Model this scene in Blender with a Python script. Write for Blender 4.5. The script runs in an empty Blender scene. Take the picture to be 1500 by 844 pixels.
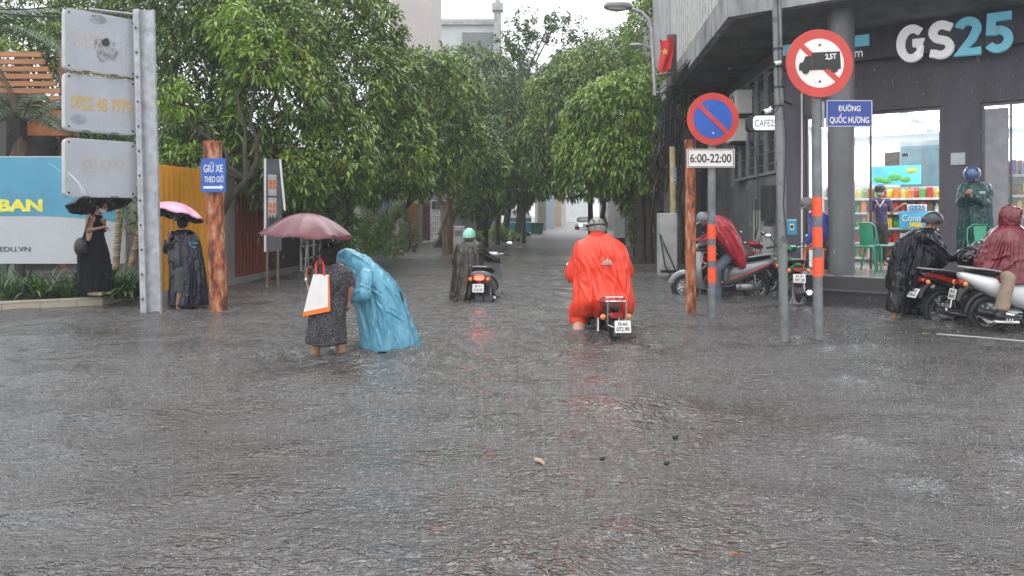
import bpy, bmesh, math, random
import numpy as np
from mathutils import Matrix, Vector
R = math.radians
rng = np.random.default_rng(7)
random.seed(7)
S = bpy.context.scene
COL = S.collection

# ---------------------------------------------------------------- camera, world, sun, exposure
FPX, HX, HY, EYE = 1083.0, 750.0, 315.0, 1.45       # focal length in photo pixels, principal column, horizon row, eye height above the water
cam_d = bpy.data.cameras.new("camera"); cam = bpy.data.objects.new("camera", cam_d); COL.objects.link(cam)
cam.location = (0, 0, EYE); cam.rotation_euler = (R(90), 0, 0)
cam_d.sensor_width = 36.0; cam_d.lens = 36.0 * FPX / 1500.0; cam_d.shift_y = -107.0 / 1500.0
cam_d.clip_start = 0.05; cam_d.clip_end = 2000
S.camera = cam

w = bpy.data.worlds.new("World"); S.world = w; w.use_nodes = True
nt = w.node_tree; nt.nodes.clear()
sky = nt.nodes.new("ShaderNodeTexSky"); sky.sky_type = 'NISHITA'; sky.sun_disc = False
SUN_EL, SUN_AZ = R(58), R(200)
sky.sun_elevation = SUN_EL; sky.sun_rotation = SUN_AZ; sky.air_density = 1.0; sky.dust_density = 4.0
hs = nt.nodes.new("ShaderNodeHueSaturation"); hs.inputs["Saturation"].default_value = 0.10; hs.inputs["Value"].default_value = 1.0
mx = nt.nodes.new("ShaderNodeMix"); mx.data_type = 'RGBA'; mx.inputs[0].default_value = 0.70      # the rain cloud deck, an even grey white
mx.inputs[7].default_value = (12.0, 12.3, 12.8, 1)
bg = nt.nodes.new("ShaderNodeBackground"); bg.inputs[1].default_value = 0.15
wo = nt.nodes.new("ShaderNodeOutputWorld")
nt.links.new(sky.outputs[0], hs.inputs["Color"]); nt.links.new(hs.outputs[0], mx.inputs[6])
nt.links.new(mx.outputs[2], bg.inputs[0]); nt.links.new(bg.outputs[0], wo.inputs[0])

sun_d = bpy.data.lights.new("sun", 'SUN'); sun_d.energy = 0.8; sun_d.angle = R(40); sun_d.color = (1, .97, .93)
sun = bpy.data.objects.new("sun", sun_d); COL.objects.link(sun)
sun.rotation_euler = (R(90) - SUN_EL, 0, R(180) - SUN_AZ + R(180))
sun.location = (0, 0, 30)

S.view_settings.view_transform = 'Standard'; S.view_settings.look = 'None'
S.view_settings.gamma = 1.0; S.view_settings.use_curve_mapping = False
S.view_settings.exposure = 0.55
S.render.engine = 'CYCLES'
S.cycles.use_denoising = True; S.cycles.max_bounces = 8; S.cycles.diffuse_bounces = 3; S.cycles.glossy_bounces = 3
S.cycles.transmission_bounces = 4; S.cycles.transparent_max_bounces = 8; S.cycles.volume_bounces = 1
S.cycles.sample_clamp_indirect = 6.0

# ---------------------------------------------------------------- helpers
WM = {}                                              # world matrix of every linked parent

def at(px, py, Y):
    """photo pixel + distance -> world point"""
    return Vector(((px - HX) / FPX * Y, Y, EYE + (HY - py) * Y / FPX))

def frame(o, right, up=(0, 0, 1)):
    """x = right, y = up, z = towards the reader"""
    r = Vector(right).normalized(); u = Vector(up).normalized(); n = r.cross(u).normalized(); u = n.cross(r).normalized()
    m = Matrix.Identity(4)
    for i in range(3):
        m[i][0] = r[i]; m[i][1] = u[i]; m[i][2] = n[i]; m[i][3] = o[i]
    return m

def ortho(d):
    d = Vector(d).normalized()
    a = Vector((0, 0, 1)) if abs(d.z) < .9 else Vector((1, 0, 0))
    x = d.cross(a).normalized()
    return x, d.cross(x).normalized()

def hashn(ix, iy, iz, seed):
    n = (ix.astype(np.int64) * 374761393 + iy.astype(np.int64) * 668265263 + iz.astype(np.int64) * 2147483647 + seed * 1274126177) & 0xffffffff
    n = ((n ^ (n >> 13)) * 1274126177) & 0xffffffff
    n = n ^ (n >> 16)
    return (n & 0xffff) / 65535.0

def vnoise(Pt, seed=0):
    Pt = np.asarray(Pt, float); i = np.floor(Pt); f = Pt - i; f = f * f * (3 - 2 * f)
    x, y, z = i[:, 0], i[:, 1], i[:, 2]; out = 0
    for dx in (0, 1):
        for dy in (0, 1):
            for dz in (0, 1):
                wgt = (f[:, 0] if dx else 1 - f[:, 0]) * (f[:, 1] if dy else 1 - f[:, 1]) * (f[:, 2] if dz else 1 - f[:, 2])
                out = out + wgt * hashn(x + dx, y + dy, z + dz, seed)
    return out * 2 - 1

def raw_mesh(name, V, Fs, mat=None, smooth=False):
    """V (n,3) array, Fs list of index arrays each (m,k)"""
    me = bpy.data.meshes.new(name)
    V = np.ascontiguousarray(V, dtype=np.float32)
    me.vertices.add(len(V)); me.vertices.foreach_set("co", V.ravel())
    loops = np.concatenate([f.ravel() for f in Fs]).astype(np.int32)
    tot = np.concatenate([np.full(len(f), f.shape[1]) for f in Fs]).astype(np.int32)
    st = np.concatenate([[0], np.cumsum(tot)[:-1]]).astype(np.int32)
    me.loops.add(len(loops)); me.loops.foreach_set("vertex_index", loops)
    me.polygons.add(len(tot)); me.polygons.foreach_set("loop_start", st); me.polygons.foreach_set("loop_total", tot)
    me.update(calc_edges=True)
    if smooth: me.polygons.foreach_set("use_smooth", np.ones(len(tot), bool))
    if mat: me.materials.append(mat)
    return me

class MB:
    """collects closed pieces in world space (through self.M) and links them as ONE mesh object"""
    def __init__(s, M=None): s.v = []; s.f = []; s.M = M or Matrix.Identity(4)
    def add(s, vs, fs, M=None):
        b = len(s.v); T = s.M if M is None else s.M @ M
        s.v += [tuple(T @ Vector(p)) for p in vs]; s.f += [tuple(b + i for i in f) for f in fs]; return s
    def box(s, c, d, rz=0, M=None):
        x, y, z = d[0] / 2, d[1] / 2, d[2] / 2
        T = Matrix.Translation(c) @ Matrix.Rotation(rz, 4, 'Z')
        if M is not None: T = M @ T
        return s.add([(-x, -y, -z), (x, -y, -z), (x, y, -z), (-x, y, -z), (-x, -y, z), (x, -y, z), (x, y, z), (-x, y, z)],
              [(0, 3, 2, 1), (4, 5, 6, 7), (0, 1, 5, 4), (1, 2, 6, 5), (2, 3, 7, 6), (3, 0, 4, 7)], T)
    def bbox(s, c, d, b=.01, rz=0, M=None):
        """box with chamfered vertical and horizontal edges"""
        x, y, z = d[0] / 2, d[1] / 2, d[2] / 2; b = min(b, x * .9, y * .9, z * .9)
        T = Matrix.Translation(c) @ Matrix.Rotation(rz, 4, 'Z')
        if M is not None: T = M @ T
        def ring(dx, dy, zz): 
            q = b if dx == x else b * .5
            return [(-dx + b, -dy, zz), (dx - b, -dy, zz), (dx, -dy + b, zz), (dx, dy - b, zz), (dx - b, dy, zz), (-dx + b, dy, zz), (-dx, dy - b, zz), (-dx, -dy + b, zz)]
        def ring2(zz): return [(-x + b, -y + b, zz), (x - b, -y + b, zz), (x - b, -y + b, zz), (x - b, y - b, zz), (x - b, y - b, zz), (-x + b, y - b, zz), (-x + b, y - b, zz), (-x + b, -y + b, zz)]
        k = .3
        def mid(a, c2): return [tuple(p[i] * k + q[i] * (1 - k) for i in range(3)) for p, q in zip(a, c2)]
        r0 = [(px * (1 - b * .7 / x), py * (1 - b * .7 / y), -z) for px, py, _ in ring(x, y, 0)]
        r3 = [(px, py, z) for px, py, _ in r0]
        rs = [r0, ring(x, y, -z + b * .7), ring(x, y, z - b * .7), r3]
        return s.rings(rs, True, T)
    def rings(s, rs, caps=True, M=None):
        n = len(rs[0]); vs = [p for r in rs for p in r]; fs = []
        for k in range(len(rs) - 1):
            for i in range(n):
                j = (i + 1) % n
                fs.append((k * n + i, k * n + j, (k + 1) * n + j, (k + 1) * n + i))
        if caps:
            fs.append(tuple(range(n))[::-1]); fs.append(tuple((len(rs) - 1) * n + i for i in range(n)))
        return s.add(vs, fs, M)
    def cone(s, a, b, r0, r1=None, n=12, M=None):
        a = Vector(a); b = Vector(b); r1 = r0 if r1 is None else r1
        x, y = ortho(b - a)
        def rg(c, r): return [c + x * (r * math.cos(2 * math.pi * i / n)) + y * (r * math.sin(2 * math.pi * i / n)) for i in range(n)]
        return s.rings([rg(a, r0), rg(b, r1)], True, M)
    def tube(s, pts, r, n=8, M=None):
        """swept tube, r a number or one per point"""
        pts = [Vector(p) for p in pts]; rr = r if isinstance(r, (list, tuple)) else [r] * len(pts)
        d0 = (pts[1] - pts[0]).normalized(); x, y = ortho(d0); rs = []
        for i, p in enumerate(pts):
            d = (pts[min(i + 1, len(pts) - 1)] - pts[max(i - 1, 0)]).normalized()
            x = (x - d * x.dot(d)).normalized(); y = d.cross(x).normalized()
            rs.append([p + x * (rr[i] * math.cos(2 * math.pi * k / n)) + y * (rr[i] * math.sin(2 * math.pi * k / n)) for k in range(n)])
        return s.rings(rs, True, M)
    def ell(s, c, r, nu=14, nv=9, M=None, rot=None):
        T = Matrix.Translation(c)
        if rot is not None: T = T @ rot
        if M is not None: T = M @ T
        rs = []
        for j in range(nv):
            a = math.pi * (j + .35) / (nv - .3) - math.pi / 2
            rs.append([(r[0] * math.cos(a) * math.cos(2 * math.pi * i / nu), r[1] * math.cos(a) * math.sin(2 * math.pi * i / nu), r[2] * math.sin(a)) for i in range(nu)])
        return s.rings(rs, True, T)
    def cap(s, a, b, r0, r1=None, n=12):
        r1 = r0 if r1 is None else r1
        s.cone(a, b, r0, r1, n); s.ell(a, (r0,) * 3, n, 8); s.ell(b, (r1,) * 3, n, 8); return s
    def loft(s, secs, axis='y', n=16, p=2.6, M=None):
        """secs: (pos, cx, cz, half width, half height); superellipse sections along local y (or x/z)"""
        rs = []
        for (t, cx, cz, hw, hh) in secs:
            r = []
            for i in range(n):
                a = 2 * math.pi * i / n; ca, sa = math.cos(a), math.sin(a)
                u = cx + hw * math.copysign(abs(ca) ** (2 / p), ca); q = cz + hh * math.copysign(abs(sa) ** (2 / p), sa)
                r.append((u, t, q) if axis == 'y' else ((t, u, q) if axis == 'x' else (u, q, t)))
            rs.append(r)
        return s.rings(rs, True, M)
    def prism(s, poly, t, M=None):
        """polygon in local xy, thickness t along local z (0..t)"""
        n = len(poly)
        return s.add([(x, y, 0) for x, y in poly] + [(x, y, t) for x, y in poly],
              [tuple(range(n))[::-1], tuple(range(n, 2 * n))] + [(i, (i + 1) % n, n + (i + 1) % n, n + i) for i in range(n)], M)
    def disc(s, r, t, M=None, n=40):
        return s.prism([(r * math.cos(2 * math.pi * i / n), r * math.sin(2 * math.pi * i / n)) for i in range(n)], t, M)
    def ring_(s, r0, r1, t, M=None, n=48):
        vs = []; fs = []
        for i in range(n):
            a = 2 * math.pi * i / n; c, q = math.cos(a), math.sin(a)
            vs += [(r0 * c, r0 * q, 0), (r1 * c, r1 * q, 0), (r1 * c, r1 * q, t), (r0 * c, r0 * q, t)]
            b = 4 * i; e = 4 * ((i + 1) % n)
            for k in range(4): fs.append((b + k, e + k, e + (k + 1) % 4, b + (k + 1) % 4))
        return s.add(vs, [f[::-1] for f in fs], M)
    def torus(s, R0, r, M=None, n=28, m=10):
        vs = []; fs = []
        for i in range(n):
            a = 2 * math.pi * i / n
            for j in range(m):
                b = 2 * math.pi * j / m
                vs.append(((R0 + r * math.cos(b)) * math.cos(a), (R0 + r * math.cos(b)) * math.sin(a), r * 1.15 * math.sin(b)))
        for i in range(n):
            for j in range(m):
                fs.append((i * m + j, ((i + 1) % n) * m + j, ((i + 1) % n) * m + (j + 1) % m, i * m + (j + 1) % m))
        return s.add(vs, fs, M)
    def mesh(s, name, mat, W, smooth):
        me = bpy.data.meshes.new(name); inv = W.inverted()
        me.from_pydata([tuple(inv @ Vector(p)) for p in s.v], [], s.f); me.update()
        bm = bmesh.new(); bm.from_mesh(me); bmesh.ops.recalc_face_normals(bm, faces=bm.faces); bm.to_mesh(me); bm.free()
        if smooth:
            me.polygons.foreach_set("use_smooth", np.ones(len(me.polygons), bool))
            me.set_sharp_from_angle(angle=R(38))
        if mat: me.materials.append(mat)
        return me
    def build(s, name, mat, parent=None, smooth=True, bevel=0, base=None):
        W = WM[parent.name] if parent else Matrix.Translation(base or centre_base(s.v))
        me = s.mesh(name, mat, W, smooth)
        o = bpy.data.objects.new(name, me); COL.objects.link(o)
        if parent: o.parent = parent; WM[o.name] = W.copy()
        else: o.matrix_world = W; WM[o.name] = W.copy()
        if bevel:
            bv = o.modifiers.new("bevel", 'BEVEL'); bv.width = bevel; bv.segments = 2; bv.limit_method = 'ANGLE'; bv.angle_limit = R(40)
        return o

def centre_base(v):
    a = np.array(v); return Vector(((a[:, 0].min() + a[:, 0].max()) / 2, (a[:, 1].min() + a[:, 1].max()) / 2, a[:, 2].min()))

def link_mesh(name, me_world_fn, parent): pass

def obj_np(name, V, Fs, mat, parent=None, smooth=False, base=None):
    """link a numpy mesh given in world space"""
    W = WM[parent.name] if parent else Matrix.Translation(base if base is not None else Vector((float(V[:, 0].mean()), float(V[:, 1].mean()), float(V[:, 2].min()))))
    inv = np.array(W.inverted()); V2 = V @ inv[:3, :3].T + inv[:3, 3]
    o = bpy.data.objects.new(name, raw_mesh(name, V2, Fs, mat, smooth)); COL.objects.link(o)
    if parent: o.parent = parent
    else: o.matrix_world = W
    WM[o.name] = W.copy(); return o

def tag(o, label=None, cat=None, group=None, kind=None):
    if label: o["label"] = label
    if cat: o["category"] = cat
    if group: o["group"] = group
    if kind: o["kind"] = kind
    return o

def thing(name, label, cat, loc, rz=0, group=None):
    o = bpy.data.objects.new(name, None); COL.objects.link(o); o.empty_display_size = .1
    W = Matrix.Translation(loc) @ Matrix.Rotation(rz, 4, 'Z'); o.matrix_world = W; WM[o.name] = W
    tag(o, label, cat, group); return o

def copy_tree(o, parent=None):
    c = o.copy(); COL.objects.link(c)
    if parent: c.parent = parent
    for ch in [k for k in bpy.data.objects if k.parent == o]: copy_tree(ch, c)
    return c

def bake(mb, name, mat, parent, voxel=.01, smooth=3, fn=None):
    """fuse the closed pieces of mb into one continuous skin"""
    me = bpy.data.meshes.new("tmp"); me.from_pydata(mb.v, [], mb.f); me.update()
    bm = bmesh.new(); bm.from_mesh(me); bmesh.ops.recalc_face_normals(bm, faces=bm.faces); bm.to_mesh(me); bm.free()
    t = bpy.data.objects.new("tmp", me); COL.objects.link(t)
    m = t.modifiers.new("r", 'REMESH'); m.mode = 'VOXEL'; m.voxel_size = voxel
    if smooth: q = t.modifiers.new("s", 'SMOOTH'); q.iterations = smooth; q.factor = .5
    dg = bpy.context.evaluated_depsgraph_get(); dg.update()
    m2 = bpy.data.meshes.new_from_object(t.evaluated_get(dg)); m2.name = name
    bpy.data.objects.remove(t); bpy.data.meshes.remove(me)
    n = len(m2.vertices); V = np.empty(n * 3, np.float32); m2.vertices.foreach_get("co", V); V = V.reshape(-1, 3).astype(float)
    if fn:
        N = np.empty(n * 3, np.float32); m2.vertices.foreach_get("normal", N); V = fn(V, N.reshape(-1, 3))
    W = WM[parent.name]; inv = np.array(W.inverted()); V = V @ inv[:3, :3].T + inv[:3, 3]
    m2.vertices.foreach_set("co", V.astype(np.float32).ravel()); m2.materials.clear(); m2.materials.append(mat)
    m2.polygons.foreach_set("use_smooth", np.ones(len(m2.polygons), bool)); m2.update()
    o = bpy.data.objects.new(name, m2); COL.objects.link(o); o.parent = parent; WM[o.name] = W.copy(); return o

def text(s_, w_, h_, M, mat, parent, name="lettering", ext=.002, bold=0.0, shear=0.0, align='C'):
    """lettering fitted into w x h around the origin of M (x right, y up, z to the reader)"""
    cu = bpy.data.curves.new("t", 'FONT'); cu.body = s_; cu.size = 1; cu.extrude = .5; cu.offset = bold; cu.shear = shear; cu.resolution_u = 4
    t = bpy.data.objects.new("t", cu); COL.objects.link(t)
    dg = bpy.context.evaluated_depsgraph_get(); dg.update()
    me = bpy.data.meshes.new_from_object(t.evaluated_get(dg)); me.name = name
    bpy.data.objects.remove(t); bpy.data.curves.remove(cu)
    n = len(me.vertices); V = np.empty(n * 3, np.float32); me.vertices.foreach_get("co", V); V = V.reshape(-1, 3).astype(float)
    lo, hi = V.min(0), V.max(0); sp = np.maximum(hi - lo, 1e-6)
    V = (V - (lo + hi) / 2) / sp * np.array([w_, h_ or w_ * sp[1] / sp[0], ext]); V[:, 2] += ext / 2
    A = np.array(WM[parent.name].inverted() @ M); V = V @ A[:3, :3].T + A[:3, 3]
    me.vertices.foreach_set("co", V.astype(np.float32).ravel()); me.materials.clear(); me.materials.append(mat); me.update()
    o = bpy.data.objects.new(name, me); COL.objects.link(o); o.parent = parent; WM[o.name] = WM[parent.name].copy(); return o

# ---------------------------------------------------------------- materials
def mat(name, col, rough=.5, metal=0, var=.18, scale=5, bump=0, bscale=40, col2=None, edge=(.42, .62), spec=.5, emit=None, estr=0, trans=0, coat=0, stretch=(1, 1, 1)):
    m = bpy.data.materials.new(name); m.use_nodes = True; t = m.node_tree; b = t.nodes["Principled BSDF"]; L = t.links.new
    b.inputs["Roughness"].default_value = rough; b.inputs["Metallic"].default_value = metal
    b.inputs["Specular IOR Level"].default_value = spec; b.inputs["Coat Weight"].default_value = coat
    tc = t.nodes.new("ShaderNodeTexCoord"); mp = t.nodes.new("ShaderNodeMapping"); mp.inputs["Scale"].default_value = stretch
    L(tc.outputs["Object"], mp.inputs[0])
    nz = t.nodes.new("ShaderNodeTexNoise"); nz.inputs["Scale"].default_value = scale; nz.inputs["Detail"].default_value = 6
    L(mp.outputs[0], nz.inputs["Vector"])
    rp = t.nodes.new("ShaderNodeValToRGB")
    c = np.array(col); c2 = np.array(col2) if col2 is not None else c * (1 + var)
    rp.color_ramp.elements[0].color = (*(c if col2 is not None else c * (1 - var)), 1); rp.color_ramp.elements[1].color = (*np.clip(c2, 0, 1), 1)
    rp.color_ramp.elements[0].position = edge[0] if col2 is not None else .3; rp.color_ramp.elements[1].position = edge[1] if col2 is not None else .7
    L(nz.outputs["Fac"], rp.inputs[0]); L(rp.outputs[0], b.inputs["Base Color"])
    if bump:
        n2 = t.nodes.new("ShaderNodeTexNoise"); n2.inputs["Scale"].default_value = bscale; n2.inputs["Detail"].default_value = 4
        L(mp.outputs[0], n2.inputs["Vector"])
        bp = t.nodes.new("ShaderNodeBump"); bp.inputs["Strength"].default_value = bump; bp.inputs["Distance"].default_value = .01
        L(n2.outputs["Fac"], bp.inputs["Height"]); L(bp.outputs[0], b.inputs["Normal"])
    if emit is not None:
        b.inputs["Emission Color"].default_value = (*emit, 1); b.inputs["Emission Strength"].default_value = estr
    if trans:
        tr = t.nodes.new("ShaderNodeBsdfTransparent"); ms = t.nodes.new("ShaderNodeMixShader"); ms.inputs[0].default_value = trans
        tr.inputs[0].default_value = (*np.clip(np.array(col) * .5 + .5, 0, 1), 1)
        L(b.outputs[0], ms.inputs[1]); L(tr.outputs[0], ms.inputs[2]); L(ms.outputs[0], t.nodes["Material Output"].inputs[0])
    return m

def leaf_mat(name, cols, rough=.38, trans=.22):
    m = bpy.data.materials.new(name); m.use_nodes = True; t = m.node_tree; b = t.nodes["Principled BSDF"]; L = t.links.new
    g = t.nodes.new("ShaderNodeNewGeometry"); rp = t.nodes.new("ShaderNodeValToRGB")
    while len(rp.color_ramp.elements) < len(cols): rp.color_ramp.elements.new(.5)
    for e, (p, c) in zip(rp.color_ramp.elements, cols): e.position = p; e.color = (*c, 1)
    tc = t.nodes.new("ShaderNodeTexCoord"); nz = t.nodes.new("ShaderNodeTexNoise"); nz.inputs["Scale"].default_value = .9; nz.inputs["Detail"].default_value = 3
    L(tc.outputs["Object"], nz.inputs["Vector"])
    ma = t.nodes.new("ShaderNodeMath"); ma.operation = 'MULTIPLY_ADD'; ma.inputs[1].default_value = .55; ma.inputs[2].default_value = 0
    mb_ = t.nodes.new("ShaderNodeMath"); mb_.operation = 'MULTIPLY_ADD'; mb_.inputs[1].default_value = .9; L(nz.outputs["Fac"], mb_.inputs[0])
    mc = t.nodes.new("ShaderNodeMath"); mc.operation = 'SUBTRACT'; mc.inputs[1].default_value = .22
    L(g.outputs["Random Per Island"], ma.inputs[0]); L(ma.outputs[0], mb_.inputs[2]); L(mb_.outputs[0], mc.inputs[0]); L(mc.outputs[0], rp.inputs[0])
    L(rp.outputs[0], b.inputs["Base Color"]); b.inputs["Roughness"].default_value = rough
    tl = t.nodes.new("ShaderNodeBsdfTranslucent"); ms = t.nodes.new("ShaderNodeMixShader"); ms.inputs[0].default_value = trans
    L(rp.outputs[0], tl.inputs[0]); L(b.outputs[0], ms.inputs[1]); L(tl.outputs[0], ms.inputs[2]); L(ms.outputs[0], t.nodes["Material Output"].inputs[0])
    return m

G = dict
MT = {}
MT['skin'] = mat("skin", (.33, .17, .105), .45, var=.08)
MT['black'] = mat("black", (.012, .012, .014), .42)
MT['blackp'] = mat("black_plastic", (.015, .015, .016), .3)
MT['rubber'] = mat("rubber", (.018, .018, .018), .6, bump=.3, bscale=60)
MT['chrome'] = mat("chrome", (.6, .6, .6), .18, 1)
MT['steel'] = mat("steel", (.32, .33, .33), .42, .75, bump=.1)
MT['galv'] = mat("galvanised_steel", (.38, .39, .41), .5, .25, var=.25, scale=9, bump=.15)
MT['pole'] = mat("grey_pole_paint", (.17, .18, .185), .5, .2, var=.3, scale=7, bump=.2)
MT['rust'] = mat("rusty_iron", (.07, .03, .02), .75, .1, scale=8, col2=(.40, .12, .05), edge=(.33, .70), bump=.9, bscale=22, stretch=(1.6, 1.6, .5))
_rp = [n for n in MT['rust'].node_tree.nodes if n.type == 'VALTORGB'][0].color_ramp
for _p, _c in ((.43, (.15, .05, .028)), (.48, (.36, .105, .04)), (.55, (.42, .14, .055)), (.61, (.46, .30, .21))): _e = _rp.elements.new(_p); _e.color = (*_c, 1)
_rp.elements[-1].color = (.30, .10, .05, 1)
MT['hair'] = mat("hair", (.008, .007, .006), .6, spec=.25, bump=.4, bscale=80, stretch=(1, 1, .2))
MT['white'] = mat("white_paint", (.72, .72, .70), .4, var=.06)
MT['signwhite'] = mat("sign_white", (.78, .74, .70), .4, var=.05)
MT['red'] = mat("sign_red", (.55, .045, .03), .35, var=.1)
MT['blue'] = mat("sign_blue", (.02, .10, .42), .35, var=.1)
MT['orangeband'] = mat("band_orange", (.85, .10, .03), .45, var=.08)
MT['redlight'] = mat("tail_light_lit", (.6, .02, .02), .2, emit=(1, .07, .04), estr=5.0)
MT['redlens'] = mat("red_lens", (.30, .012, .012), .12, var=.05, coat=.5)
MT['amber'] = mat("amber_lens", (.75, .22, .03), .15, var=.05, coat=.5)
MT['glass'] = mat("mirror_glass", (.75, .77, .8), .05, 1, var=.02)
MT['lens'] = mat("clear_lens", (.6, .62, .65), .08, .3, var=.03, coat=.5)
MT['plate'] = mat("plate_white", (.70, .70, .66), .4, var=.06)
MT['ink'] = mat("ink_black", (.02, .02, .02), .5)
MT['concrete'] = mat("concrete", (.22, .22, .21), .8, scale=3, var=.35, bump=.4, bscale=20)
MT['conclight'] = mat("light_concrete", (.36, .36, .35), .8, scale=3, var=.25, bump=.3, bscale=20)
# ---------------------------------------------------------------- ground, flood water, haze
WD = .28                                             # depth of the flood
g = MB(); g.add([(-400, -60, -WD), (400, -60, -WD), (400, 700, -WD), (-400, 700, -WD)], [(0, 1, 2, 3)])
tag(g.build('ground', mat("asphalt", (.05, .05, .05), .85, bump=.3), smooth=False), kind='structure')

def water_material():
    m = bpy.data.materials.new("flood_water"); m.use_nodes = True; t = m.node_tree; b = t.nodes["Principled BSDF"]; L = t.links.new
    b.inputs["IOR"].default_value = 1.50; b.inputs["Specular IOR Level"].default_value = .85
    tc = t.nodes.new("ShaderNodeTexCoord")
    def N(tp, **k):
        n = t.nodes.new(tp)
        for a, v in k.items(): setattr(n, a, v)
        return n
    def math_(op, a, c=None, d=None):
        n = N("ShaderNodeMath", operation=op)
        for i, q in enumerate((a, c, d)):
            if q is None: continue
            if isinstance(q, (int, float)): n.inputs[i].default_value = q
            else: L(q, n.inputs[i])
        return n.outputs[0]
    def ring(scale, k, seed):                        # one expanding ring per cell, each at its own age
        mp = N("ShaderNodeMapping"); mp.inputs["Location"].default_value = (seed, seed * 1.7, 0); L(tc.outputs["Object"], mp.inputs[0])
        v = N("ShaderNodeTexVoronoi", voronoi_dimensions='2D'); v.inputs["Scale"].default_value = scale; v.inputs["Randomness"].default_value = 1
        L(mp.outputs[0], v.inputs["Vector"])
        sp = N("ShaderNodeSeparateColor"); L(v.outputs["Color"], sp.inputs[0])
        age = math_('MULTIPLY_ADD', sp.outputs[0], .42, .03)
        dd = math_('SUBTRACT', v.outputs["Distance"], age)
        env = math_('POWER', 2.718, math_('MULTIPLY', math_('MULTIPLY', dd, dd), -120.0))
        amp = math_('SUBTRACT', 1.0, math_('MULTIPLY', age, 1.9))
        return math_('MULTIPLY', math_('MULTIPLY', math_('COSINE', math_('MULTIPLY', dd, k)), env), amp)
    r1 = ring(8, 30, 0); r2 = ring(13, 26, 3.3); r3 = ring(22, 22, 7.7)
    mpn = N("ShaderNodeMapping"); mpn.inputs["Scale"].default_value = (1, 2.3, 1); mpn.inputs["Rotation"].default_value = (0, 0, .12); L(tc.outputs["Object"], mpn.inputs[0])
    n1 = N("ShaderNodeTexNoise"); n1.inputs["Scale"].default_value = 3.2; n1.inputs["Detail"].default_value = 3.5; n1.inputs["Distortion"].default_value = 1.1; L(mpn.outputs[0], n1.inputs["Vector"])
    n2 = N("ShaderNodeTexNoise"); n2.inputs["Scale"].default_value = 30; n2.inputs["Detail"].default_value = 1.5; L(tc.outputs["Object"], n2.inputs["Vector"])
    nb = N("ShaderNodeTexNoise"); nb.inputs["Scale"].default_value = .45; nb.inputs["Detail"].default_value = 4; nb.inputs["Distortion"].default_value = .6; L(mpn.outputs[0], nb.inputs["Vector"])
    calm = N("ShaderNodeMapRange"); calm.inputs[1].default_value = .35; calm.inputs[2].default_value = .65; calm.inputs[3].default_value = .45; calm.inputs[4].default_value = 1.25; L(nb.outputs["Fac"], calm.inputs[0])
    h = math_('ADD', math_('MULTIPLY', r1, .0070), math_('MULTIPLY', r2, .0072))
    h = math_('ADD', h, math_('MULTIPLY', r3, .0050))
    h = math_('ADD', h, math_('MULTIPLY', n2.outputs["Fac"], .012))
    n3 = N("ShaderNodeTexNoise"); n3.inputs["Scale"].default_value = 10; n3.inputs["Detail"].default_value = 2; n3.inputs["Distortion"].default_value = .8; L(mpn.outputs[0], n3.inputs["Vector"])
    rd = math_('ABSOLUTE', math_('SUBTRACT', n3.outputs["Fac"], .5))
    h = math_('ADD', h, math_('MULTIPLY', rd, -.062))
    h = math_('MULTIPLY', h, calm.outputs[0])
    h = math_('ADD', h, math_('MULTIPLY', n1.outputs["Fac"], .038))
    bp = N("ShaderNodeBump"); bp.inputs["Strength"].default_value = 1.0; bp.inputs["Distance"].default_value = 1.0
    L(h, bp.inputs["Height"]); L(bp.outputs[0], b.inputs["Normal"])
    rp = N("ShaderNodeValToRGB"); rp.color_ramp.elements[0].position = .38; rp.color_ramp.elements[1].position = .64
    rp.color_ramp.elements[0].color = (.038, .033, .029, 1); rp.color_ramp.elements[1].color = (.082, .077, .074, 1)
    L(nb.outputs["Fac"], rp.inputs[0]); L(rp.outputs[0], b.inputs["Base Color"])
    sx = N("ShaderNodeSeparateXYZ"); L(tc.outputs["Object"], sx.inputs[0])      # the far, unmeshed sheet is choppier than it is fine-meshed
    rr_ = N("ShaderNodeMapRange"); rr_.inputs[1].default_value = 15; rr_.inputs[2].default_value = 32; rr_.inputs[3].default_value = .07; rr_.inputs[4].default_value = .38; L(sx.outputs[1], rr_.inputs[0]); L(rr_.outputs[0], b.inputs["Roughness"])
    return m
WATER = water_material()

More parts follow.
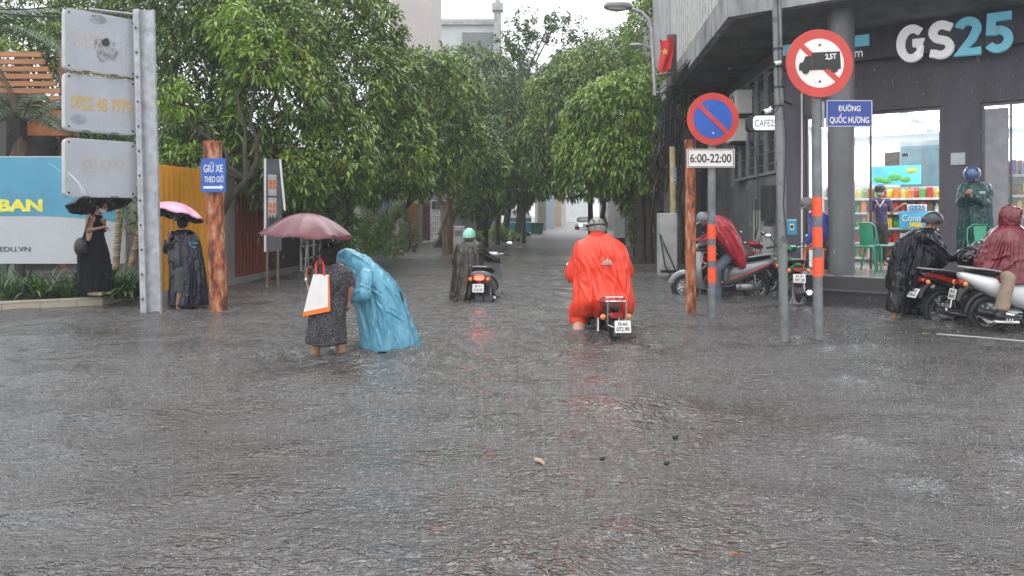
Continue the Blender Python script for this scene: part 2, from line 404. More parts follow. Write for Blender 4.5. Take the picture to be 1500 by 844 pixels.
def wave_height(X, Y):
    r = np.random.default_rng(3); H = np.zeros_like(X)
    for i in range(46):
        lam = r.uniform(.16, .95) if i < 36 else r.uniform(1.2, 2.6)
        th = r.normal(1.45, .75); k = 2 * math.pi / lam
        ph = r.uniform(0, 6.28); warp = .5 * np.sin(.9 * X + i) + .4 * np.sin(1.3 * Y + 2 * i)
        H += lam * .0037 * np.sin(k * (np.cos(th) * X + np.sin(th) * Y) + ph + warp * 1.6)
    return H
def make_water():
    x0, x1, y0, y1, st = -13.0, 14.0, .8, 24.0, .045
    nx = int((x1 - x0) / st) + 1; ny = int((y1 - y0) / st) + 1
    xs = np.linspace(x0, x1, nx); ys = np.linspace(y0, y1, ny); X, Y = np.meshgrid(xs, ys)
    fade = np.clip(np.minimum(np.minimum(X - x0, x1 - X), np.minimum(Y - y0, y1 - Y)) / 1.0, 0, 1)
    # wakes of the waders and riders: a low V of crests trailing towards the reader
    H = wave_height(X, Y)
    for (cx, cy, a) in ((-2.05, 7.5, .016), (-1.74, 7.5, .014), (-1.4, 8.1, .016), (1.15, 8.7, .020), (-.5, 12.4, .014), (2.84, 10.4, .008), (3.19, 8.6, .009), (3.57, 8.6, .009), (-5.3, 10.8, .01), (-4.4, 11.2, .01), (5.4, 10.2, .012), (6.3, 9.4, .014)):
        d = np.hypot((X - cx), (Y - cy)); H += a * 1.7 * np.exp(-d * 1.5) * np.sin(d * 24 + .6 * np.sin(3 * X + 2 * Y))
    V = np.stack([X.ravel(), Y.ravel(), (H * fade).ravel()], 1)
    i = np.arange(nx * ny).reshape(ny, nx)
    F = np.stack([i[:-1, :-1].ravel(), i[:-1, 1:].ravel(), i[1:, 1:].ravel(), i[1:, :-1].ravel()], 1)
    n = len(V); a, b_, c, d = (x0, y0), (x1, y0), (x1, y1), (x0, y1)
    ex = np.array([(-400, -55, 0), (400, -55, 0), (400, 690, 0), (-400, 690, 0), (*a, 0), (*b_, 0), (*c, 0), (*d, 0)], float)
    F2 = np.array([(n, n + 1, n + 5, n + 4), (n + 1, n + 2, n + 6, n + 5), (n + 2, n + 3, n + 7, n + 6), (n + 3, n, n + 4, n + 7)])
    o = obj_np('flood_water', np.concatenate([V, ex]), [np.concatenate([F, F2])], WATER, smooth=True, base=Vector((0, 0, 0)))
    tag(o, kind='structure')
make_water()

hz = MB(); hz.box((0, 120, 10), (260, 330, 27)); 
hm = bpy.data.materials.new("rain_haze"); hm.use_nodes = True; t = hm.node_tree; t.nodes.remove(t.nodes["Principled BSDF"])
pv = t.nodes.new("ShaderNodeVolumePrincipled"); pv.inputs["Color"].default_value = (.62, .64, .66, 1); pv.inputs["Density"].default_value = .0024; pv.inputs["Anisotropy"].default_value = .2
t.links.new(pv.outputs[0], t.nodes["Material Output"].inputs["Volume"]); 
try: hm.cycles.homogeneous_volume = True
except Exception: pass
ho = hz.build('haze', hm, smooth=False); tag(ho, kind='stuff', label='pale grey rain haze filling the street')

# rain splashes: small crowns thrown up where drops hit
def splashes(n=34000):
    r = np.random.default_rng(11)
    Y = 2.6 + (r.random(n) ** .75) * 19; X = (r.random(n) * 2 - 1) * (Y * .72)
    cp = np.array([(-2.04, 7.62), (-1.74, 7.66), (-1.4, 8.1), (-1.2, 8.2), (.83, 9.1), (1.25, 8.95), (1.37, 9.6), (-.42, 12.75), (-.75, 12.75), (2.84, 10.4), (3.19, 8.6), (3.57, 8.6), (-5.25, 10.8), (-4.43, 11.2), (2.7, 11.1), (5.3, 10.4), (5.9, 10.2), (6.5, 9.4), (3.3, 13.3), (4.6, 12.3)]); m_ = 4200; ci = r.integers(0, len(cp), m_); an = r.uniform(0, 6.283, m_); rad = .06 + np.abs(r.normal(0, .16, m_)); X[:m_] = cp[ci, 0] + rad * np.cos(an) * 1.3; Y[:m_] = cp[ci, 1] + rad * np.sin(an)
    H = wave_height(X, Y)
    hh = (.002 + .008 * r.random(n) ** 2) * (1 + Y * .04); rr = r.uniform(.0010, .0030, n) * (1 + Y * .04)
    lean = r.normal(0, .004, (n, 2)); k = np.arange(4) * math.pi / 2
    base = np.stack([X[:, None] + rr[:, None] * np.cos(k), Y[:, None] + rr[:, None] * np.sin(k), np.repeat((H - .004)[:, None], 4, 1)], 2)
    midr = rr * .8; zm = H + hh * .6
    mid = np.stack([X[:, None] + lean[:, :1] + midr[:, None] * np.cos(k), Y[:, None] + lean[:, 1:] + midr[:, None] * np.sin(k), np.repeat(zm[:, None], 4, 1)], 2)
    tip = np.stack([X + lean[:, 0] * 1.4, Y + lean[:, 1] * 1.4, H + hh], 1)[:, None, :]
    V = np.concatenate([base, mid, tip], 1).reshape(-1, 3); o = (np.arange(n) * 9)[:, None]
    q = np.concatenate([o + np.array([[a, (a + 1) % 4, 4 + (a + 1) % 4, 4 + a]]) for a in range(4)])
    tr = np.concatenate([o + np.array([[4 + a, 4 + (a + 1) % 4, 8]]) for a in range(4)])
    ob = obj_np('rain_splashes', V, [q, tr], mat("splash_water", (.42, .43, .45), .10, var=.05, trans=.45), base=Vector((0, 0, 0)))
    tag(ob, kind='stuff', label='tiny white splashes of rain drops on the flood water')
splashes()

# ---------------------------------------------------------------- convenience-store building on the chamfered corner
P0 = Vector((7.1, 13.6, 0)); U = Vector((.8, -.6, 0)); NV = Vector((.6, .8, 0)); ST = Vector((.083, 1, 0)).normalized()
FM = Matrix(((U.x, NV.x, 0, P0.x), (U.y, NV.y, 0, P0.y), (0, 0, 1, 0), (0, 0, 0, 1)))      # local: t along the front, d into the shop, z
TC = -2.04; FL = .43
purp = mat("purple_grey_render", (.085, .078, .092), .6, var=.22, scale=2.6, bump=.15, bscale=60, stretch=(1.4, 1.4, .18))
purpd = mat("dark_fascia_board", (.060, .054, .064), .55, var=.28, scale=2.6, stretch=(1.4, 1.4, .15))
stcol = mat("grey_side_wall", (.13, .13, .135), .75, var=.3, scale=1.5, bump=.2)
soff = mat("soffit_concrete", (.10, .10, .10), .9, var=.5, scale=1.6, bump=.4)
shop = thing('store_building', 'dark purple grey corner shop building with bright glass front and concrete overhang above', 'building', P0 + Vector((0, 0, 0)), 0)
m = MB(FM)                                           # front wall pieces round the openings
def wall(t0, t1, z0, z1, d=.15, th=.3): m.box(((t0 + t1) / 2, d, (z0 + z1) / 2), (t1 - t0, th, z1 - z0))
wall(TC, -1.66, FL, 3.40); wall(.70, 1.29, FL, 3.40); wall(TC, 7, 3.40, 4.93); wall(4.2, 7, FL, 3.40)
m.build('front_wall', purp, shop, smooth=False)
m = MB(FM); m.box((2.2, -.11, 4.63), (8.48, .22, .60)); m.build('fascia_board', purpd, shop, smooth=False)
m = MB(FM); m.box((2.95, -1.02, .075), (8.06, 2.06, .71)); m.build('plinth', mat("dark_stone_plinth", (.045, .042, .045), .35, var=.25, scale=3), shop, smooth=False, bevel=.01)
m = MB(FM); m.box((2.95, -2.085, .20), (8.1, .07, .03)); m.build('plinth_trim', mat("plinth_trim", (.09, .085, .09), .3), shop, smooth=False)
m = MB(FM); m.box((1.6, 2.8, FL - .02), (11, 5.3, .04)); m.box((2.95, -1.0, FL + .004), (7.9, 1.9, .012)); m.build('tiled_floor', mat("wet_floor_tiles", (.42, .40, .38), .12, var=.1), shop, smooth=False)
m = MB(); m.cone(FM @ Vector((-.58, -1.75, FL)), FM @ Vector((-.58, -1.75, 4.95)), .212, n=40); m.build('column', mat("column_paint", (.125, .125, .13), .45, var=.12, scale=2), shop)
# interior shell, lit by its own ceiling panels
white_in = mat("shop_white", (.80, .82, .84), .5, var=.03)
m = MB(FM); m.box((2.4, 5.2, 1.9), (9, .2, 3.0)); m.box((-2.3, 2.9, 1.9), (.2, 4.6, 3.0)); m.box((6.9, 2.8, 1.9), (.2, 4.8, 3.0)); m.build('shop_back_wall', white_in, shop, smooth=False)
m = MB(FM); m.box((2.3, 2.8, 3.43), (9.4, 5.1, .06)); m.build('shop_ceiling', white_in, shop, smooth=False)
lit = mat("ceiling_panel_lit", (.9, .95, 1), .5, emit=(.92, .97, 1), estr=4.0)
for a, b_ in ((-1, 1.2), (-1, 3.4), (1.0, 1.2), (1.0, 3.4), (3.0, 1.2), (3.0, 3.4), (5, 1.2), (5, 3.4)):
    m = MB(FM); m.bbox((a, b_, 3.375), (1.8, 1.5, .045)); m.build('ceiling_lamp', lit, shop, smooth=False)
m = MB(FM); m.box((1.3, 5.085, 2.75), (6.8, .03, .9)); m.build('glowing_wall_band', mat("lit_wall_band", (.8, .9, .98), .5, emit=(.85, .94, 1), estr=3.0), shop, smooth=False)  # emissive band, turned up to keep the shop walls bright
m = MB(FM); m.box((1.6, 5.06, 2.0), (5.2, .02, .16)); m.build('cyan_band', mat("cyan_band", (.05, .45, .6), .5), shop, smooth=False)
# window frames and panes
alu = mat("dark_aluminium", (.10, .095, .10), .35, .6, var=.1)
def opening(t0, t1, z1, mull):
    f = MB(FM)
    f.box((t0 + .025, .12, (FL + z1) / 2), (.05, .08, z1 - FL)); f.box((t1 - .025, .12, (FL + z1) / 2), (.05, .08, z1 - FL)); f.box(((t0 + t1) / 2, .12, z1 - .03), (t1 - t0 - .1, .07, .06))
    for x in mull: f.box((x, .12, (FL + z1) / 2 - .03), (.035, .06, z1 - FL - .06))
    fr = f.build('window_frame', alu, shop, smooth=False)
    return fr
opening(-1.66, .70, 3.40, (-.48,)); opening(1.29, 4.2, 3.40, (1.72, 2.9))
m = MB(FM); m.box((1.51, .13, 2.3), (.36, .02, 2.0)); m.build('window_panel', mat("grey_window_panel", (.28, .28, .30), .3), shop, smooth=False)
gm = bpy.data.materials.new("shop_glass"); gm.use_nodes = True; t = gm.node_tree; bs = t.nodes["Principled BSDF"]; bs.inputs["Roughness"].default_value = .03; bs.inputs["Base Color"].default_value = (.8, .85, .88, 1)
tr = t.nodes.new("ShaderNodeBsdfTransparent"); ms = t.nodes.new("ShaderNodeMixShader"); ms.inputs[0].default_value = .90
t.links.new(bs.outputs[0], ms.inputs[1]); t.links.new(tr.outputs[0], ms.inputs[2]); t.links.new(ms.outputs[0], t.nodes["Material Output"].inputs[0])
m = MB(FM); m.box((-1.07, .12, 1.9), (1.13, .008, 2.85)); m.build('window_pane', gm, shop, smooth=False)
m = MB(FM); m.box((2.3, .12, 1.9), (1.14, .008, 2.85)); m.build('window_pane', gm, shop, smooth=False)
m = MB(FM); m.box((.12, .02, 2.55), (.10, .05, .05)); m.build('door_closer', alu, shop, smooth=False)
# plate and poster on the front
m = MB(FM); m.box((.95, -.012, 2.44), (.22, .024, .21)); pl = m.build('wall_plate', mat("pale_wall_plate", (.42, .47, .46), .35), shop, smooth=False)
def fplane(t_, z, d=-.03): return frame(FM @ Vector((t_, d, z)), U)
# raised letters
lw = mat("letter_white", (.88, .88, .89), .4, var=.03, emit=(1, 1, 1), estr=.16); lb = mat("letter_blue", (.20, .60, .76), .4, var=.05, emit=(.2, .65, .85), estr=.12)  # faint glow added to brighten the sign faces under the overhang
sg = thing('store_sign', 'large raised white and light blue GS25 letters on the dark shop front', 'sign', FM @ Vector((.83, -.24, 4.17)))
Ms = fplane(0, 0, -.34)
def lett(ch, tc, wd, mt_, h=.66, z=4.505):
    M_ = frame(FM @ Vector((tc, -.40, z)), U)
    text(ch, wd, h, M_, mt_, sg, 'letter', ext=.14, bold=.07)
def stroke(tc, pts, wd, mt_, z0=4.175, zh=.66, dep=.13, sx=1.0, fwd=0):
    """one thick flat-ended pen stroke, mitred at every bend, raised from the wall; pts in 0..1 of the letter box"""
    M_ = frame(FM @ Vector((tc + .065, -.38 - fwd, z0)), U); P_ = [Vector((x * sx, y * zh, 0)) for x, y in pts]; m = MB(M_); rs = []
    for i, p in enumerate(P_):
        a = (p - P_[i - 1]).normalized() if i else (P_[1] - p).normalized(); b = (P_[i + 1] - p).normalized() if i < len(P_) - 1 else a
        d = (a + b).normalized(); n = Vector((-d.y, d.x, 0)) * (wd / 2) / max(.55, d.dot(a)); rs.append([p + n + Vector((0, 0, -dep)), p - n + Vector((0, 0, -dep)), p - n, p + n])
    m.rings(rs); o = m.build('letter', mt_, sg, smooth=False); return o
def arc(cx, cy, rx_, ry_, a0, a1, n=16): return [(cx + rx_ * math.cos(R(a0 + (a1 - a0) * i / n)), cy + ry_ * math.sin(R(a0 + (a1 - a0) * i / n))) for i in range(n + 1)]
SW = .128
stroke(-.038, [(.86, .80)] + arc(.56, .5, .40, .40, 58, 322, 22) + [(.87, .24), (.87, .50), (.60, .50)], SW, lw, sx=.44)
stroke(.480, [(.92, .80)] + arc(.50, .705, .34, .195, 50, 245, 14) + arc(.50, .295, .36, .195, 65, -130, 14) + [(.05, .17)], SW, lw, sx=.37)
stroke(.894, arc(.46, .70, .36, .20, 165, -20, 14) + [(.62, .42), (.18, .10), (.98, .10)], SW, lb, sx=.37)
stroke(1.313, [(.97, .91), (.24, .91), (.20, .46)], SW, lb, sx=.385)
stroke(1.313, arc(.48, .33, .38, .235, 128, -150, 18), SW, lb, sx=.385, dep=.135, fwd=.004)
m = MB(frame(FM @ Vector((1.313 + .065 + .17, -.386, 4.175 + .37)), U)); m.disc(.055, .012); m.build('letter_dot', mat("pale_blue_dot", (.45, .72, .80), .3), sg, smooth=False)
sb = thing('side_shop_sign', 'light blue bar sign with small white letters behind the concrete column', 'sign', FM @ Vector((-1.2, -.23, 4.4)))
m = MB(FM); m.box((-1.24, -.25, 4.69), (1.60, .06, .20)); m.build('blue_bar', lb, sb, smooth=False)
text('rm', .22, .11, frame(FM @ Vector((-.66, -.235, 4.45)), U), lw, sb, ext=.02)
# overhang over both sides, upper storey behind it
def world_prism(name, poly, z0, z1, mt_, parent, bevel=0):
    b = MB(); b.prism([(p[0], p[1]) for p in poly], z1 - z0, Matrix.Translation((0, 0, z0))); return b.build(name, mt_, parent, smooth=False, bevel=bevel)
C0 = Vector((3.8, 13.0, 0)); CR = C0 + U * 12; CS = C0 + ST * 26
back = Vector((20, 20, 0)); bk2 = Vector((20, 42, 0))
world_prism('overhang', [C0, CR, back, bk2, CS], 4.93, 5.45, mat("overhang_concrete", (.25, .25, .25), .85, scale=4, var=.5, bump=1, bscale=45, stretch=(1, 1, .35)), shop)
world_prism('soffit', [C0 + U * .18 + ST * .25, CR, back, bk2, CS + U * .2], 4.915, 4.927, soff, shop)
CI = C0 + U * .55 + ST * .45
world_prism('upper_wall', [CI, CI + U * 11, back, bk2, CI + ST * 25], 5.45, 10.5, mat("upper_wall", (.30, .30, .30), .8, scale=1, var=.25), shop)
m = MB()
for i in range(26):
    q = CI + ST * (.2 + i * .38) - U * .12; m.box((q.x, q.y, 7.6), (.10, .12, 4.2), -.083)
for i in range(20):
    q = CI + U * (.2 + i * .38) - NV * .12; m.box((q.x, q.y, 7.6), (.10, .12, 4.2), -.643)
m.build('louvre_fins', mat("louvre_white", (.52, .52, .50), .6), shop, smooth=False)
# street-side wall
K = FM @ Vector((TC, 0, 0)); AR = math.atan2(ST.y, ST.x)
SM = Matrix(((ST.x, -ST.y * -1, 0, K.x), (ST.y, -ST.x, 0, K.y), (0, 0, 1, 0), (0, 0, 0, 1)))    # local: s up the street, e towards the building inside
m = MB(SM)
def sw(s0, s1, z0, z1, e=.15, th=.3): m.box(((s0 + s1) / 2, e, (z0 + z1) / 2), (s1 - s0, th, z1 - z0))
sw(.05, 6.2, -.3, 1.0); sw(.05, 24, 2.9, 4.915); sw(.05, 3.4, 1.0, 2.9); sw(6.0, 7.2, -.3, 2.9, .16); sw(13.5, 24, -.3, 2.9); sw(3.4, 6.2, 1.0, 2.9, .28)
m.build('side_wall', stcol, shop, smooth=False)
m = MB(SM); m.box((10.3, .7, 1.3), (6.6, .1, 3.3)); m.build('shutter', mat("dark_shutter", (.035, .035, .037), .6, stretch=(1, 1, 30), var=.5), shop, smooth=False)
for s0 in (.5, 1.35, 2.2, 3.05, 3.9):
    f = MB(SM)
    for z in (2.35, 4.6): f.box((s0 + .36, -.03, z), (.8, .06, .06))
    for s_ in (0, .72): f.box((s0 + s_, -.035, 3.475), (.05, .07, 2.3))
    wf = f.build('lattice_window', mat("grey_frame", (.22, .23, .23), .5), shop, smooth=False)
    f = MB(SM)
    f.box((s0 + .36, -.012, 3.475), (.66, .02, 2.2)); f.build('pane', mat("dark_pane", (.04, .045, .05), .15), wf, smooth=False)
    f = MB(SM)
    for k in range(9): f.box((s0 + .36, -.03, 2.55 + k * .24), (.66, .02, .02))
    f.build('slats', MT['pole'], wf, smooth=False)
m = MB(SM); m.bbox((1.05, -.06, 1.70), (.75, .12, .75)); m.build('meter_box', mat("dark_box", (.045, .048, .055), .4), shop, smooth=False)
for s_, z0, z1 in ((1.9, -.05, 1.55), (1.1, -.05, 1.2)):
    m = MB(SM); m.bbox((s_, -.05, (z0 + z1) / 2), (.62, .10, z1 - z0)); d = m.build('side_door', mat("pale_metal_door", (.34, .34, .33), .5, bump=.2, scale=3, var=.25), shop, smooth=False)
    m = MB(SM); m.box((s_ + .22, -.115, .55), (.03, .03, .14)); m.build('handle', MT['black'], d)
m = MB(SM); m.tube([(2.4, -.05, 4.2), (2.35, -.06, 3.2), (1.9, -.07, 2.6), (1.6, -.13, 2.0), (1.5, -.16, 1.2), (1.75, -.16, .9), (1.7, -.15, 1.8)], .012); m.build('wall_cable', MT['black'], shop)
# blue scan-to-pay poster (the code itself left out)
t_p = (13.6 * (410.5 / FPX) - 7.1) / (.8 + .6 * (410.5 / FPX))
po = thing('payment_poster', 'small light blue poster with a white phone picture stuck on the dark pillar', 'poster', FM @ Vector((t_p, -.01, 1.0)))
m = MB(FM); m.box((t_p, -.008, 1.215), (.19, .014, .32)); m.build('sheet', mat("poster_blue", (.04, .32, .50), .4, var=.08), po, smooth=False)
m = MB(FM); m.bbox((t_p, -.018, 1.21), (.085, .01, .13), .015); m.build('phone_picture', MT['white'], po, smooth=False)
m = MB(FM); m.box((t_p, -.026, 1.215), (.05, .008, .06)); m.build('screen_picture', MT['ink'], po, smooth=False)
m = MB(FM); m.box((t_p, -.018, 1.345), (.17, .01, .03)); m.build('header_strip', mat("poster_pale", (.4, .6, .68), .4), po, smooth=False)
# white pipe up the pillar
m = MB(FM); m.cone((-1.70, -.03, FL), (-1.70, -.03, 3.9), .018); m.build('downpipe', MT['white'], shop)

# cafe blade sign
cz = at(1122, 180, 14.0)
cf = thing('cafe_sign', 'lit white rounded box sign lettered CAFE25 jutting out above the side wall', 'sign', cz + Vector((.2, .1, -.2)))
M_ = frame(at(1121, 180, 13.95), (1, -.10, 0))
def rrect(w_, h_, r_, k=6):
    p = []
    for cx, cy, a0 in ((w_ / 2 - r_, h_ / 2 - r_, 0), (-w_ / 2 + r_, h_ / 2 - r_, 90), (-w_ / 2 + r_, -h_ / 2 + r_, 180), (w_ / 2 - r_, -h_ / 2 + r_, 270)):
        for i in range(k + 1):
            a = R(a0 + 90 * i / k); p.append((cx + r_ * math.cos(a), cy + r_ * math.sin(a)))
    return p
m = MB(M_); m.prism(rrect(.52, .30, .08), .22, Matrix.Translation((-.06, .0, -.24))); m.build('case', MT['black'], cf)
m = MB(M_); m.prism(rrect(.44, .27, .07), .02, Matrix.Translation((.0, .0, -.02))); m.build('lit_face', mat("cafe_face", (.8, .8, .85), .4, emit=(.9, .9, 1), estr=.4), cf)
text('CAFE25', .40, .13, M_ @ Matrix.Translation((.01, -.005, .001)), MT['ink'], cf, ext=.004)
m = MB(); a = at(1121, 168, 14.1); m.tube([a, a + Vector((.5, .35, .3)), a + Vector((.75, .7, .3))], .02); m.build('bracket', MT['black'], cf)

# air conditioners on the side wall
for i, (px, py, Y, wd) in enumerate(((1066, 152, 17.8, .52), (1064, 192, 18.2, .5))):
    c = at(px, py, Y); c.x = K.x + .083 * (Y - K.y) - .2
    a = thing('air_conditioner', ['pale air conditioner unit high on the side wall under the overhang', 'pale air conditioner unit directly below another on the side wall'][i], 'air conditioner', c - Vector((0, 0, .3)))
    M_ = frame(c, (1, -.08, 0))
    m = MB(M_); m.bbox((0, 0, 0), (.40, .56, .72), .02); m.build('casing', MT['white'], a, smooth=False)
    m = MB(M_ @ Matrix.Translation((-.205, 0, 0)) @ Matrix.Rotation(R(-90), 4, 'Y')); m.torus(.18, .012); m.build('fan_guard', MT['black'], a)
    m = MB(M_); m.box((.1, -.31, 0), (.5, .03, .5)); m.build('bracket', MT['black'], a)

# ---------------------------------------------------------------- shop stock
cols = {'red': (.5, .04, .03), 'yellow': (.7, .5, .05), 'green': (.10, .38, .08), 'orange': (.75, .22, .03), 'blue': (.05, .22, .5), 'white': (.75, .75, .72), 'pink': (.65, .15, .25), 'brown': (.20, .09, .04), 'purple': (.22, .08, .35)}
PM = {k: mat("packet_" + k, v, .3, var=.25, scale=30) for k, v in cols.items()}
shelfm = mat("shelf_white", (.60, .60, .58), .45)
ordn = ['first', 'second', 'third', 'fourth', 'fifth', 'sixth', 'seventh', 'eighth', 'ninth', 'tenth', 'eleventh', 'twelfth', 'thirteenth', 'fourteenth', 'fifteenth', 'sixteenth']
tiern = ['bottom', 'second lowest', 'middle', 'second highest', 'top']
def shelf(name_l, tl, d, wd, dep, zs, n, palette, seed, h=.29):
    rr = random.Random(seed)
    sh = thing('shelf_unit', name_l[0], 'shelf', FM @ Vector((tl + wd / 2, d, FL)), math.atan2(U.y, U.x))
    m = MB(FM)
    for x in (tl + .02, tl + wd - .02): m.box((x, d, (FL + zs[-1] + h) / 2), (.04, dep, zs[-1] + h - FL))
    m.box((tl + wd / 2, d + dep / 2 + .01, (FL + zs[-1] + h) / 2), (wd, .02, zs[-1] + h - FL)); m.build('frame', shelfm, sh, smooth=False)
    for z in zs:
        m = MB(FM); m.box((tl + wd / 2, d, z - .012), (wd - .082, dep - .01, .024)); m.box((tl + wd / 2, d - dep / 2 - .006, z - .005), (wd - .082, .012, .045)); m.build('shelf_board', shelfm, sh, smooth=False)
    for k, z in enumerate(zs):
        x = tl + .06; i = 0; step = (wd - .12) / n
        while i < n:
            cn = rr.choice(palette); ww = step * rr.uniform(.86, .98); hh = h * rr.uniform(.75, 1.0)
            base = FM @ Vector((x + step * (i + .5), d - dep * .12, z)); kind = rr.random()
            m = MB(FM @ Matrix.Translation((x + step * (i + .5), d - dep * .12, z + .001)))
            if kind < .35:
                m.cone((0, 0, 0), (0, 0, hh * .68), ww * .42, n=10); m.cone((0, 0, hh * .68), (0, 0, hh * .84), ww * .42, ww * .16, n=10); m.cone((0, 0, hh * .84), (0, 0, hh), ww * .18, n=10); nm, ct = 'bottle', 'bottle'
            elif kind < .7:
                m.rings([[(-ww * .45, -.01, 0), (ww * .45, -.01, 0), (ww * .45, .01, 0), (-ww * .45, .01, 0)], [(-ww * .43, -.05, hh * .25), (ww * .43, -.05, hh * .25), (ww * .43, .05, hh * .25), (-ww * .43, .05, hh * .25)],
                         [(-ww * .43, -.045, hh * .75), (ww * .43, -.045, hh * .75), (ww * .43, .045, hh * .75), (-ww * .43, .045, hh * .75)], [(-ww * .46, -.008, hh), (ww * .46, -.008, hh), (ww * .46, .008, hh), (-ww * .46, .008, hh)]]); nm, ct = 'snack_packet', 'packet'
            else:
                m.bbox((0, 0, hh / 2), (ww * .9, dep * .5, hh), .006); nm, ct = 'carton', 'carton'
            o = m.build(nm, PM[cn], None, smooth=False, base=base)
            tag(o, f"{cn} {nm.replace('_', ' ')} {ordn[i]} from the left on the {tiern[k + (5 - len(zs)) if k else 0]} board of the {name_l[1]}", ct, 'stock on the shop shelves'); i += 1
P1 = ['red', 'orange', 'green', 'white', 'yellow', 'brown', 'red', 'green']
shelf(('white shelf unit full of snacks straight behind the shop doorway', 'doorway shelf'), -1.27, 2.3, 1.87, .35, (FL + .10, FL + .42, FL + .74, FL + 1.06, FL + 1.36), 14, P1, 1, .26)
shelf(('white shelf unit of snacks standing left of the doorway shelf', 'left shelf'), -2.12, 3.3, 1.15, .35, (FL + .12, FL + .55, FL + .98, FL + 1.41), 6, ['white', 'pink', 'red', 'orange', 'brown'], 2)
shelf(('tall shelf unit of yellow and purple snacks behind the right window', 'window shelf'), 1.55, .75, .62, .32, (FL + .12, FL + .62, FL + 1.0, FL + 1.36, FL + 1.72), 6, ['yellow', 'orange', 'purple', 'brown', 'blue', 'yellow'], 3, .28)
shelf(('low white shelf unit of bottles beside the window shelf', 'low shelf'), 2.35, .75, .9, .32, (FL + .12, FL + .55, FL + 1.0), 6, ['blue', 'white', 'blue', 'green'], 4, .28)
# refrigerators at the back, fridge signs and promotion boards
fr = thing('drinks_fridge', 'tall grey drinks fridge standing against the back of the shop', 'fridge', FM @ Vector((-.2, 4.5, FL)))
m = MB(FM); m.bbox((-.15, 4.55, 1.80), (1.0, .8, 2.75), .03); m.build('cabinet', mat("fridge_grey", (.20, .22, .24), .35), fr, smooth=False)
m = MB(FM); m.box((-.39, 4.135, 1.9), (.44, .02, 2.3)); m.box((.09, 4.135, 1.9), (.44, .02, 2.3)); m.build('door_glass', mat("fridge_glass", (.10, .16, .18), .1), fr, smooth=False)
pb = thing('promotion_board', 'cyan and green printed board standing on top of the doorway shelf', 'board', FM @ Vector((-.40, 2.22, FL + 1.64)))
m = MB(FM); m.box((-.40, 2.22, FL + 1.86), (.92, .03, .40)); m.build('board', mat("board_cyan", (.12, .55, .68), .4, scale=1.5, var=.3), pb, smooth=False)
m = MB(FM)
for a, b_, c_ in ((-.72, FL + 1.78, .10), (-.42, FL + 1.82, .12), (-.22, FL + 1.77, .10), (-.58, FL + 1.75, .10)): m.ell((a, 2.20, b_), (c_, .012, c_ * .62))
m.build('green_hills', PM['green'], pb)
m = MB(FM); m.ell((-.10, 2.20, FL + 1.95), (.10, .012, .05)); m.build('sun_picture', PM['yellow'], pb)
pc = thing('blue_promotion_board', 'light blue board reading Connect hung on the shelves behind the doorway', 'board', FM @ Vector((.02, 2.0, FL + .62)))
m = MB(FM); m.bbox((.02, 2.02, FL + .92), (.66, .03, .36), .01); m.build('board', mat("board_blue", (.08, .42, .66), .35), pc, smooth=False)
text('Connect', .54, .14, frame(FM @ Vector((.02, 2.00, FL + .96)), U), MT['white'], pc, ext=.006)
m = MB(FM); m.bbox((.02, 2.02, FL + 1.17), (.36, .03, .13), .01); m.build('header', MT['white'], pc, smooth=False)
text('GS25', .30, .10, frame(FM @ Vector((.02, 2.00, FL + 1.17)), U), PM['blue'], pc, ext=.006, bold=.03)
m = MB(FM); m.box((.0, 2.0, FL + .82), (.22, .012, .09)); m.build('yellow_tag', PM['yellow'], pc, smooth=False)
wf = thing('framed_picture', 'brown framed picture on the shop back wall above the shelves', 'picture', FM @ Vector((-.95, 5.0, 2.6)))
m = MB(FM); m.box((-.92, 5.03, 2.78), (.40, .05, .44)); m.build('frame', mat("brown_frame", (.12, .09, .07), .5, var=.5, scale=9), wf, smooth=False)
m = MB(); m.prism([(K.x - 2.4, 8.2), (14, 3.0), (30, 10), (30, 60), (K.x + 2.2, 60), (K.x - 2.0, 14.5)], .15, Matrix.Translation((0, 0, -WD + .001))); tag(m.build('pavement', MT['concrete'], smooth=False), kind='structure')
def rain(n=3600):
    r = np.random.default_rng(77); Y = 3.0 + 9 * r.random(n) ** .8; X = (r.random(n) * 2 - 1) * Y * .75; Z = EYE + (r.random(n) * .72 - .42) * Y * .9; Z = np.maximum(Z, .05)
    L_ = r.uniform(.008, .016, n); w_ = r.uniform(.0009, .0015, n); sl = r.normal(-.06, .03, n); k = np.arange(4) * math.pi / 2
    c = np.stack([X, Y, Z], 1); d = np.stack([sl, 0 * sl, -np.ones(n)], 1)
    def rg(t_, q): p = c + d * (L_ * t_)[:, None]; return np.stack([p[:, None, 0] + (w_ * q)[:, None] * np.cos(k), p[:, None, 1] + (w_ * q)[:, None] * np.sin(k), np.repeat(p[:, 2:3], 4, 1)], 2)
    V = np.concatenate([(c - d * L_[:, None])[:, None], rg(.1, .8), rg(.7, 1.0), (c + d * L_[:, None])[:, None]], 1).reshape(-1, 3); o = (np.arange(n) * 10)[:, None]
    q = np.concatenate([o + np.array([[1 + a, 1 + (a + 1) % 4, 5 + (a + 1) % 4, 5 + a]]) for a in range(4)])
    t3 = np.concatenate([o + np.array([[0, 1 + (a + 1) % 4, 1 + a]]) for a in range(4)] + [o + np.array([[9, 5 + a, 5 + (a + 1) % 4]]) for a in range(4)])
    tag(obj_np('rain_drops', V, [q, t3], mat("rain_water", (.55, .57, .6), .1, var=.03, trans=.72), base=Vector((0, 0, 0))), kind='stuff', label='falling rain drops')
rain()
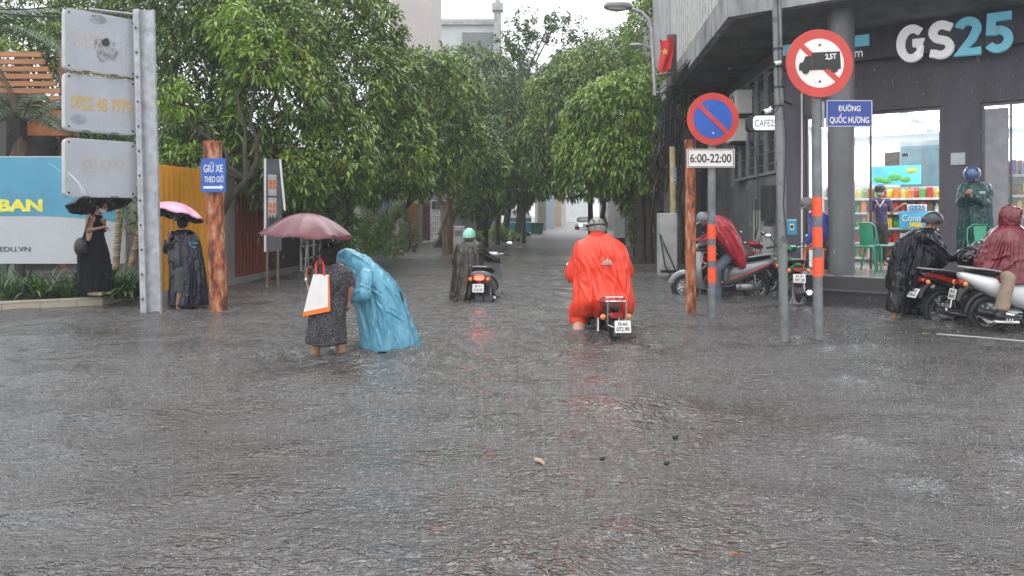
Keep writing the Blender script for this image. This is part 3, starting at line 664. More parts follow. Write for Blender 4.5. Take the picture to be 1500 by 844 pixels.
# ---------------------------------------------------------------- street furniture
def lean_pole(name, a, b, r, mt_, parent, n=20):
    m = MB(); m.cone(a, b, r, n=n); return m.build(name, mt_, parent)
def bands(a, b, ys, Y, r, parent):
    """coloured reflective bands round a pole between photo rows"""
    a = Vector(a); b = Vector(b)
    for y0, y1 in ys:
        z0 = EYE + (HY - y1) * Y / FPX; z1 = EYE + (HY - y0) * Y / FPX
        f0 = (z0 - a.z) / (b.z - a.z); f1 = (z1 - a.z) / (b.z - a.z)
        m = MB(); m.cone(a.lerp(b, f0), a.lerp(b, f1), r + .003, n=24); m.build('reflective_band', MT['orangeband'], parent)

# no-parking sign on a banded grey pole
Y = 10.4; a = at(1043, 467, Y); a.z = -WD; b = at(1042, 140, Y)
t_ = thing('no_parking_sign', 'round red and blue no parking sign above a 6:00-22:00 plate', 'road sign', a)
lean_pole('pole', a, b, .055, MT['pole'], t_); bands(a, b, ((329, 350), (360, 382), (392, 414)), Y, .055, t_)
c = at(1042, 175.5, Y) - Vector((0, .075, 0)); M_ = frame(c, (1, .02, 0))
m = MB(M_); m.disc(.365, .012); d = m.build('sign_disc', MT['red'], t_)
m = MB(M_ @ Matrix.Translation((0, 0, .012))); m.disc(.272, .003); m.build('blue_field', MT['blue'], d)
m = MB(M_ @ Matrix.Translation((0, 0, .015)) @ Matrix.Rotation(R(-44), 4, 'Z')); m.box((0, 0, .002), (.545, .06, .004)); m.build('red_bar', MT['red'], d, smooth=False)
for dx, dy in ((0, .19), (.0, -.20)):
    m = MB(M_ @ Matrix.Translation((dx, dy, .015))); m.disc(.012, .008); m.build('bolt', MT['chrome'], d)
M_ = frame(at(1039, 232.5, Y) - Vector((0, .07, 0)), (1, .02, 0))
m = MB(M_); m.box((0, 0, 0), (.67, .26, .012)); d = m.build('time_plate', MT['signwhite'], t_, smooth=False)
m = MB(M_)
for q in ((0, .118, .63, .008), (0, -.118, .63, .008)): m.box((q[0], q[1], .009), (q[2], q[3], .004))
for q in (-.318, .318): m.box((q, 0, .009), (.008, .244, .004))
m.build('plate_border', MT['ink'], d, smooth=False)
text('6:00-22:00', .58, .125, M_ @ Matrix.Translation((0, 0, .006)), MT['ink'], d, bold=.02)
MT['rustblotch'] = MT['rust']

# plain grey conduit pole with cameras
Y = 8.63; a = at(1150, 500, Y); a.z = -WD; b = at(1136.5, -60, Y)
t_ = thing('camera_pole', 'tall plain grey metal pole carrying two small security cameras and steel straps', 'pole', a)
lean_pole('pole', a, b, .052, mat("worn_pole_paint", (.19, .20, .20), .5, .2, scale=11, col2=(.10, .10, .10), edge=(.55, .68), bump=.2), t_)
for py in (65, 90, 118, 144):
    f = (py - 500) / (-60 - 500); p = a.lerp(b, f); m = MB(); m.cone(p - Vector((0, 0, .012)), p + Vector((0, 0, .012)), .058, n=24); m.build('strap', MT['black'], t_)
for (px, py, q, s_) in ((1141, 92, -1, 1), (1127, 162, -1, 1.2)):
    p = at(px, py, Y - .06); cb = MB(); d = Vector((.8 * q, -.35, -.25)).normalized()
    cb.cone(p - d * .02 * s_, p + d * .075 * s_, .024 * s_, n=14); cb.cone(p - d * .02, p + Vector((.03, .06, .05)), .01); cm = cb.build('camera', MT['white'], t_)
    cb = MB(); cb.cone(p + d * .074 * s_, p + d * .088 * s_, .022 * s_, n=14); cb.build('camera_lens', MT['black'], cm)
m = MB(); m.tube([at(1139, 0, Y - .07), at(1141, 60, Y - .07), at(1140, 120, Y - .07), at(1143, 150, Y - .08), at(1136, 165, Y - .1), at(1128, 160, Y - .08)], .007); m.build('cable', MT['black'], t_)
m = MB(); m.tube([at(1146, 150, Y - .07), at(1152, 200, Y - .06), at(1148, 300, Y - .06), at(1153, 350, Y - .06)], .006); m.build('cable', MT['black'], t_)

# truck ban with the street-name plate
Y = 8.6; a = at(1199, 500, Y); a.z = -WD; b = at(1195, 60, Y)
t_ = thing('truck_ban_sign', 'round red and white lorry ban sign over a blue street name plate', 'road sign', a)
lean_pole('pole', a, b, .055, MT['pole'], t_); bands(a, b, ((289, 317), (333, 362), (377, 405)), Y, .055, t_)
c = at(1196, 95, Y) - Vector((0, .075, 0)); M_ = frame(c, (1, .03, 0), (.02, 0, 1))
m = MB(M_); m.disc(.392, .012); d = m.build('sign_disc', MT['red'], t_)
m = MB(M_ @ Matrix.Translation((0, 0, .012))); m.disc(.282, .003); m.build('white_field', MT['signwhite'], d)
m = MB(M_ @ Matrix.Translation((0, 0, .015)) @ Matrix.Rotation(R(-43), 4, 'Z')); m.box((0, 0, .002), (.565, .062, .004)); m.build('red_bar', MT['red'], d, smooth=False)
Mt = M_ @ Matrix.Translation((.0, .01, .0195)) @ Matrix.Rotation(R(3), 4, 'Z')
m = MB(Mt)
m.prism([(-.09, -.055), (.24, -.055), (.24, .115), (-.09, .115)], .003)
m.prism([(-.245, -.085), (-.095, -.085), (-.095, .075), (-.165, .075), (-.195, .01), (-.235, .0), (-.245, -.03)], .003)
m.box((.07, -.07, .0015), (.34, .03, .003))
for x in (-.17, .165): m.disc(.042, .005, Matrix.Translation((x, -.085, 0)), 20)
m.build('lorry_symbol', MT['ink'], d, smooth=False)
text('2,5T', .13, .075, Mt @ Matrix.Translation((.13, .055, .003)), MT['signwhite'], d, bold=.03)
for dy in (.21, -.21):
    m = MB(M_ @ Matrix.Translation((0, dy, .015))); m.disc(.012, .008); m.build('bolt', MT['ink'], d)
M_ = frame(at(1242, 167, Y) - Vector((0, .03, 0)), (1, .02, 0), (-.01, 0, 1))
m = MB(M_); m.box((0, 0, 0), (.545, .315, .015)); d = m.build('street_name_plate', mat("plate_navy", (.02, .055, .28), .35, var=.1), t_, smooth=False)
m = MB(M_)
for y_ in (.148, -.148): m.box((0, y_, .009), (.53, .006, .004))
for x_ in (.262, -.262): m.box((x_, 0, .009), (.006, .29, .004))
m.build('plate_border', MT['signwhite'], d, smooth=False)
text('ĐƯỜNG', .26, .085, M_ @ Matrix.Translation((.0, .068, .008)), MT['signwhite'], d, bold=.012)
text('QUỐC HƯƠNG', .46, .125, M_ @ Matrix.Translation((.0, -.062, .008)), MT['signwhite'], d, bold=.012)
m = MB(); p = at(1205, 168, Y); m.box((p.x, p.y, p.z), (.03, .04, .30)); m.box((p.x - .03, p.y, p.z + .08), (.08, .03, .02)); m.box((p.x - .03, p.y, p.z - .08), (.08, .03, .02)); m.build('plate_bracket', MT['galv'], t_, smooth=False)

# rusty posts
def rusty(Y, pxb, pyb, pxt, pyt, r, lab, n=10):
    a = at(pxb, pyb, Y); a.z = -WD; b = at(pxt, pyt, Y); t2 = thing('rusty_post', lab, 'post', a)
    r2 = random.Random(pxb); pts = [a.lerp(b, i / 26) for i in range(27)]; rr = [r * r2.uniform(.95, 1.06) for _ in pts]
    m = MB(); m.tube(pts, rr, n=18); m.build('shaft', MT['rust'], t2)
    return t2, a, b
t_, a, b = rusty(11.2, 322, 457, 311, 207, .128, 'thick rusty orange post rising from the flood with a blue parking notice')
M_ = frame(at(313.5, 257, 11.0) - Vector((0, .02, 0)), (1, -.12, 0), (-.06, 0, 1))
m = MB(M_); m.box((0, 0, 0), (.385, .50, .012)); d = m.build('parking_notice', MT['blue'], t_, smooth=False)
text('GIỮ XE', .30, .15, M_ @ Matrix.Translation((.0, .12, .007)), MT['white'], d, bold=.01)
text('THEO GIỜ', .30, .12, M_ @ Matrix.Translation((.01, -.045, .007)), MT['white'], d, bold=.01)
m = MB(M_ @ Matrix.Translation((0, -.18, .006))); m.box((-.02, 0, .002), (.27, .035, .004)); m.prism([(.11, -.04), (.165, 0), (.11, .04)], .004); m.build('arrow', MT['white'], d, smooth=False)
rusty(11.1, 1012, 458, 1011, 205, .078, 'slim rusty orange post beside the no parking sign')

# bamboo-coloured pole, cabinet and utility pole under the right-hand trees
Y = 18.6; a = at(988, 400, Y); a.z = -WD; b = at(985, 215, Y)
t_ = thing('yellow_pole', 'dirty yellow painted pole behind the slim rusty post', 'pole', a); m = MB(); m.cone(a, b, .085, .075, n=16); m.build('shaft', mat("dirty_yellow", (.42, .33, .17), .7, scale=6, var=.35, bump=.3), t_)
m = MB(); m.cone(at(987.5, 270, Y), at(986.5, 245, Y), .083, n=16); m.build('label_strip', mat("label_strip", (.25, .27, .35), .6, scale=30, var=.6), t_)
Y = 17.9; c = at(977, 404, Y); c.z = -WD
t_ = thing('electric_cabinet', 'pale grey street cabinet with a black cable under the trees', 'cabinet', c)
m = MB(); m.bbox((c.x, c.y, .62), (.42, .4, 1.75), .02); m.build('case', MT['conclight'], t_, smooth=False)
m = MB(); m.box((c.x, c.y - .205, .1), (.40, .02, .06)); m.tube([(c.x + .17, c.y - .22, .1), (c.x - .1, c.y - .25, .7), (c.x - .22, c.y - .24, 1.0), (c.x - .1, c.y - .24, .25), (c.x + .1, c.y - .24, -.1)], .014); m.build('cable', MT['black'], t_)
UY = 19.6; a = at(981, 400, UY); a.z = -WD; b = at(984, 52, UY)
t_ = thing('utility_pole', 'dark utility pole wrapped in tangled black cables beside the overhang', 'pole', a)
m = MB(); m.cone(a, b, .17, .13, n=20); m.build('shaft', mat("dark_concrete_pole", (.10, .095, .09), .85, var=.4, bump=.3), t_)
m = MB(); r2 = random.Random(5)
for i in range(46):                                  # the tangle of cables
    p = at(982 + r2.uniform(-9, 10), r2.uniform(125, 190), UY - .2); pts = [p]
    for k in range(7):
        p = p + Vector((r2.uniform(-.16, .16), r2.uniform(-.08, .08), r2.uniform(-.62, .10))); pts.append(p)
    m.tube(pts, r2.uniform(.010, .022), n=5)
for i in range(16):
    c = at(984 + r2.uniform(-12, 14), r2.uniform(140, 205), UY - .25); rad = r2.uniform(.15, .34)
    m.tube([c + Vector((rad * math.cos(q), r2.uniform(-.03, .03), rad * 1.2 * math.sin(q))) for q in np.linspace(0, 6.0, 14)], .014, n=5)
m.build('cable_tangle', MT['black'], t_)
m = MB()
for py in (108, 134): m.tube([at(956, py + 3, UY - .1), at(984, py - 1, UY - .1)], .03)
m.build('crossarm', MT['steel'], t_)
fl = thing('red_flag', 'red flag with a yellow star hanging from the utility pole', 'flag', at(975, 105, UY - .25))
fv = []; nx_, nz_ = 10, 16
for j in range(nz_ + 1):
    for i in range(nx_ + 1):
        u = i / nx_; v_ = j / nz_; e = math.sin(u * 7 + v_ * 3) * .05
        p = at(966 + 19 * u + 2 * math.sin(v_ * 5), 57 + 47 * v_ + 3 * math.sin(u * 5), UY - .28 + e); fv.append(tuple(p))
for p in list(fv): fv.append((p[0], p[1] + .006, p[2]))
n1 = (nx_ + 1) * (nz_ + 1); ff = []
for j in range(nz_):
    for i in range(nx_):
        k = j * (nx_ + 1) + i; ff.append((k, k + 1, k + nx_ + 2, k + nx_ + 1)); ff.append((n1 + k, n1 + k + nx_ + 1, n1 + k + nx_ + 2, n1 + k + 1))
m = MB(); m.add(fv, ff); m.build('cloth', mat("flag_red", (.65, .02, .03), .6, var=.12, trans=.0), fl)
m = MB(frame(at(974, 76, UY - .40), (1, 0, 0))); m.prism([((.10 if i % 2 == 0 else .042) * math.sin(math.pi * i / 5), (.10 if i % 2 == 0 else .042) * math.cos(math.pi * i / 5)) for i in range(10)], .02); m.build('star', mat("flag_star", (.8, .5, .05), .5), fl, smooth=False)

LY = 19.2; a = at(958, 400, LY)
t_ = thing('street_lamp', 'curved arm street lamp with flat grey head against the white sky', 'street lamp', at(960, 140, LY))
m = MB(); m.tube([at(960, 140, LY), at(957, 90, LY), at(954.5, 45, LY), at(950, 28, LY), at(940, 18, LY), at(925, 13.5, LY)], .045, n=10); m.build('arm', MT['galv'], t_)
m = MB(frame(at(905, 9.5, LY), (1, 0, -.02))); m.loft([(-.36, .0, 0, .03, .10), (-.30, 0.01, 0, .085, .16), (0, .015, 0, .10, .18), (.28, .01, 0, .09, .15), (.36, 0, 0, .05, .08)], axis='x'); hd = m.build('lamp_head', mat("lamp_head_grey", (.30, .29, .28), .5), t_)
m = MB(frame(at(904, 13.5, LY), (1, 0, -.02))); m.loft([(-.26, 0, 0, .02, .10), (0, -.01, 0, .045, .14), (.22, 0, 0, .02, .10)], axis='x'); m.build('lamp_glass', MT['lens'], hd)
b_ = at(928, 66, 26); t_ = thing('street_lamp', 'second street lamp farther off, half hidden in the right hand trees', 'street lamp', at(962, 100, 26))
m = MB(); m.tube([at(966, 110, 26), at(958, 75, 26), at(950, 68, 26), at(940, 66, 26)], .035); m.build('arm', MT['galv'], t_)
m = MB(frame(at(932, 66, 26), (1, 0, 0))); m.loft([(-.25, 0, 0, .03, .07), (0, 0, 0, .07, .13), (.22, 0, 0, .04, .08)], axis='x'); m.build('lamp_head', MT['galv'], t_)

# ---------------------------------------------------------------- left: phone-number sign on a channel post
t_ = thing('roadside_sign', 'grey steel channel post holding three weathered grey number panels', 'sign', at(225, 462, 10.8))
m = MB()
a = at(224, 462, 10.8); a.z = -WD; b = at(212, 14, 10.8)
def chan(off0, off1, dy, th):
    m.rings([[a + Vector((off0, dy, 0)), a + Vector((off1, dy, 0)), a + Vector((off1, dy + th, 0)), a + Vector((off0, dy + th, 0))],
             [b + Vector((off0, dy, 0)), b + Vector((off1, dy, 0)), b + Vector((off1, dy + th, 0)), b + Vector((off0, dy + th, 0))]])
chan(-.16, .13, .03, .012); chan(-.16, -.085, -.03, .012); chan(-.16, -.148, -.018, .046); chan(-.085, -.070, -.05, .079); chan(.118, .13, -.02, .049)
m.build('channel_post', MT['galv'], t_, smooth=False)
m = MB()
for i, py in enumerate(range(40, 450, 34)):
    f = (py - 462) / (14 - 462); p = a.lerp(b, f) + Vector((-.118, -.045, 0)); m.ell(p, (.013, .01, .018), 8, 5)
m.build('bolts', MT['black'], t_)
LP, RP = Vector((-6.17, 10.2, 0)), Vector((-5.54, 10.9, 0)); RD = (RP - LP).normalized(); WP = (RP - LP).length
panm = mat("weathered_panel", (.36, .37, .41), .3, var=.08, scale=3)
panside = mat("panel_side", (.42, .43, .43), .5, var=.12)
def npanel(z0, z1, lab):
    M0 = frame(LP.lerp(RP, .5) + Vector((0, 0, (z0 + z1) / 2)), RD)
    m = MB(M0 @ Matrix.Translation((0, 0, -.13))); m.prism(rrect(WP, z1 - z0, .07), .13); p = m.build('panel', panside, t_); p["label"] = lab
    m = MB(M0); m.prism(rrect(WP - .03, z1 - z0 - .03, .06), .006); m.build('panel_face', panm, p)
    m = MB(M0)
    for x in (-1, 1):
        for y in (-1, 1): m.disc(.014, .012, Matrix.Translation((x * (WP / 2 - .05), y * ((z1 - z0) / 2 - .06), 0)), 10)
    for x in (-.2, .17): m.box((x, -(z1 - z0) / 2 + .012, .006), (.10, .012, .008))
    m.build('screws', MT['black'], p, smooth=False)
    return M0, p
gold = mat("faded_gold", (.50, .34, .09), .5, var=.12, scale=25); faint = mat("very_faded_gold", (.45, .40, .32), .5, var=.12, scale=25); fainter = mat("washed_out_ink", (.375, .37, .375), .5, var=.06)
soot = mat("soot", (.17, .17, .18), .7, scale=14, col2=(.33, .34, .37), edge=(.35, .66))
M0, p = npanel(3.46, 4.32, 'burnt top panel with a charred hole')
text('0 107', .34, .24, M0 @ Matrix.Translation((-.19, .02, .008)), faint, p, bold=-.01); text('86 11', .30, .20, M0 @ Matrix.Translation((.18, -.02, .008)), fainter, p)
m = MB(M0 @ Matrix.Translation((.05, -.02, .006))); 
r2 = random.Random(2)
m.prism([((.155 + r2.uniform(-.035, .03)) * math.cos(i * .35), (.19 + r2.uniform(-.05, .03)) * math.sin(i * .35) - .06) for i in range(18)], .0035); m.prism([(-.1 + r2.uniform(-.02, .02) + .11 * math.cos(i * .4), .36 + .065 * math.sin(i * .4)) for i in range(16)], .003); m.build('soot_stain', soot, p, smooth=False)
m = MB(M0 @ Matrix.Translation((.05, .03, .010))); m.prism([((.05 + r2.uniform(-.012, .012)) * math.cos(i * .45), (.06 + r2.uniform(-.015, .01)) * math.sin(i * .45)) for i in range(14)], .004); m.build('charred_hole', MT['black'], p, smooth=False)
M0, p = npanel(2.62, 3.43, 'middle panel with yellow numbers')
text('0922 48 7979', .80, .20, M0 @ Matrix.Translation((-.0, .0, .008)), gold, p, bold=.022)
m = MB(M0 @ Matrix.Translation((-.30, -.24, .007))); m.prism([(.10 * math.cos(i * .4), .07 * math.sin(i * .4)) for i in range(16)], .003); m.build('stain', mat("grey_stain", (.26, .27, .31), .5, var=.2, scale=15), p, smooth=False)
M0, p = npanel(1.70, 2.52, 'lowest panel with washed-out numbers')
text('0937 957 957', .55, .20, M0 @ Matrix.Translation((.02, .05, .008)), faint, p, bold=-.005)
m = MB(M0 @ Matrix.Translation((0, 0, .008))); m.tube([(-.44, -.06, 0), (-.38, -.13, 0), (-.30, -.22, 0), (-.25, -.36, 0)], [.005, .016, .014, .005]); m.tube([(-.32, -.18, 0), (-.24, -.3, 0), (-.21, -.40, 0)], [.003, .008, .002]); m.build('torn_film', mat("torn_film", (.75, .74, .78), .15, var=.1), p)
# leaves and litter lodged between two panels, brackets
m = MB()
for i in range(26):
    q = LP.lerp(RP, .1 + .85 * i / 26) + Vector((r2.uniform(-.02, .02), -.03, 3.445 + r2.uniform(-.012, .012))); m.ell(q, (.025, .02, .012), 6, 4)
m.build('lodged_leaves', mat("lodged_leaves", (.06, .09, .02), .6, scale=40, col2=(.4, .33, .04)), t_)
m = MB(); 
for z in (4.36, 2.57, 1.9, 3.1, 3.9): m.box(tuple(RP + Vector((.1, .02, z))), (.22, .05, .04))
m.tube([LP.lerp(RP, .3) + Vector((0, .05, 4.36)), RP + Vector((.2, .1, 4.40))], .02); m.build('bracket', MT['steel'], t_, smooth=False)

# billboard
BY = 13.2; bl, br = at(-120, 229, BY), at(184, 229, BY); bt = 2.50; bb = .58
t_ = thing('billboard', 'wide advertising board, blue above and white below, behind the planter', 'billboard', Vector(((bl.x + br.x) / 2, BY, -WD)))
wd = br.x - bl.x; M_ = frame(Vector(((bl.x + br.x) / 2, BY, (bt + bb) / 2)), (1, 0, 0))
m = MB(M_); m.box((0, 0, -.04), (wd, bt - bb, .07)); m.build('board', mat("board_paper", (.42, .44, .46), .4, var=.05, scale=1), t_, smooth=False)
x0 = -wd / 2; poly = [(x0 + .01, (bt - bb) / 2 - .02)]
m = MB(M_ @ Matrix.Translation((0, 0, -.005)))
e = [];
for i in range(25):
    px = -118 + 301 * i / 24; yy = 316 + (px - 40) ** 2 / 1900 * (1 if px > 40 else .25); yy = min(yy, 345); e.append((at(px, 0, BY).x - (bl.x + br.x) / 2, EYE + (HY - yy) * BY / FPX - (bt + bb) / 2))
m.prism([(wd / 2 - .01, .94), (-wd / 2 + .01, .94)] + e, .008); bluep = m.build('blue_field', mat("board_sky_blue", (.065, .27, .40), .35, scale=.8, var=.18), t_, smooth=False)
yel = mat("board_yellow", (.72, .68, .06), .4)
def onb(px, py, dz=.006): return frame(at(px, py, BY) - Vector((0, dz, 0)), (1, 0, 0))
text('BAN', .80, .22, onb(30, 301), yel, t_, bold=.05); text('EDU.VN', .55, .085, onb(22, 365, .004), MT['ink'], t_)
m = MB(frame(at(70, 260, BY) - Vector((0, .006, 0)), (1, 0, 0))); wp = [(0, .25, 0), (.12, .2, 0), (.22, .1, 0), (.3, .13, 0), (.36, .02, 0), (.28, -.02, 0), (.38, -.12, 0)]; m.tube(wp, .008, n=5); m.build('scribble', mat("scribble", (.22, .48, .62), .4), t_)
m = MB()
for px in (-90, 20, 130): q = at(px, 0, BY + .1); m.box((q.x, q.y, .15), (.08, .08, .9))
m.build('board_legs', MT['pole'], t_, smooth=False)

# planter kerb with a kink
plm = bpy.data.materials.new("pale_brick"); plm.use_nodes = True; t = plm.node_tree; bs = t.nodes["Principled BSDF"]
tc = t.nodes.new("ShaderNodeTexCoord"); mp = t.nodes.new("ShaderNodeMapping"); mp.inputs["Rotation"].default_value = (R(90), 0, 0); bk = t.nodes.new("ShaderNodeTexBrick")
bk.inputs["Color1"].default_value = (.42, .37, .28, 1); bk.inputs["Color2"].default_value = (.34, .30, .23, 1); bk.inputs["Mortar"].default_value = (.16, .14, .11, 1); bk.inputs["Scale"].default_value = 1.0
bk.inputs["Brick Width"].default_value = .42; bk.inputs["Row Height"].default_value = .095; bk.inputs["Mortar Size"].default_value = .006
t.links.new(tc.outputs["Object"], mp.inputs[0]); t.links.new(mp.outputs[0], bk.inputs["Vector"]); t.links.new(bk.outputs[0], bs.inputs["Base Color"]); bs.inputs["Roughness"].default_value = .4
t_ = thing('planter', 'long low planter edged with pale bricks at the left of the flood', 'planter', Vector((-7.5, 12, -WD)))
def wpt(px, py): Yp = EYE * FPX / (py - HY); return Vector(((px - HX) / FPX * Yp, Yp, 0))
A, B, C_ = wpt(-60, 459), wpt(150, 447.5), wpt(232, 433)
ZT = .13
m = MB()
for p, q in ((A, B), (B, C_)):
    d = (q - p).normalized(); nrm = Vector((-d.y, d.x, 0)); m.rings([[p, q, q + nrm * .16, p + nrm * .16], [p + Vector((0, 0, 0)), q, q + nrm * .16, p + nrm * .16]], False)
    b0 = [v + Vector((0, 0, -WD)) for v in (p, q, q + nrm * .16, p + nrm * .16)]; b1 = [v + Vector((0, 0, ZT + WD)) for v in b0]; m.rings([b0, b1])
m.v = [v for v in m.v]; m.build('brick_kerb', plm, t_, smooth=False)
m = MB(); m.prism([(A.x, A.y + .1), (B.x, B.y + .1), (C_.x, C_.y + .1), (C_.x - .3, 14.8), (A.x - 1, 14.8)], .3, Matrix.Translation((0, 0, -.22))); m.build('soil', mat("wet_soil", (.05, .035, .025), .8, bump=.6, bscale=20), t_, smooth=False)

# tile wall panel behind the planter
t_ = thing('tiled_wall', 'pale square-tiled wall behind the planter beside the yellow fence', 'wall', at(205, 400, 14.2))
tm = bpy.data.materials.new("pale_tiles"); tm.use_nodes = True; t = tm.node_tree; bs = t.nodes["Principled BSDF"]; tc = t.nodes.new("ShaderNodeTexCoord"); mp = t.nodes.new("ShaderNodeMapping"); mp.inputs["Rotation"].default_value = (R(90), 0, 0); bk = t.nodes.new("ShaderNodeTexBrick")
bk.offset = 0; bk.inputs["Color1"].default_value = (.36, .35, .31, 1); bk.inputs["Color2"].default_value = (.31, .30, .27, 1); bk.inputs["Mortar"].default_value = (.17, .16, .14, 1); bk.inputs["Scale"].default_value = 1; bk.inputs["Brick Width"].default_value = .45; bk.inputs["Row Height"].default_value = .45; bk.inputs["Mortar Size"].default_value = .008
t.links.new(tc.outputs["Object"], mp.inputs[0]); t.links.new(mp.outputs[0], bk.inputs["Vector"]); t.links.new(bk.outputs[0], bs.inputs["Base Color"]); bs.inputs["Roughness"].default_value = .35
m = MB(); p = at(160, 0, 14.2); q = at(212, 0, 14.0); m.box(((p.x + q.x) / 2, 14.15, 1.0), (q.x - p.x + .1, .15, 2.6)); m.build('wall', tm, t_, smooth=False)
m = MB(); m.box((at(158, 0, 13.5).x, 13.5, 1.05), (.12, .12, 2.9)); tag(m.build('dark_post', MT['black'], smooth=False), 'dark square post behind the woman on the planter', 'post')

# coloured fence up the street (follows the street)
def fx(Y): return -7.2 + .083 * Y
def fpanel(px0, px1, ztop, mt_, name, lab, cat, zb=.05, off=0, ribs=True, th=.05):
    Y0 = -7.2 / ((px0 - HX) / FPX - .083) * 1.0; Y1 = -7.2 / ((px1 - HX) / FPX - .083)
    a = Vector((fx(Y0) + off, Y0, 0)); b = Vector((fx(Y1) + off, Y1, 0)); L_ = (b - a).length; d = (b - a).normalized(); nrm = Vector((d.y, -d.x, 0))
    o = thing(name, lab, cat, a.lerp(b, .5) + Vector((0, 0, -WD)))
    m = MB()
    def slab(p, q, z0, z1, o0, o1):
        m.rings([[p + nrm * o0 + Vector((0, 0, z)), q + nrm * o0 + Vector((0, 0, z)), q + nrm * o1 + Vector((0, 0, z)), p + nrm * o1 + Vector((0, 0, z))] for z in (z0, z1)])
    slab(a, b, zb, ztop, -th, 0)
    if ribs:
        n = max(3, int(L_ / .16))
        for i in range(n):
            p = a.lerp(b, (i + .3) / n); q = a.lerp(b, (i + .7) / n); slab(p, q, zb + .01, ztop - .01, 0, .028)
    m.build('sheet', mt_, o, smooth=False)
    return o, a, b, nrm
yelm = mat("yellow_sheet", (.58, .27, .02), .5, var=.18, scale=2, stretch=(1, 1, .3)); redm = mat("red_sheet", (.19, .035, .018), .5, var=.25, scale=2, stretch=(1, 1, .3)); orm = mat("orange_sheet", (.45, .17, .03), .5, var=.2)
fcon = mat("fence_concrete", (.24, .23, .21), .75, var=.25, scale=2, bump=.3)
fpanel(229, 306, 2.33, yelm, 'yellow_fence_panel', 'ribbed yellow fence panel behind the person under the pink umbrella', 'fence', .08)
fpanel(340, 388, 2.33, redm, 'red_fence_panel', 'ribbed dark red fence panel beside the hanging banner', 'fence', .12)
o, a, b, nrm = fpanel(306, 340, 2.42, fcon, 'concrete_pillar', 'grey concrete pillar between yellow and red fence panels', 'pillar', -WD, .06, False, .4)
fpanel(229, 640, .12, fcon, 'fence_base', 'low grey concrete base running under the coloured fence', 'wall', -WD, .04, False, .25)
fpanel(388, 520, 2.0, mat("dark_brown_wall", (.045, .035, .03), .8, var=.3), 'brown_wall', 'dark brown wall behind the banner and the maroon umbrella', 'wall', .12, -.05, False)
fpanel(526, 548, 1.75, mat("mural_white", (.45, .45, .43), .7, var=.2), 'mural_pillar', 'pale mural pillar among the climbing plants', 'pillar', -WD, .05, False, .3)
o, a, b, nrm = fpanel(548, 576, 2.1, mat("mural_blue", (.05, .16, .35), .7, scale=1.2, col2=(.40, .42, .42), edge=(.47, .53)), 'mural_wall', 'wall painted with a blue white and black mural', 'wall', -WD, .02, False)
m = MB(); cc = a.lerp(b, .55) + nrm * .03; m.M = frame(cc + Vector((0, 0, 1.3)), (b - a).normalized()); m.tube([(-.3, -.4, 0), (-.42, .1, 0), (-.1, .45, 0), (.3, .2, 0), (.1, -.1, 0), (.25, -.4, 0)], .07, n=6); m.build('black_figure', MT['ink'], o)
fpanel(589, 597, 2.3, fcon, 'concrete_pillar', 'pale concrete pillar left of the small orange panel', 'pillar', -WD, .08, False, .4)
fpanel(598, 611, 2.0, orm, 'orange_fence_panel', 'small orange fence panel far up the left side', 'fence', .3)
fpanel(611, 616.5, 2.3, fcon, 'concrete_pillar', 'narrow concrete pillar between small orange and red panels', 'pillar', -WD, .08, False, .4)
fpanel(616.5, 629, 2.2, redm, 'red_fence_panel', 'small dark red fence panel next to the white gate', 'fence', .3)
def grille(px0, px1, z0, z1, lab, Yf=None, cx=.05):
    Y0 = -7.2 / ((px0 - HX) / FPX - .083); Y1 = -7.2 / ((px1 - HX) / FPX - .083); a = Vector((fx(Y0) + cx, Y0, 0)); b = Vector((fx(Y1) + cx, Y1, 0))
    o = thing('white_gate', lab, 'gate', a.lerp(b, .5) + Vector((0, 0, z0))); m = MB(); n = max(2, int((b - a).length / .45))
    for i in range(n + 1): p = a.lerp(b, i / n); m.cone(p + Vector((0, 0, z0)), p + Vector((0, 0, z1)), .03, n=6)
    m.build('uprights', MT['white'], o); m = MB(); k = int((z1 - z0) / .27)
    for i in range(k + 1): z = z0 + (z1 - z0) * i / k; m.tube([a + Vector((0, 0, z)), b + Vector((0, 0, z))], .025, n=6)
    m.build('rails', MT['white'], o)
grille(630, 643, -.05, 1.7, 'white barred gate beside the bamboo scaffold poles'); grille(434, 462, -.02, .95, 'low white barred gate behind the maroon umbrella', cx=.12)
for i, (p0, p1, Yb, lab) in enumerate((((652, 378), (650, 300), 27, 'upright bamboo prop with white ties near the gate'), ((659, 372), (657, 290), 27.4, 'right-hand reddish bamboo prop near the gate'), ((643, 345), (657, 300), 26.8, 'slanting bamboo prop leaning across the others'))):
    a = at(*p0, Yb); b = at(*p1, Yb); m = MB(); m.tube([a, a.lerp(b, .5) + Vector((.02, 0, 0)), b], .11 if i < 2 else .06); tag(m.build('bamboo_prop', mat("bamboo", (.34, .24, .14) if i != 1 else (.20, .10, .06), .7, var=.3, scale=3, bump=.3)), lab, 'pole', 'bamboo props by the gate')
c = at(673, 370, 28.5); c.z = -WD; t_ = thing('white_cabinet', 'tall white cabinet with a dark vent behind the mint helmet', 'cabinet', c)
m = MB(); m.bbox((c.x, c.y, .35), (.40, .4, 1.32), .02); m.build('case', MT['white'], t_, smooth=False); m = MB()
for k in range(4): m.box((c.x, c.y - .205, .68 + k * .05), (.3, .02, .02))
m.build('vent', MT['ink'], t_, smooth=False)
c = at(907, 347, 34); c.z = -WD; t_ = thing('white_cabinet', 'pale cabinet on a dark base right of the orange rider', 'cabinet', c)
m = MB(); m.bbox((c.x, c.y, .85), (.47, .4, .9), .02); m.build('case', MT['white'], t_, smooth=False); m = MB(); m.box((c.x, c.y, .1), (.5, .45, .6)); m.build('base', MT['black'], t_, smooth=False)

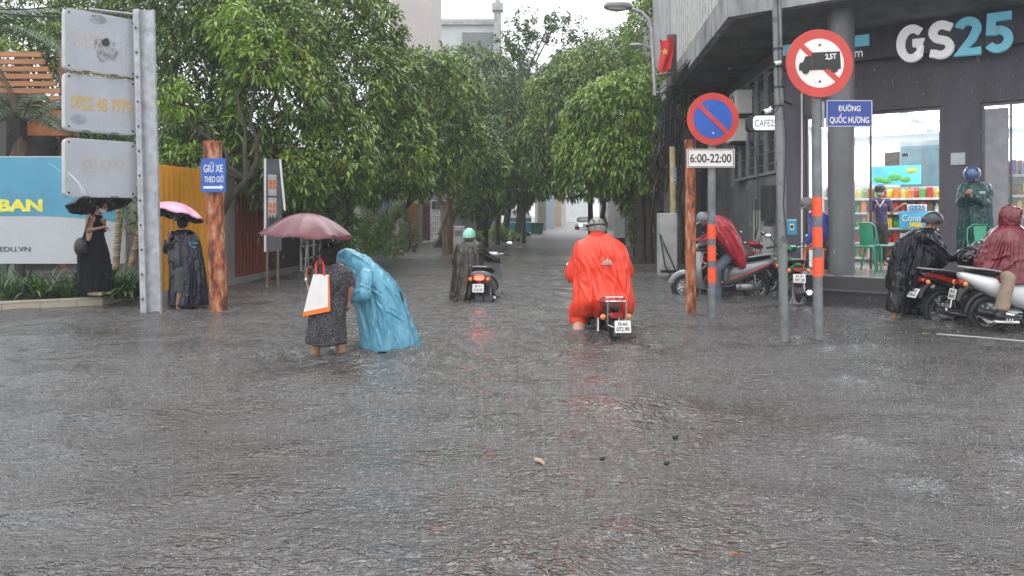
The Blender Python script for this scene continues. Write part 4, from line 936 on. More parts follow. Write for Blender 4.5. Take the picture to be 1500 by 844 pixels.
# hanging banner board
Yb = 14.6; a, b = at(386, 232, Yb), at(412, 236, Yb + .35)
t_ = thing('banner_board', 'narrow upright grey banner board with orange pictures on two thin posts', 'sign', at(399, 415, Yb))
cx = a.lerp(b, .5); Mb = frame(Vector((cx.x, cx.y, (a.z + EYE + (HY - 369) * Yb / FPX) / 2)), (b.x - a.x, b.y - a.y, 0)); hb = a.z - (EYE + (HY - 369) * Yb / FPX); wb = .42
m = MB(Mb); m.box((0, 0, 0), (wb, hb, .03)); m.build('board', mat("banner_grey", (.09, .10, .11), .4, var=.25), t_, smooth=False)
m = MB(Mb); m.box((-wb / 2 + .02, 0, .02), (.035, hb, .02)); m.tube([(wb / 2 - .05, hb / 2, .03), (wb / 2 - .01, hb / 4, .04), (wb / 2 + .05, -.1, .05)], .025, n=6); m.build('torn_edge', MT['white'], t_, smooth=False)
m = MB(Mb); m.box((-.02, .40, .018), (.20, .42, .006)); m.box((-.02, -.05, .018), (.20, .40, .006)); m.build('white_fields', mat("banner_pale", (.42, .42, .40), .4), t_, smooth=False)
m = MB(Mb)
for y_ in (.46, .36, .0, -.12):
    for x_ in (-.068, .028): m.bbox((x_, y_, .024), (.075, .085, .006), .01)
m.build('orange_pictures', mat("banner_orange", (.62, .16, .05), .4), t_, smooth=False)
m = MB(Mb)
for x_ in (-.09, -.02, .06): m.tube([(x_, -.2, .03), (x_ + .03, -.3, .03), (x_ - .01, -.45, .03)], .012, n=5)
m.build('scrawl', MT['ink'], t_)
m = MB()
for dx in (-.13, .13): q = Mb @ Vector((dx, -hb / 2, 0)); m.cone((q.x, q.y, -WD), (q.x, q.y, q.z + .1), .03)
m.build('posts', mat("wet_wood", (.14, .09, .06), .7), t_)

# orange slatted canopy behind the sign
t_ = thing('orange_canopy', 'orange timber slat screen over a wide orange beam behind the grey number panels', 'building', Vector((-13.5, 20, -WD)))
wood = mat("orange_timber", (.34, .14, .05), .55, var=.25, scale=2, stretch=(.3, 1, 3))
for k in range(9):
    a = at(-60, 80 + k * 10.5, 20); b = at(60 + (k * 5 if k < 6 else 30), 82 + k * 10.5, 20); m = MB(); m.box(((a.x + b.x) / 2, 20 + k * .02, a.z), (b.x - a.x, .08, .13)); m.build('slat', wood, t_, smooth=False)
a = at(-60, 182, 19.8); b = at(112, 182, 19.8); m = MB(); m.box(((a.x + b.x) / 2, 19.8, a.z), (b.x - a.x, .3, .64)); m.build('beam', mat("orange_beam", (.34, .11, .03), .6, var=.2), t_, smooth=False)
m = MB()
for px in (-40, 30, 95): q = at(px, 0, 20.3); m.box((q.x, 20.3, 2.8), (.2, .2, 6.2))
m.build('posts', mat("canopy_post", (.16, .07, .03), .6), t_, smooth=False)

# ---------------------------------------------------------------- buildings behind
def house(name, lab, x0, x1, Y, z1, col, dep=8, rows=0, cols_=0, win=(.9, 1.2), z0=-.3, extra=None):
    c = Vector(((x0 + x1) / 2, Y + dep / 2, z0)); o = thing(name, lab, 'building', c)
    m = MB(); m.box(((x0 + x1) / 2, Y + dep / 2, (z0 + z1) / 2), (x1 - x0, dep, z1 - z0)); m.build('walls', mat(lab[:20].replace(' ', '_'), col, .8, var=.1, scale=.6, bump=.1), o, smooth=False)
    for r_ in range(rows):
        for q in range(cols_):
            x = x0 + (x1 - x0) * (q + .5) / cols_; z = z0 + 2.0 + r_ * 3.2
            f = MB(); f.box((x, Y - .02, z), (win[0] + .16, .06, win[1] + .16)); wf_ = f.build('window', MT['conclight'], o, smooth=False)
            f = MB(); f.box((x, Y - .06, z), (win[0], .02, win[1])); f.build('pane', MT['ink'], wf_, smooth=False)
    return o
a = at(572, 0, 48); b = at(627, 0, 48)
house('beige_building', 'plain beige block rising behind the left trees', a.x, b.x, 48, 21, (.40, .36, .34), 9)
m = MB(); q = at(638, 60, 47); 
a = at(640, 0, 62); b = at(727, 0, 62)
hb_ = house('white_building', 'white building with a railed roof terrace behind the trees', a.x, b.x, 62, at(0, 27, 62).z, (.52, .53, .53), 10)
m = MB()
zt = at(0, 27, 62).z
for k in range(5): z = zt + .12 + k * .2; m.box(((a.x + b.x) / 2, 62, z), (b.x - a.x, .04, .03))
for k in range(9): m.box((a.x + (b.x - a.x) * k / 8, 62, zt + .5), (.05, .05, 1.0))
m.build('railing', MT['white'], hb_, smooth=False)
m = MB(); m.box(((a.x + b.x) / 2, 61.9, zt - .4), (b.x - a.x + .3, .3, .35)); m.build('cornice', MT['conclight'], hb_, smooth=False)
m = MB(); q = at(700, 62, 61.8); m.box((q.x, 61.94, q.z), (2.6, .1, 1.7)); m.build('window', MT['pole'], hb_, smooth=False)
q = at(729, 0, 61); m = MB(); m.box((q.x, 61, (at(0, 10, 61).z) / 2), (.6, .6, at(0, 10, 61).z)); m.box((q.x, 60.9, at(0, 12, 61).z), (.9, .9, .6)); m.cone((q.x, 61, at(0, 10, 61).z), (q.x, 61, at(0, -14, 61).z), .25, .12); m.build('corner_pillar', MT['conclight'], hb_, smooth=False)
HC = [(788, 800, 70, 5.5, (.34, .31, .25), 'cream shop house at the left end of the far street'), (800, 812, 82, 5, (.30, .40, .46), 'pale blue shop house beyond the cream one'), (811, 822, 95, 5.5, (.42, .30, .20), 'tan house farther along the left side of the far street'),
      (820, 829, 112, 6, (.42, .42, .38), 'whitish house near the end of the far street'), (827, 860, 150, 5, (.60, .62, .62), 'grey block closing the end of the far street')]  # closing block paled to stand in for haze at the street's end
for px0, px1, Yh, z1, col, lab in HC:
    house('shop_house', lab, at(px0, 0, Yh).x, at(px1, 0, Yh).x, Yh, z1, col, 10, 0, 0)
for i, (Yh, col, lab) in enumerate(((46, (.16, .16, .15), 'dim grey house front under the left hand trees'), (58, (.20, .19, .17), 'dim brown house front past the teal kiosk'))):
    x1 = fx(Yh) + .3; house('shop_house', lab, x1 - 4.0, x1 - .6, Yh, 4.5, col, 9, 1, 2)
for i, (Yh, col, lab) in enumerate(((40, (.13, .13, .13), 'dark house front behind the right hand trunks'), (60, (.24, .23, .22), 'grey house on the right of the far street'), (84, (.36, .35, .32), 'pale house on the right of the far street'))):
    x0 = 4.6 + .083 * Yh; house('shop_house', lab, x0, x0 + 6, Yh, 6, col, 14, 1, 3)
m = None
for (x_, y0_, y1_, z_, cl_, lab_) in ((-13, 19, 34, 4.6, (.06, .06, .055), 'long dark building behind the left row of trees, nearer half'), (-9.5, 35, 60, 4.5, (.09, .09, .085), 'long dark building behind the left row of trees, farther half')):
    hh_ = house('added_rear_building', lab_, x_ - 4, x_, y0_, z_, cl_, y1_ - y0_, 1, 2)  # dark blocks added to hide the bright sky between the left trees
# teal kiosk and bin
c = at(762, 344, 52); c.z = -WD
t_ = thing('teal_kiosk', 'teal and white kiosk parked far up the left side', 'kiosk', c)
m = MB(); m.bbox((c.x, c.y, .75), (1.55, 1.0, 1.0), .04); m.build('body', mat("teal", (.03, .30, .35), .4), t_, smooth=False); m = MB(); m.box((c.x, c.y - .5, .95), (1.56, .03, .10)); m.build('stripe', MT['white'], t_, smooth=False)
m = MB(); m.rings([[(c.x - .8, c.y - .5, 1.25), (c.x + .8, c.y - .5, 1.25), (c.x + .8, c.y + .5, 1.25), (c.x - .8, c.y + .5, 1.25)], [(c.x - .6, c.y - .3, 1.65), (c.x + .6, c.y - .3, 1.65), (c.x + .6, c.y + .3, 1.65), (c.x - .6, c.y + .3, 1.65)]]); m.build('roof', MT['white'], t_, smooth=False)
m = MB(); 
for dx in (-.5, .5): m.cone((c.x + dx, c.y - .45, 0), (c.x + dx, c.y - .35, 0), .25)
m.build('wheels', MT['rubber'], t_)
c = at(786, 343, 57); c.z = -WD; t_ = thing('green_bin', 'dark green wheeled bin beyond the teal kiosk', 'bin', c); m = MB(); m.rings([[(c.x + a * .4, c.y + b * .4, -.28) for a, b in ((-1, -1), (1, -1), (1, 1), (-1, 1))], [(c.x + a * .52, c.y + b * .5, .75) for a, b in ((-1, -1), (1, -1), (1, 1), (-1, 1))]]); m.build('body', mat("bin_green", (.03, .14, .08), .5), t_, smooth=False)
m = MB(); m.bbox((c.x, c.y, .80), (1.1, 1.1, .12), .04); m.build('lid', mat("bin_lid", (.02, .10, .06), .5), t_, smooth=False)
# ---------------------------------------------------------------- people
def mirror_pair(v): return v
def rotdir(yaw, pitch=0): 
    return Vector((math.sin(R(yaw)) * math.cos(R(pitch)), math.cos(R(yaw)) * math.cos(R(pitch)), math.sin(R(pitch))))
def headframe(c, look, tilt=(0, 0, 1)):
    f = Vector(look).normalized(); u = Vector(tilt); r = f.cross(u).normalized(); u = r.cross(f).normalized()
    m = Matrix.Identity(4)
    for i in range(3): m[i][0] = r[i]; m[i][1] = f[i]; m[i][2] = u[i]; m[i][3] = c[i]
    return m
def hand(m, wr, d, n, curl=.6, side=1, s=1.0):
    """palm, four jointed fingers and a thumb leaving the side of the palm"""
    d = Vector(d).normalized(); n = Vector(n); n = (n - d * n.dot(d)).normalized(); x = d.cross(n).normalized() * side
    wr = Vector(wr); m.cap(wr, wr + d * .05 * s, .024 * s, .026 * s, 10)
    for i, (o, L_) in enumerate(((-.027, .062), (-.009, .074), (.009, .069), (.027, .054))):
        b = wr + d * .078 * s + x * o * s; m.cap(wr + d * .02 * s + x * o * .7 * s, b, .0145 * s, .0105 * s, 8)
        dd = d; p = b; a = 0
        for k, f in enumerate((.42, .32, .26)):
            a += curl * (.75 if k == 0 else .9); dd = d * math.cos(a) + n * math.sin(a); q = p + dd * L_ * f * s * 1.15; m.cap(p, q, (.0098 - .001 * k) * s, (.009 - .001 * k) * s, 8); p = q
    t0 = wr + d * .018 * s - x * .022 * s; t1 = t0 + (d * .7 - x * .55 + n * .35).normalized() * .038 * s; t2 = t1 + (d * .75 - x * .05 + n * (.3 + curl * .5)).normalized() * .032 * s
    m.cap(t0, t1, .014 * s, .011 * s, 8); m.cap(t1, t2, .011 * s, .0085 * s, 8)

def body(root, J, look, skin=None, hc=(.6, .6), hn=None, barefoot=True, s=.95, voxel=.0075, ls=1.0):
    """one continuous skin from named joints (world points)"""
    m = MB(); V = {k: Vector(v) for k, v in J.items()}
    sh = (V['shR'] - V['shL']).normalized()
    m.cap(V['pel'], V['chest'], .115 * s, .115 * s, 14)
    for q in (-1, 1): m.cap(V['pel'] + sh * .055 * q, V['chest'] + sh * .06 * q + (V['chest'] - V['pel']).normalized() * .06, .10 * s, .085 * s, 14)
    m.cap(V['shL'] - (V['shL'] - V['neck']) * .15, V['shR'] - (V['shR'] - V['neck']) * .15, .052 * s, .052 * s); m.cap(V['chest'], V['neck'], .10 * s, .052 * s)
    H = headframe(V['head'], look); m.cap(V['neck'], H @ Vector((0, -.02, -.03)), .050 * s, .046 * s)
    old = m.M; m.M = H
    m.ell((0, -.008, .022), (.074 * s, .094 * s, .092 * s), 20, 14); m.ell((0, .022, -.048), (.055 * s, .062 * s, .060 * s), 18, 12); m.ell((0, .040, -.088), (.028 * s, .030 * s, .020 * s), 12, 8)
    m.rings([[(-.007, .080, .02), (.007, .080, .02), (.007, .078, .018), (-.007, .078, .018)], [(-.016, .104, -.028), (.016, .104, -.028), (.018, .07, -.034), (-.018, .07, -.034)]])
    m.ell((0, .082, .038), (.045, .012, .010), 12, 6); m.ell((0, .080, -.058), (.023, .011, .006), 12, 6); m.ell((0, .078, -.068), (.019, .011, .006), 12, 6)
    for q in (-1, 1): m.ell((q * .074 * s, -.012, -.008), (.011, .020, .031), 10, 8); m.ell((q * .034, .070, -.018), (.02, .018, .018), 10, 8)
    m.M = old
    for q, sd in (('L', -1), ('R', 1)):
        m.cap(V['sh' + q], V['el' + q], .047 * s, .037 * s); m.cap(V['el' + q], V['wr' + q], .037 * s, .024 * s)
        d = (V['wr' + q] - V['el' + q]).normalized(); nn = (hn or {}).get(q) or Vector((-sd * .6, 0, -.8))
        hand(m, V['wr' + q] + d * .01, (hn or {}).get('d' + q) or d, nn, hc[0 if q == 'L' else 1], sd, s)
        m.cap(V['pel'].lerp(V['hip' + q], .6), V['hip' + q], .10 * s, .088 * s); m.cap(V['hip' + q], V['kn' + q], .085 * s, .058 * s); mid = V['kn' + q].lerp(V['an' + q], .3); m.cap(V['kn' + q], mid, .055 * s * ls, .058 * s * ls); m.cap(mid, V['an' + q], .058 * s * ls, .035 * s * ls)
        an, to = V['an' + q], V['to' + q]; f = (to - an); f.z = 0; f = f.normalized() if f.length > .01 else Vector((0, 1, 0))
        m.cap(an + Vector((0, 0, -.03)) - f * .03, an + Vector((0, 0, -.035)) + f * .03, .036 * s, .034 * s); m.cap(an, to, .034 * s, .022 * s)
        sx = f.cross(Vector((0, 0, 1)))
        for i in range(5): p = to + sx * (-.03 + .015 * i) * 1.0 - f * .01; m.cap(p - f * .03, p + f * (.028 - .004 * abs(i - 2) ), .012, .009, 6)
    o = bake(m, 'body', skin or MT['skin'], root, voxel, 2)
    return H
def eyes(root, H, open_=True):
    for q in (-1, 1):
        m = MB(H); m.ell((q * .033, .0835, .006), (.0125, .006, .0065), 10, 6); e = m.build('eye', MT['white'], root)
        m = MB(H); m.ell((q * .033, .0885, .006), (.006, .003, .006), 8, 5); m.build('pupil', MT['ink'], e)
        m = MB(H); m.tube([(q * .018, .090, .028), (q * .034, .090, .034), (q * .050, .078, .028)], .004, n=5); m.build('eyebrow', MT['hair'], root)

def add_noise(amp, scale, seed=0, ridged=True, stretch=(1, 1, 1)):
    def fn(V, N):
        q = V * scale * np.array(stretch); n = vnoise(q + vnoise(q * .6, seed + 5)[:, None] * .8, seed)
        h = (1 - 2 * np.abs(n)) if ridged else n
        h2 = 1 - 2 * np.abs(vnoise(q * 2.3, seed + 1))
        return V + N * ((h * .7 + h2 * .3) * amp)[:, None]
    return fn

def creases(lines, amp=.018, w=1.6, also=None):
    """raises sharp folds along lines given as photo-row/column pairs on the side facing the street corner"""
    def fn(V, N):
        if also: V = also(V, N)
        px = HX + V[:, 0] / V[:, 1] * FPX; py = HY - (V[:, 2] - EYE) / V[:, 1] * FPX; H = np.zeros(len(V))
        for (x0, y0, x1, y1) in lines:
            d = np.array([x1 - x0, y1 - y0], float); L_ = np.hypot(*d); t_ = np.clip(((px - x0) * d[0] + (py - y0) * d[1]) / L_ ** 2, 0, 1); bow = np.sin(t_ * math.pi) * L_ * .05
            dist = ((px - x0) * d[1] - (py - y0) * d[0]) / L_ - bow; e = np.hypot(px - (x0 + t_ * d[0]), py - (y0 + t_ * d[1])); e = np.where((t_ <= 0) | (t_ >= 1), e, np.abs(dist)); tp = np.clip(np.minimum(t_ * 6 + .2, (1 - t_) * 5 + .2), 0, 1)
            H += tp * (np.exp(-(e / w) ** 2) - .55 * np.exp(-((dist - w * 2.0) / (w * 1.3)) ** 2) * (t_ > 0) * (t_ < 1))
        return V + N * (np.clip(H, -1, 1.3) * amp * np.clip(.4 - N[:, 1], 0, 1))[:, None]
    return fn
def sil(m, Yc, rows, fold=9, amp=.045, seed=0, sub=7, nseg=72, sag=.5, back=0):
    """a draped cloth volume; rows = (photo row, left, right, half depth[, depth offset])"""
    rows = [tuple(r) + (0,) * (5 - len(r)) for r in rows]; A = np.array(rows, float); n = len(A); T = np.linspace(0, n - 1, (n - 1) * sub + 1)
    def cr(c):
        out = []
        for t_ in T:
            i = min(int(t_), n - 2); f = t_ - i; p = [A[max(i - 1, 0), c], A[i, c], A[i + 1, c], A[min(i + 2, n - 1), c]]
            out.append(.5 * (2 * p[1] + (p[2] - p[0]) * f + (2 * p[0] - 5 * p[1] + 4 * p[2] - p[3]) * f * f + (3 * p[1] - p[0] - 3 * p[2] + p[3]) * f ** 3))
        return np.array(out)
    py, xl, xr, dp, dy = (cr(i) for i in range(5)); r = np.random.default_rng(seed); ph = r.uniform(0, 6.28, 5); fr = [fold, fold * 1.6 + 1, max(2, fold * .5)]
    rs = []
    for k in range(len(T)):
        t_ = T[k] / (n - 1); Yk = Yc + dy[k]; cxp = (xl[k] + xr[k]) / 2; hw = (xr[k] - xl[k]) / 2 * Yc / FPX; c = at(cxp, py[k], Yc); am = amp * (.12 + .88 * t_ ** 1.2)
        ring = []
        for i in range(nseg):
            a = 2 * math.pi * i / nseg
            w_ = sum(g_ * math.sin(round(f_) * a + p_ + 1.4 * math.sin(2.2 * t_ + p_)) for g_, f_, p_ in zip((.5, .3, .35), fr, ph))
            q = 1 + am * w_ / max(.12, math.sqrt(hw * dp[k])) * .5
            ca, sa = math.cos(a), math.sin(a); ca = math.copysign(abs(ca) ** .86, ca); sa = math.copysign(abs(sa) ** .86, sa)
            ring.append((c.x + hw * ca * q, Yk + dp[k] * sa * q, c.z + .012 * math.sin(3 * a + ph[0]) * t_ * t_))
        rs.append(ring)
    m.rings(rs); return m

def helmet(root, H, mt_, brim=True, s=1.0, brimm=None, strap=True, goggles=False, name='helmet'):
    m = MB(H @ Matrix.Translation((0, -.004, .028)) @ Matrix.Scale(s, 4)); rs = []
    for j in range(9):
        a = R(-14 + 104 * j / 8); rs.append([(.112 * math.cos(a) * math.cos(t_) * (.96), .130 * math.cos(a) * math.sin(t_), .118 * math.sin(a) - (.02 * (1 if math.sin(t_) < 0 else 0) * math.cos(a) * abs(math.sin(t_)))) for t_ in [2 * math.pi * i / 28 for i in range(28)]])
    rs.insert(0, [(p[0] * .93, p[1] * .93, p[2] + .001) for p in rs[0]]); m.rings(rs); hl = m.build(name, mt_, root)
    if brim:
        m = MB(H @ Matrix.Translation((0, -.004, .028)) @ Matrix.Scale(s, 4)); top = []; bot = []
        for i in range(13):
            a = R(25 + 130 * i / 12); x, y = .108 * math.cos(a), .126 * math.sin(a); k = 1 + .42 * math.sin((a - R(25)) / R(130) * math.pi); top.append((x, y, -.005)); bot.append((x * (1 + (k - 1) * .4), y * k, -.028 * (k - 1) / .42))
        vs = top + bot + [(p[0], p[1], p[2] - .006) for p in top + bot]; n = 13; fs = []
        for i in range(12): fs += [(i, i + 1, n + i + 1, n + i), (2 * n + i, 3 * n + i, 3 * n + i + 1, 2 * n + i + 1), (n + i, n + i + 1, 3 * n + i + 1, 3 * n + i), (i, 2 * n + i, 2 * n + i + 1, i + 1)]
        fs += [(0, n, 3 * n, 2 * n), (12, 2 * n + 12, 3 * n + 12, n + 12)]; m.add(vs, fs); m.build('peak', brimm or mt_, hl)
    if strap:
        m = MB(H)
        for q in (-1, 1): m.tube([(q * .090, .01, .02), (q * .080, .02, -.05), (q * .03, .055, -.112), (0, .06, -.116)], .005, n=5)
        m.build('chin_strap', MT['black'], hl)
    if goggles:
        m = MB(H @ Matrix.Scale(s, 4)); m.torus(.119, .008, Matrix.Translation((0, -.004, .048)) @ Matrix.Rotation(R(-6), 4, 'X')); m.build('band', MT['black'], hl)
    return hl

def umbrella(name, lab, top, tilt, rad, rise, matc, matu, hand_p, ribs=8, fold=.10, group=None):
    """canopy with sagging gores, ribs, shaft and hooked handle; top = apex, tilt = axis direction"""
    hp = Vector(hand_p); ax = (Vector(top) - hp).normalized(); u = thing(name, lab, 'umbrella', hp, 0, group)
    x, y = ortho(ax); F = Matrix.Identity(4)
    for i in range(3): F[i][0] = x[i]; F[i][1] = y[i]; F[i][2] = ax[i]; F[i][3] = top[i]
    nr, sub = 10, 6; N = ribs * sub; vs = []
    def pt(j, i, dz=0):
        r_ = j / nr; a = 2 * math.pi * i / N; g_ = abs(math.sin(a * ribs / 2 * 1.0)) if False else 1 - abs(((i % sub) / sub) * 2 - 1)
        sagz = -.075 * g_ * r_ ** 1.4 * rad; rr = rad * r_ * (1 - fold * g_ * r_ ** 2.5)
        z = rise * (math.cos(r_ * 1.25) - 1) / (1 - math.cos(1.25)) + sagz * .8; wr = .006 * math.sin(a * 23 + r_ * 9) * r_
        return (rr * math.cos(a), rr * math.sin(a), z + dz + wr)
    rs = [[pt(j, i) for i in range(N)] for j in range(nr, 0, -1)] ; rs2 = [[pt(j, i, -.004) for i in range(N)] for j in range(1, nr + 1)]
    m = MB(F); allr = rs + [[(0, 0, .0)] * N] ; n_ = len(rs)
    vs = [p for r_ in rs for p in r_] + [(0, 0, 0)]; fs = []
    for k in range(n_ - 1):
        for i in range(N): j = (i + 1) % N; fs.append((k * N + i, k * N + j, (k + 1) * N + j, (k + 1) * N + i))
    for i in range(N): fs.append(((n_ - 1) * N + i, (n_ - 1) * N + (i + 1) % N, n_ * N))
    m.add(vs, fs); c = m.build('canopy', matc, u)
    so = c.modifiers.new("thick", 'SOLIDIFY'); so.thickness = .003
    if matu:
        m = MB(F @ Matrix.Translation((0, 0, -.008))); m.add(vs, [f[::-1] for f in fs]); m.build('lining', matu, u)
    m = MB(F); m.cone((0, 0, -.01), (0, 0, .05), .008, .004); m.build('ferrule', MT['black'], u)
    end = F.inverted() @ hp; m = MB(F); m.tube([(0, 0, -.005), (0, 0, end.z * .5), (0, 0, end.z)], .0065, n=8); m.build('shaft', MT['steel'], u)
    m = MB(F); m.cone((0, 0, end.z + .03), (0, 0, end.z - .09), .013, .015); m.build('handle', MT['black'], u)
    for k in range(ribs):
        m = MB(F); pts = [pt(j, k * sub, -.014) for j in range(1, nr + 1)]; m.tube(pts, .0028, n=5); p = pt(5, k * sub, -.014); m.tube([(0, 0, -rise - .10), p], .0025, n=5); q = pts[-1]; m.cone(q, (q[0] * 1.03, q[1] * 1.03, q[2] - .006), .004, n=6); m.build('rib', MT['steel'], u)
    return u, F
def legs_to_ground(J, Y, lx, rx, dl=0, dr=0, toe=(0, .12)):
    for q, px, dy in (('L', lx, dl), ('R', rx, dr)):
        p = at(px, 0, Y + dy); J['an' + q] = Vector((p.x, p.y, -WD + .08)); J['to' + q] = Vector((p.x + toe[0], p.y + toe[1], -WD + .025))
def pants(root, J, mt_, r0=.115, r1=.075, z1=None, name='trousers', amp=.01, seed=0, up=.06):
    """both legs from the waist to the hem (z1 = fraction along the shin)"""
    m = MB(); m.cap(J['pel'] + Vector((0, 0, up)), J['pel'], .15, .15); 
    for q in 'LR':
        h, k, a = (Vector(J[n_ + q]) for n_ in ('hip', 'kn', 'an')); e = k.lerp(a, 1 if z1 is None else z1); m.cap(h, k, r0, r0 * .80); m.cone(k, e, r0 * .80, r1, 16); m.cap(Vector(J['pel']), h, .13, r0)
    return bake(m, name, mt_, root, .011, 3, add_noise(amp, 9, seed))

def cloth_mat(name, col, rough=.35, bump=.5, scale=9, **k):
    """wet nylon: sharp diagonal creases over finer crumples"""
    m = mat(name, col, rough, bump=0, **k); t = m.node_tree; L = t.links.new; b = t.nodes["Principled BSDF"]; tc = t.nodes.new("ShaderNodeTexCoord"); prev = None
    for sc, st, di, seed in ((scale * .55, (1.5, 1.2, .55), .030, 0), (scale * 1.5, (1.2, 1, .8), .010, 5)):
        mp = t.nodes.new("ShaderNodeMapping"); mp.inputs["Scale"].default_value = st; mp.inputs["Rotation"].default_value = (.2, .45 if seed == 0 else -.5, 0); mp.inputs["Location"].default_value = (seed, seed, 0); L(tc.outputs["Object"], mp.inputs[0])
        n = t.nodes.new("ShaderNodeTexNoise"); n.inputs["Scale"].default_value = sc; n.inputs["Detail"].default_value = 2; n.inputs["Distortion"].default_value = .5; L(mp.outputs[0], n.inputs["Vector"])
        a = t.nodes.new("ShaderNodeMath"); a.operation = 'SUBTRACT'; a.inputs[1].default_value = .5; L(n.outputs["Fac"], a.inputs[0]); c = t.nodes.new("ShaderNodeMath"); c.operation = 'ABSOLUTE'; L(a.outputs[0], c.inputs[0])
        c2 = t.nodes.new("ShaderNodeMath"); c2.operation = 'POWER'; c2.inputs[1].default_value = .7; L(c.outputs[0], c2.inputs[0])
        bp = t.nodes.new("ShaderNodeBump"); bp.invert = True; bp.inputs["Strength"].default_value = min(1, bump * 1.8); bp.inputs["Distance"].default_value = di * 2.2; L(c2.outputs[0], bp.inputs["Height"])
        if prev: L(prev.outputs[0], bp.inputs["Normal"])
        prev = bp
    L(prev.outputs[0], b.inputs["Normal"]); return m

# --- 1: woman under the maroon umbrella
Y = 7.66; f = lambda px, py, dy=0: at(px, py, Y + dy)
J = dict(head=f(481, 373), neck=f(485, 390), chest=f(487, 405), pel=f(481, 448), shL=f(468, 397, .02), shR=f(506, 398), elL=f(455, 424, .05), wrL=f(449, 403, .12), elR=f(513, 424, .02), wrR=f(511, 440, .05),
         hipL=f(471, 455), hipR=f(492, 455), knL=f(464, 492, .03), knR=f(497, 490, .06))
legs_to_ground(J, Y, 459, 505, 0, .05, (-.05, .12))
p1 = thing('person', 'person in a dark patterned dress wading under the maroon umbrella with a shopping bag', 'person', at(480, 0, Y) * Vector((1, 1, 0)) if False else Vector((at(480, 0, Y).x, Y, -WD)))
H = body(p1, J, (-.55, .80, -.12), hc=(1.25, .5), s=.92, hn={'dL': Vector((.2, .1, .9)), 'L': Vector((.9, .2, 0))})
dress = mat("patterned_dress", (.020, .020, .026), .75, scale=75, col2=(.13, .115, .12), edge=(.50, .60), bump=.3)
m = MB(); sil(m, Y, [(386, 478, 494, .06), (391, 466, 507, .09), (398, 461, 513, .115), (412, 461, 512, .13), (430, 463, 507, .125), (448, 458, 505, .14), (470, 453, 504, .155), (488, 450, 505, .155), (503, 450, 506, .15)], fold=7, amp=.03, seed=1)
for q in 'LR': m.cone(J['sh' + q], J['sh' + q].lerp(J['el' + q], .78), .07, .062)
bake(m, 'dress', dress, p1, .009, 3, add_noise(.008, 11, 1))
m = MB(H); m.ell((0, -.020, .022), (.086, .098, .100), 18, 12); m.ell((0, -.040, -.045), (.068, .060, .085), 16, 12); bake(m, 'hair', MT['hair'], p1, .008, 2, add_noise(.004, 30, 2))
m = MB(); m.tube([f(507, 396, -.02), f(498, 412, -.13), f(486, 432, -.15)], .012, n=6); m.tube([f(507, 396, -.02), f(500, 402, .10), f(487, 430, .13)], .012, n=6); m.build('bag_strap', MT['black'], p1)
m = MB(); m.cone(f(450, 411, .10), f(449.3, 408, .105), .028); m.build('bracelet', MT['chrome'], p1)
mar = mat("maroon_nylon", (.125, .028, .042), .30, var=.22, scale=3, bump=.5, bscale=6, trans=.06, coat=.15)
umbrella('maroon_umbrella', 'wet maroon umbrella held over the two people in the middle of the flood', f(452, 312, .12), (.07, .10, 1), .500, .235, mar, None, f(447, 399, .12), fold=.12)
# shopping bag
sb = thing('shopping_bag', 'white paper shopping bag with an orange base and red straps', 'bag', f(462, 462, -.12))
bw = mat("bag_white", (.72, .70, .68), .45, var=.05, bump=.3, bscale=12); bo = mat("bag_orange", (.75, .17, .02), .45); br_ = mat("bag_red", (.60, .03, .02), .5)
def bagring(pyl, xl, pyr, xr, th): 
    a = f(xl, pyl, -.14 - th / 2); b = f(xr, pyr, -.12 - th / 2); d = Vector((0, th, 0)); return [a, a.lerp(b, .5) - Vector((0, .012, 0)), b, b + d, a.lerp(b, .5) + d * .7, a + d]
m = MB(); m.rings([bagring(460, 444, 452, 482, .11), bagring(430, 451, 428, 482, .10), bagring(402, 459, 403, 481.5, .07)]); m.build('bag_body', bw, sb, smooth=False)
m = MB(); m.rings([bagring(464, 442.5, 456, 483, .118), bagring(457, 444.5, 449, 483, .117)]); m.build('orange_base', bo, sb, smooth=False)
m = MB(); m.rings([[f(460, 461, -.21), f(462.6, 461, -.21), f(462.6, 461, -.2), f(460, 461, -.2)], [f(469, 402, -.178), f(471, 402, -.178), f(471, 402, -.17), f(469, 402, -.17)]], True)
m = MB(); m.rings([[f(480.3, 455, -.18), f(483.2, 455, -.18), f(483.2, 455, -.13), f(480.3, 455, -.13)], [f(480.3, 404, -.165), f(482.4, 404, -.165), f(482.4, 404, -.12), f(480.3, 404, -.12)]]); m.build('orange_edge', bo, sb, smooth=False)
m = MB()
for dy in (-.17, -.10): m.tube([f(463, 404, dy), f(463, 386, dy * .6), f(469, 378, dy * .3), f(474, 388, dy * .6), f(475, 404, dy)], .011, n=6)
m.build('red_strap', br_, sb)

# --- 2: blue raincoat, bent forward
Y = 8.18
J = dict(head=f(510, 386), neck=f(524, 394), chest=f(540, 408), pel=f(572, 440), shL=f(530, 402, .17), shR=f(534, 404, -.20), elL=f(520, 425, .15), wrL=f(506, 434, .08), elR=f(532, 430, -.37), wrR=f(507, 436, -.36),
         hipL=f(574, 446, .09), hipR=f(574, 446, -.09), knL=f(560, 485, .1), knR=f(572, 486, -.1))
legs_to_ground(J, Y, 552, 574, .1, -.1, (-.12, .02))
p2 = thing('person', 'person in a light blue plastic raincoat bending forward beside the maroon umbrella', 'person', Vector((at(560, 0, Y).x, Y, -WD)))
H = body(p2, J, (-.85, .1, -.5), hc=(.8, .8), s=.95)
dark = mat("dark_clothes", (.02, .022, .03), .8)
m = MB(); m.cap(J['pel'], J['chest'], .15, .145); m.cap(J['chest'] + Vector((0, -.1, 0)), J['chest'] + Vector((0, .1, 0)), .12); 
for q in 'LR': m.cap(J['hip' + q], J['kn' + q], .10, .08)
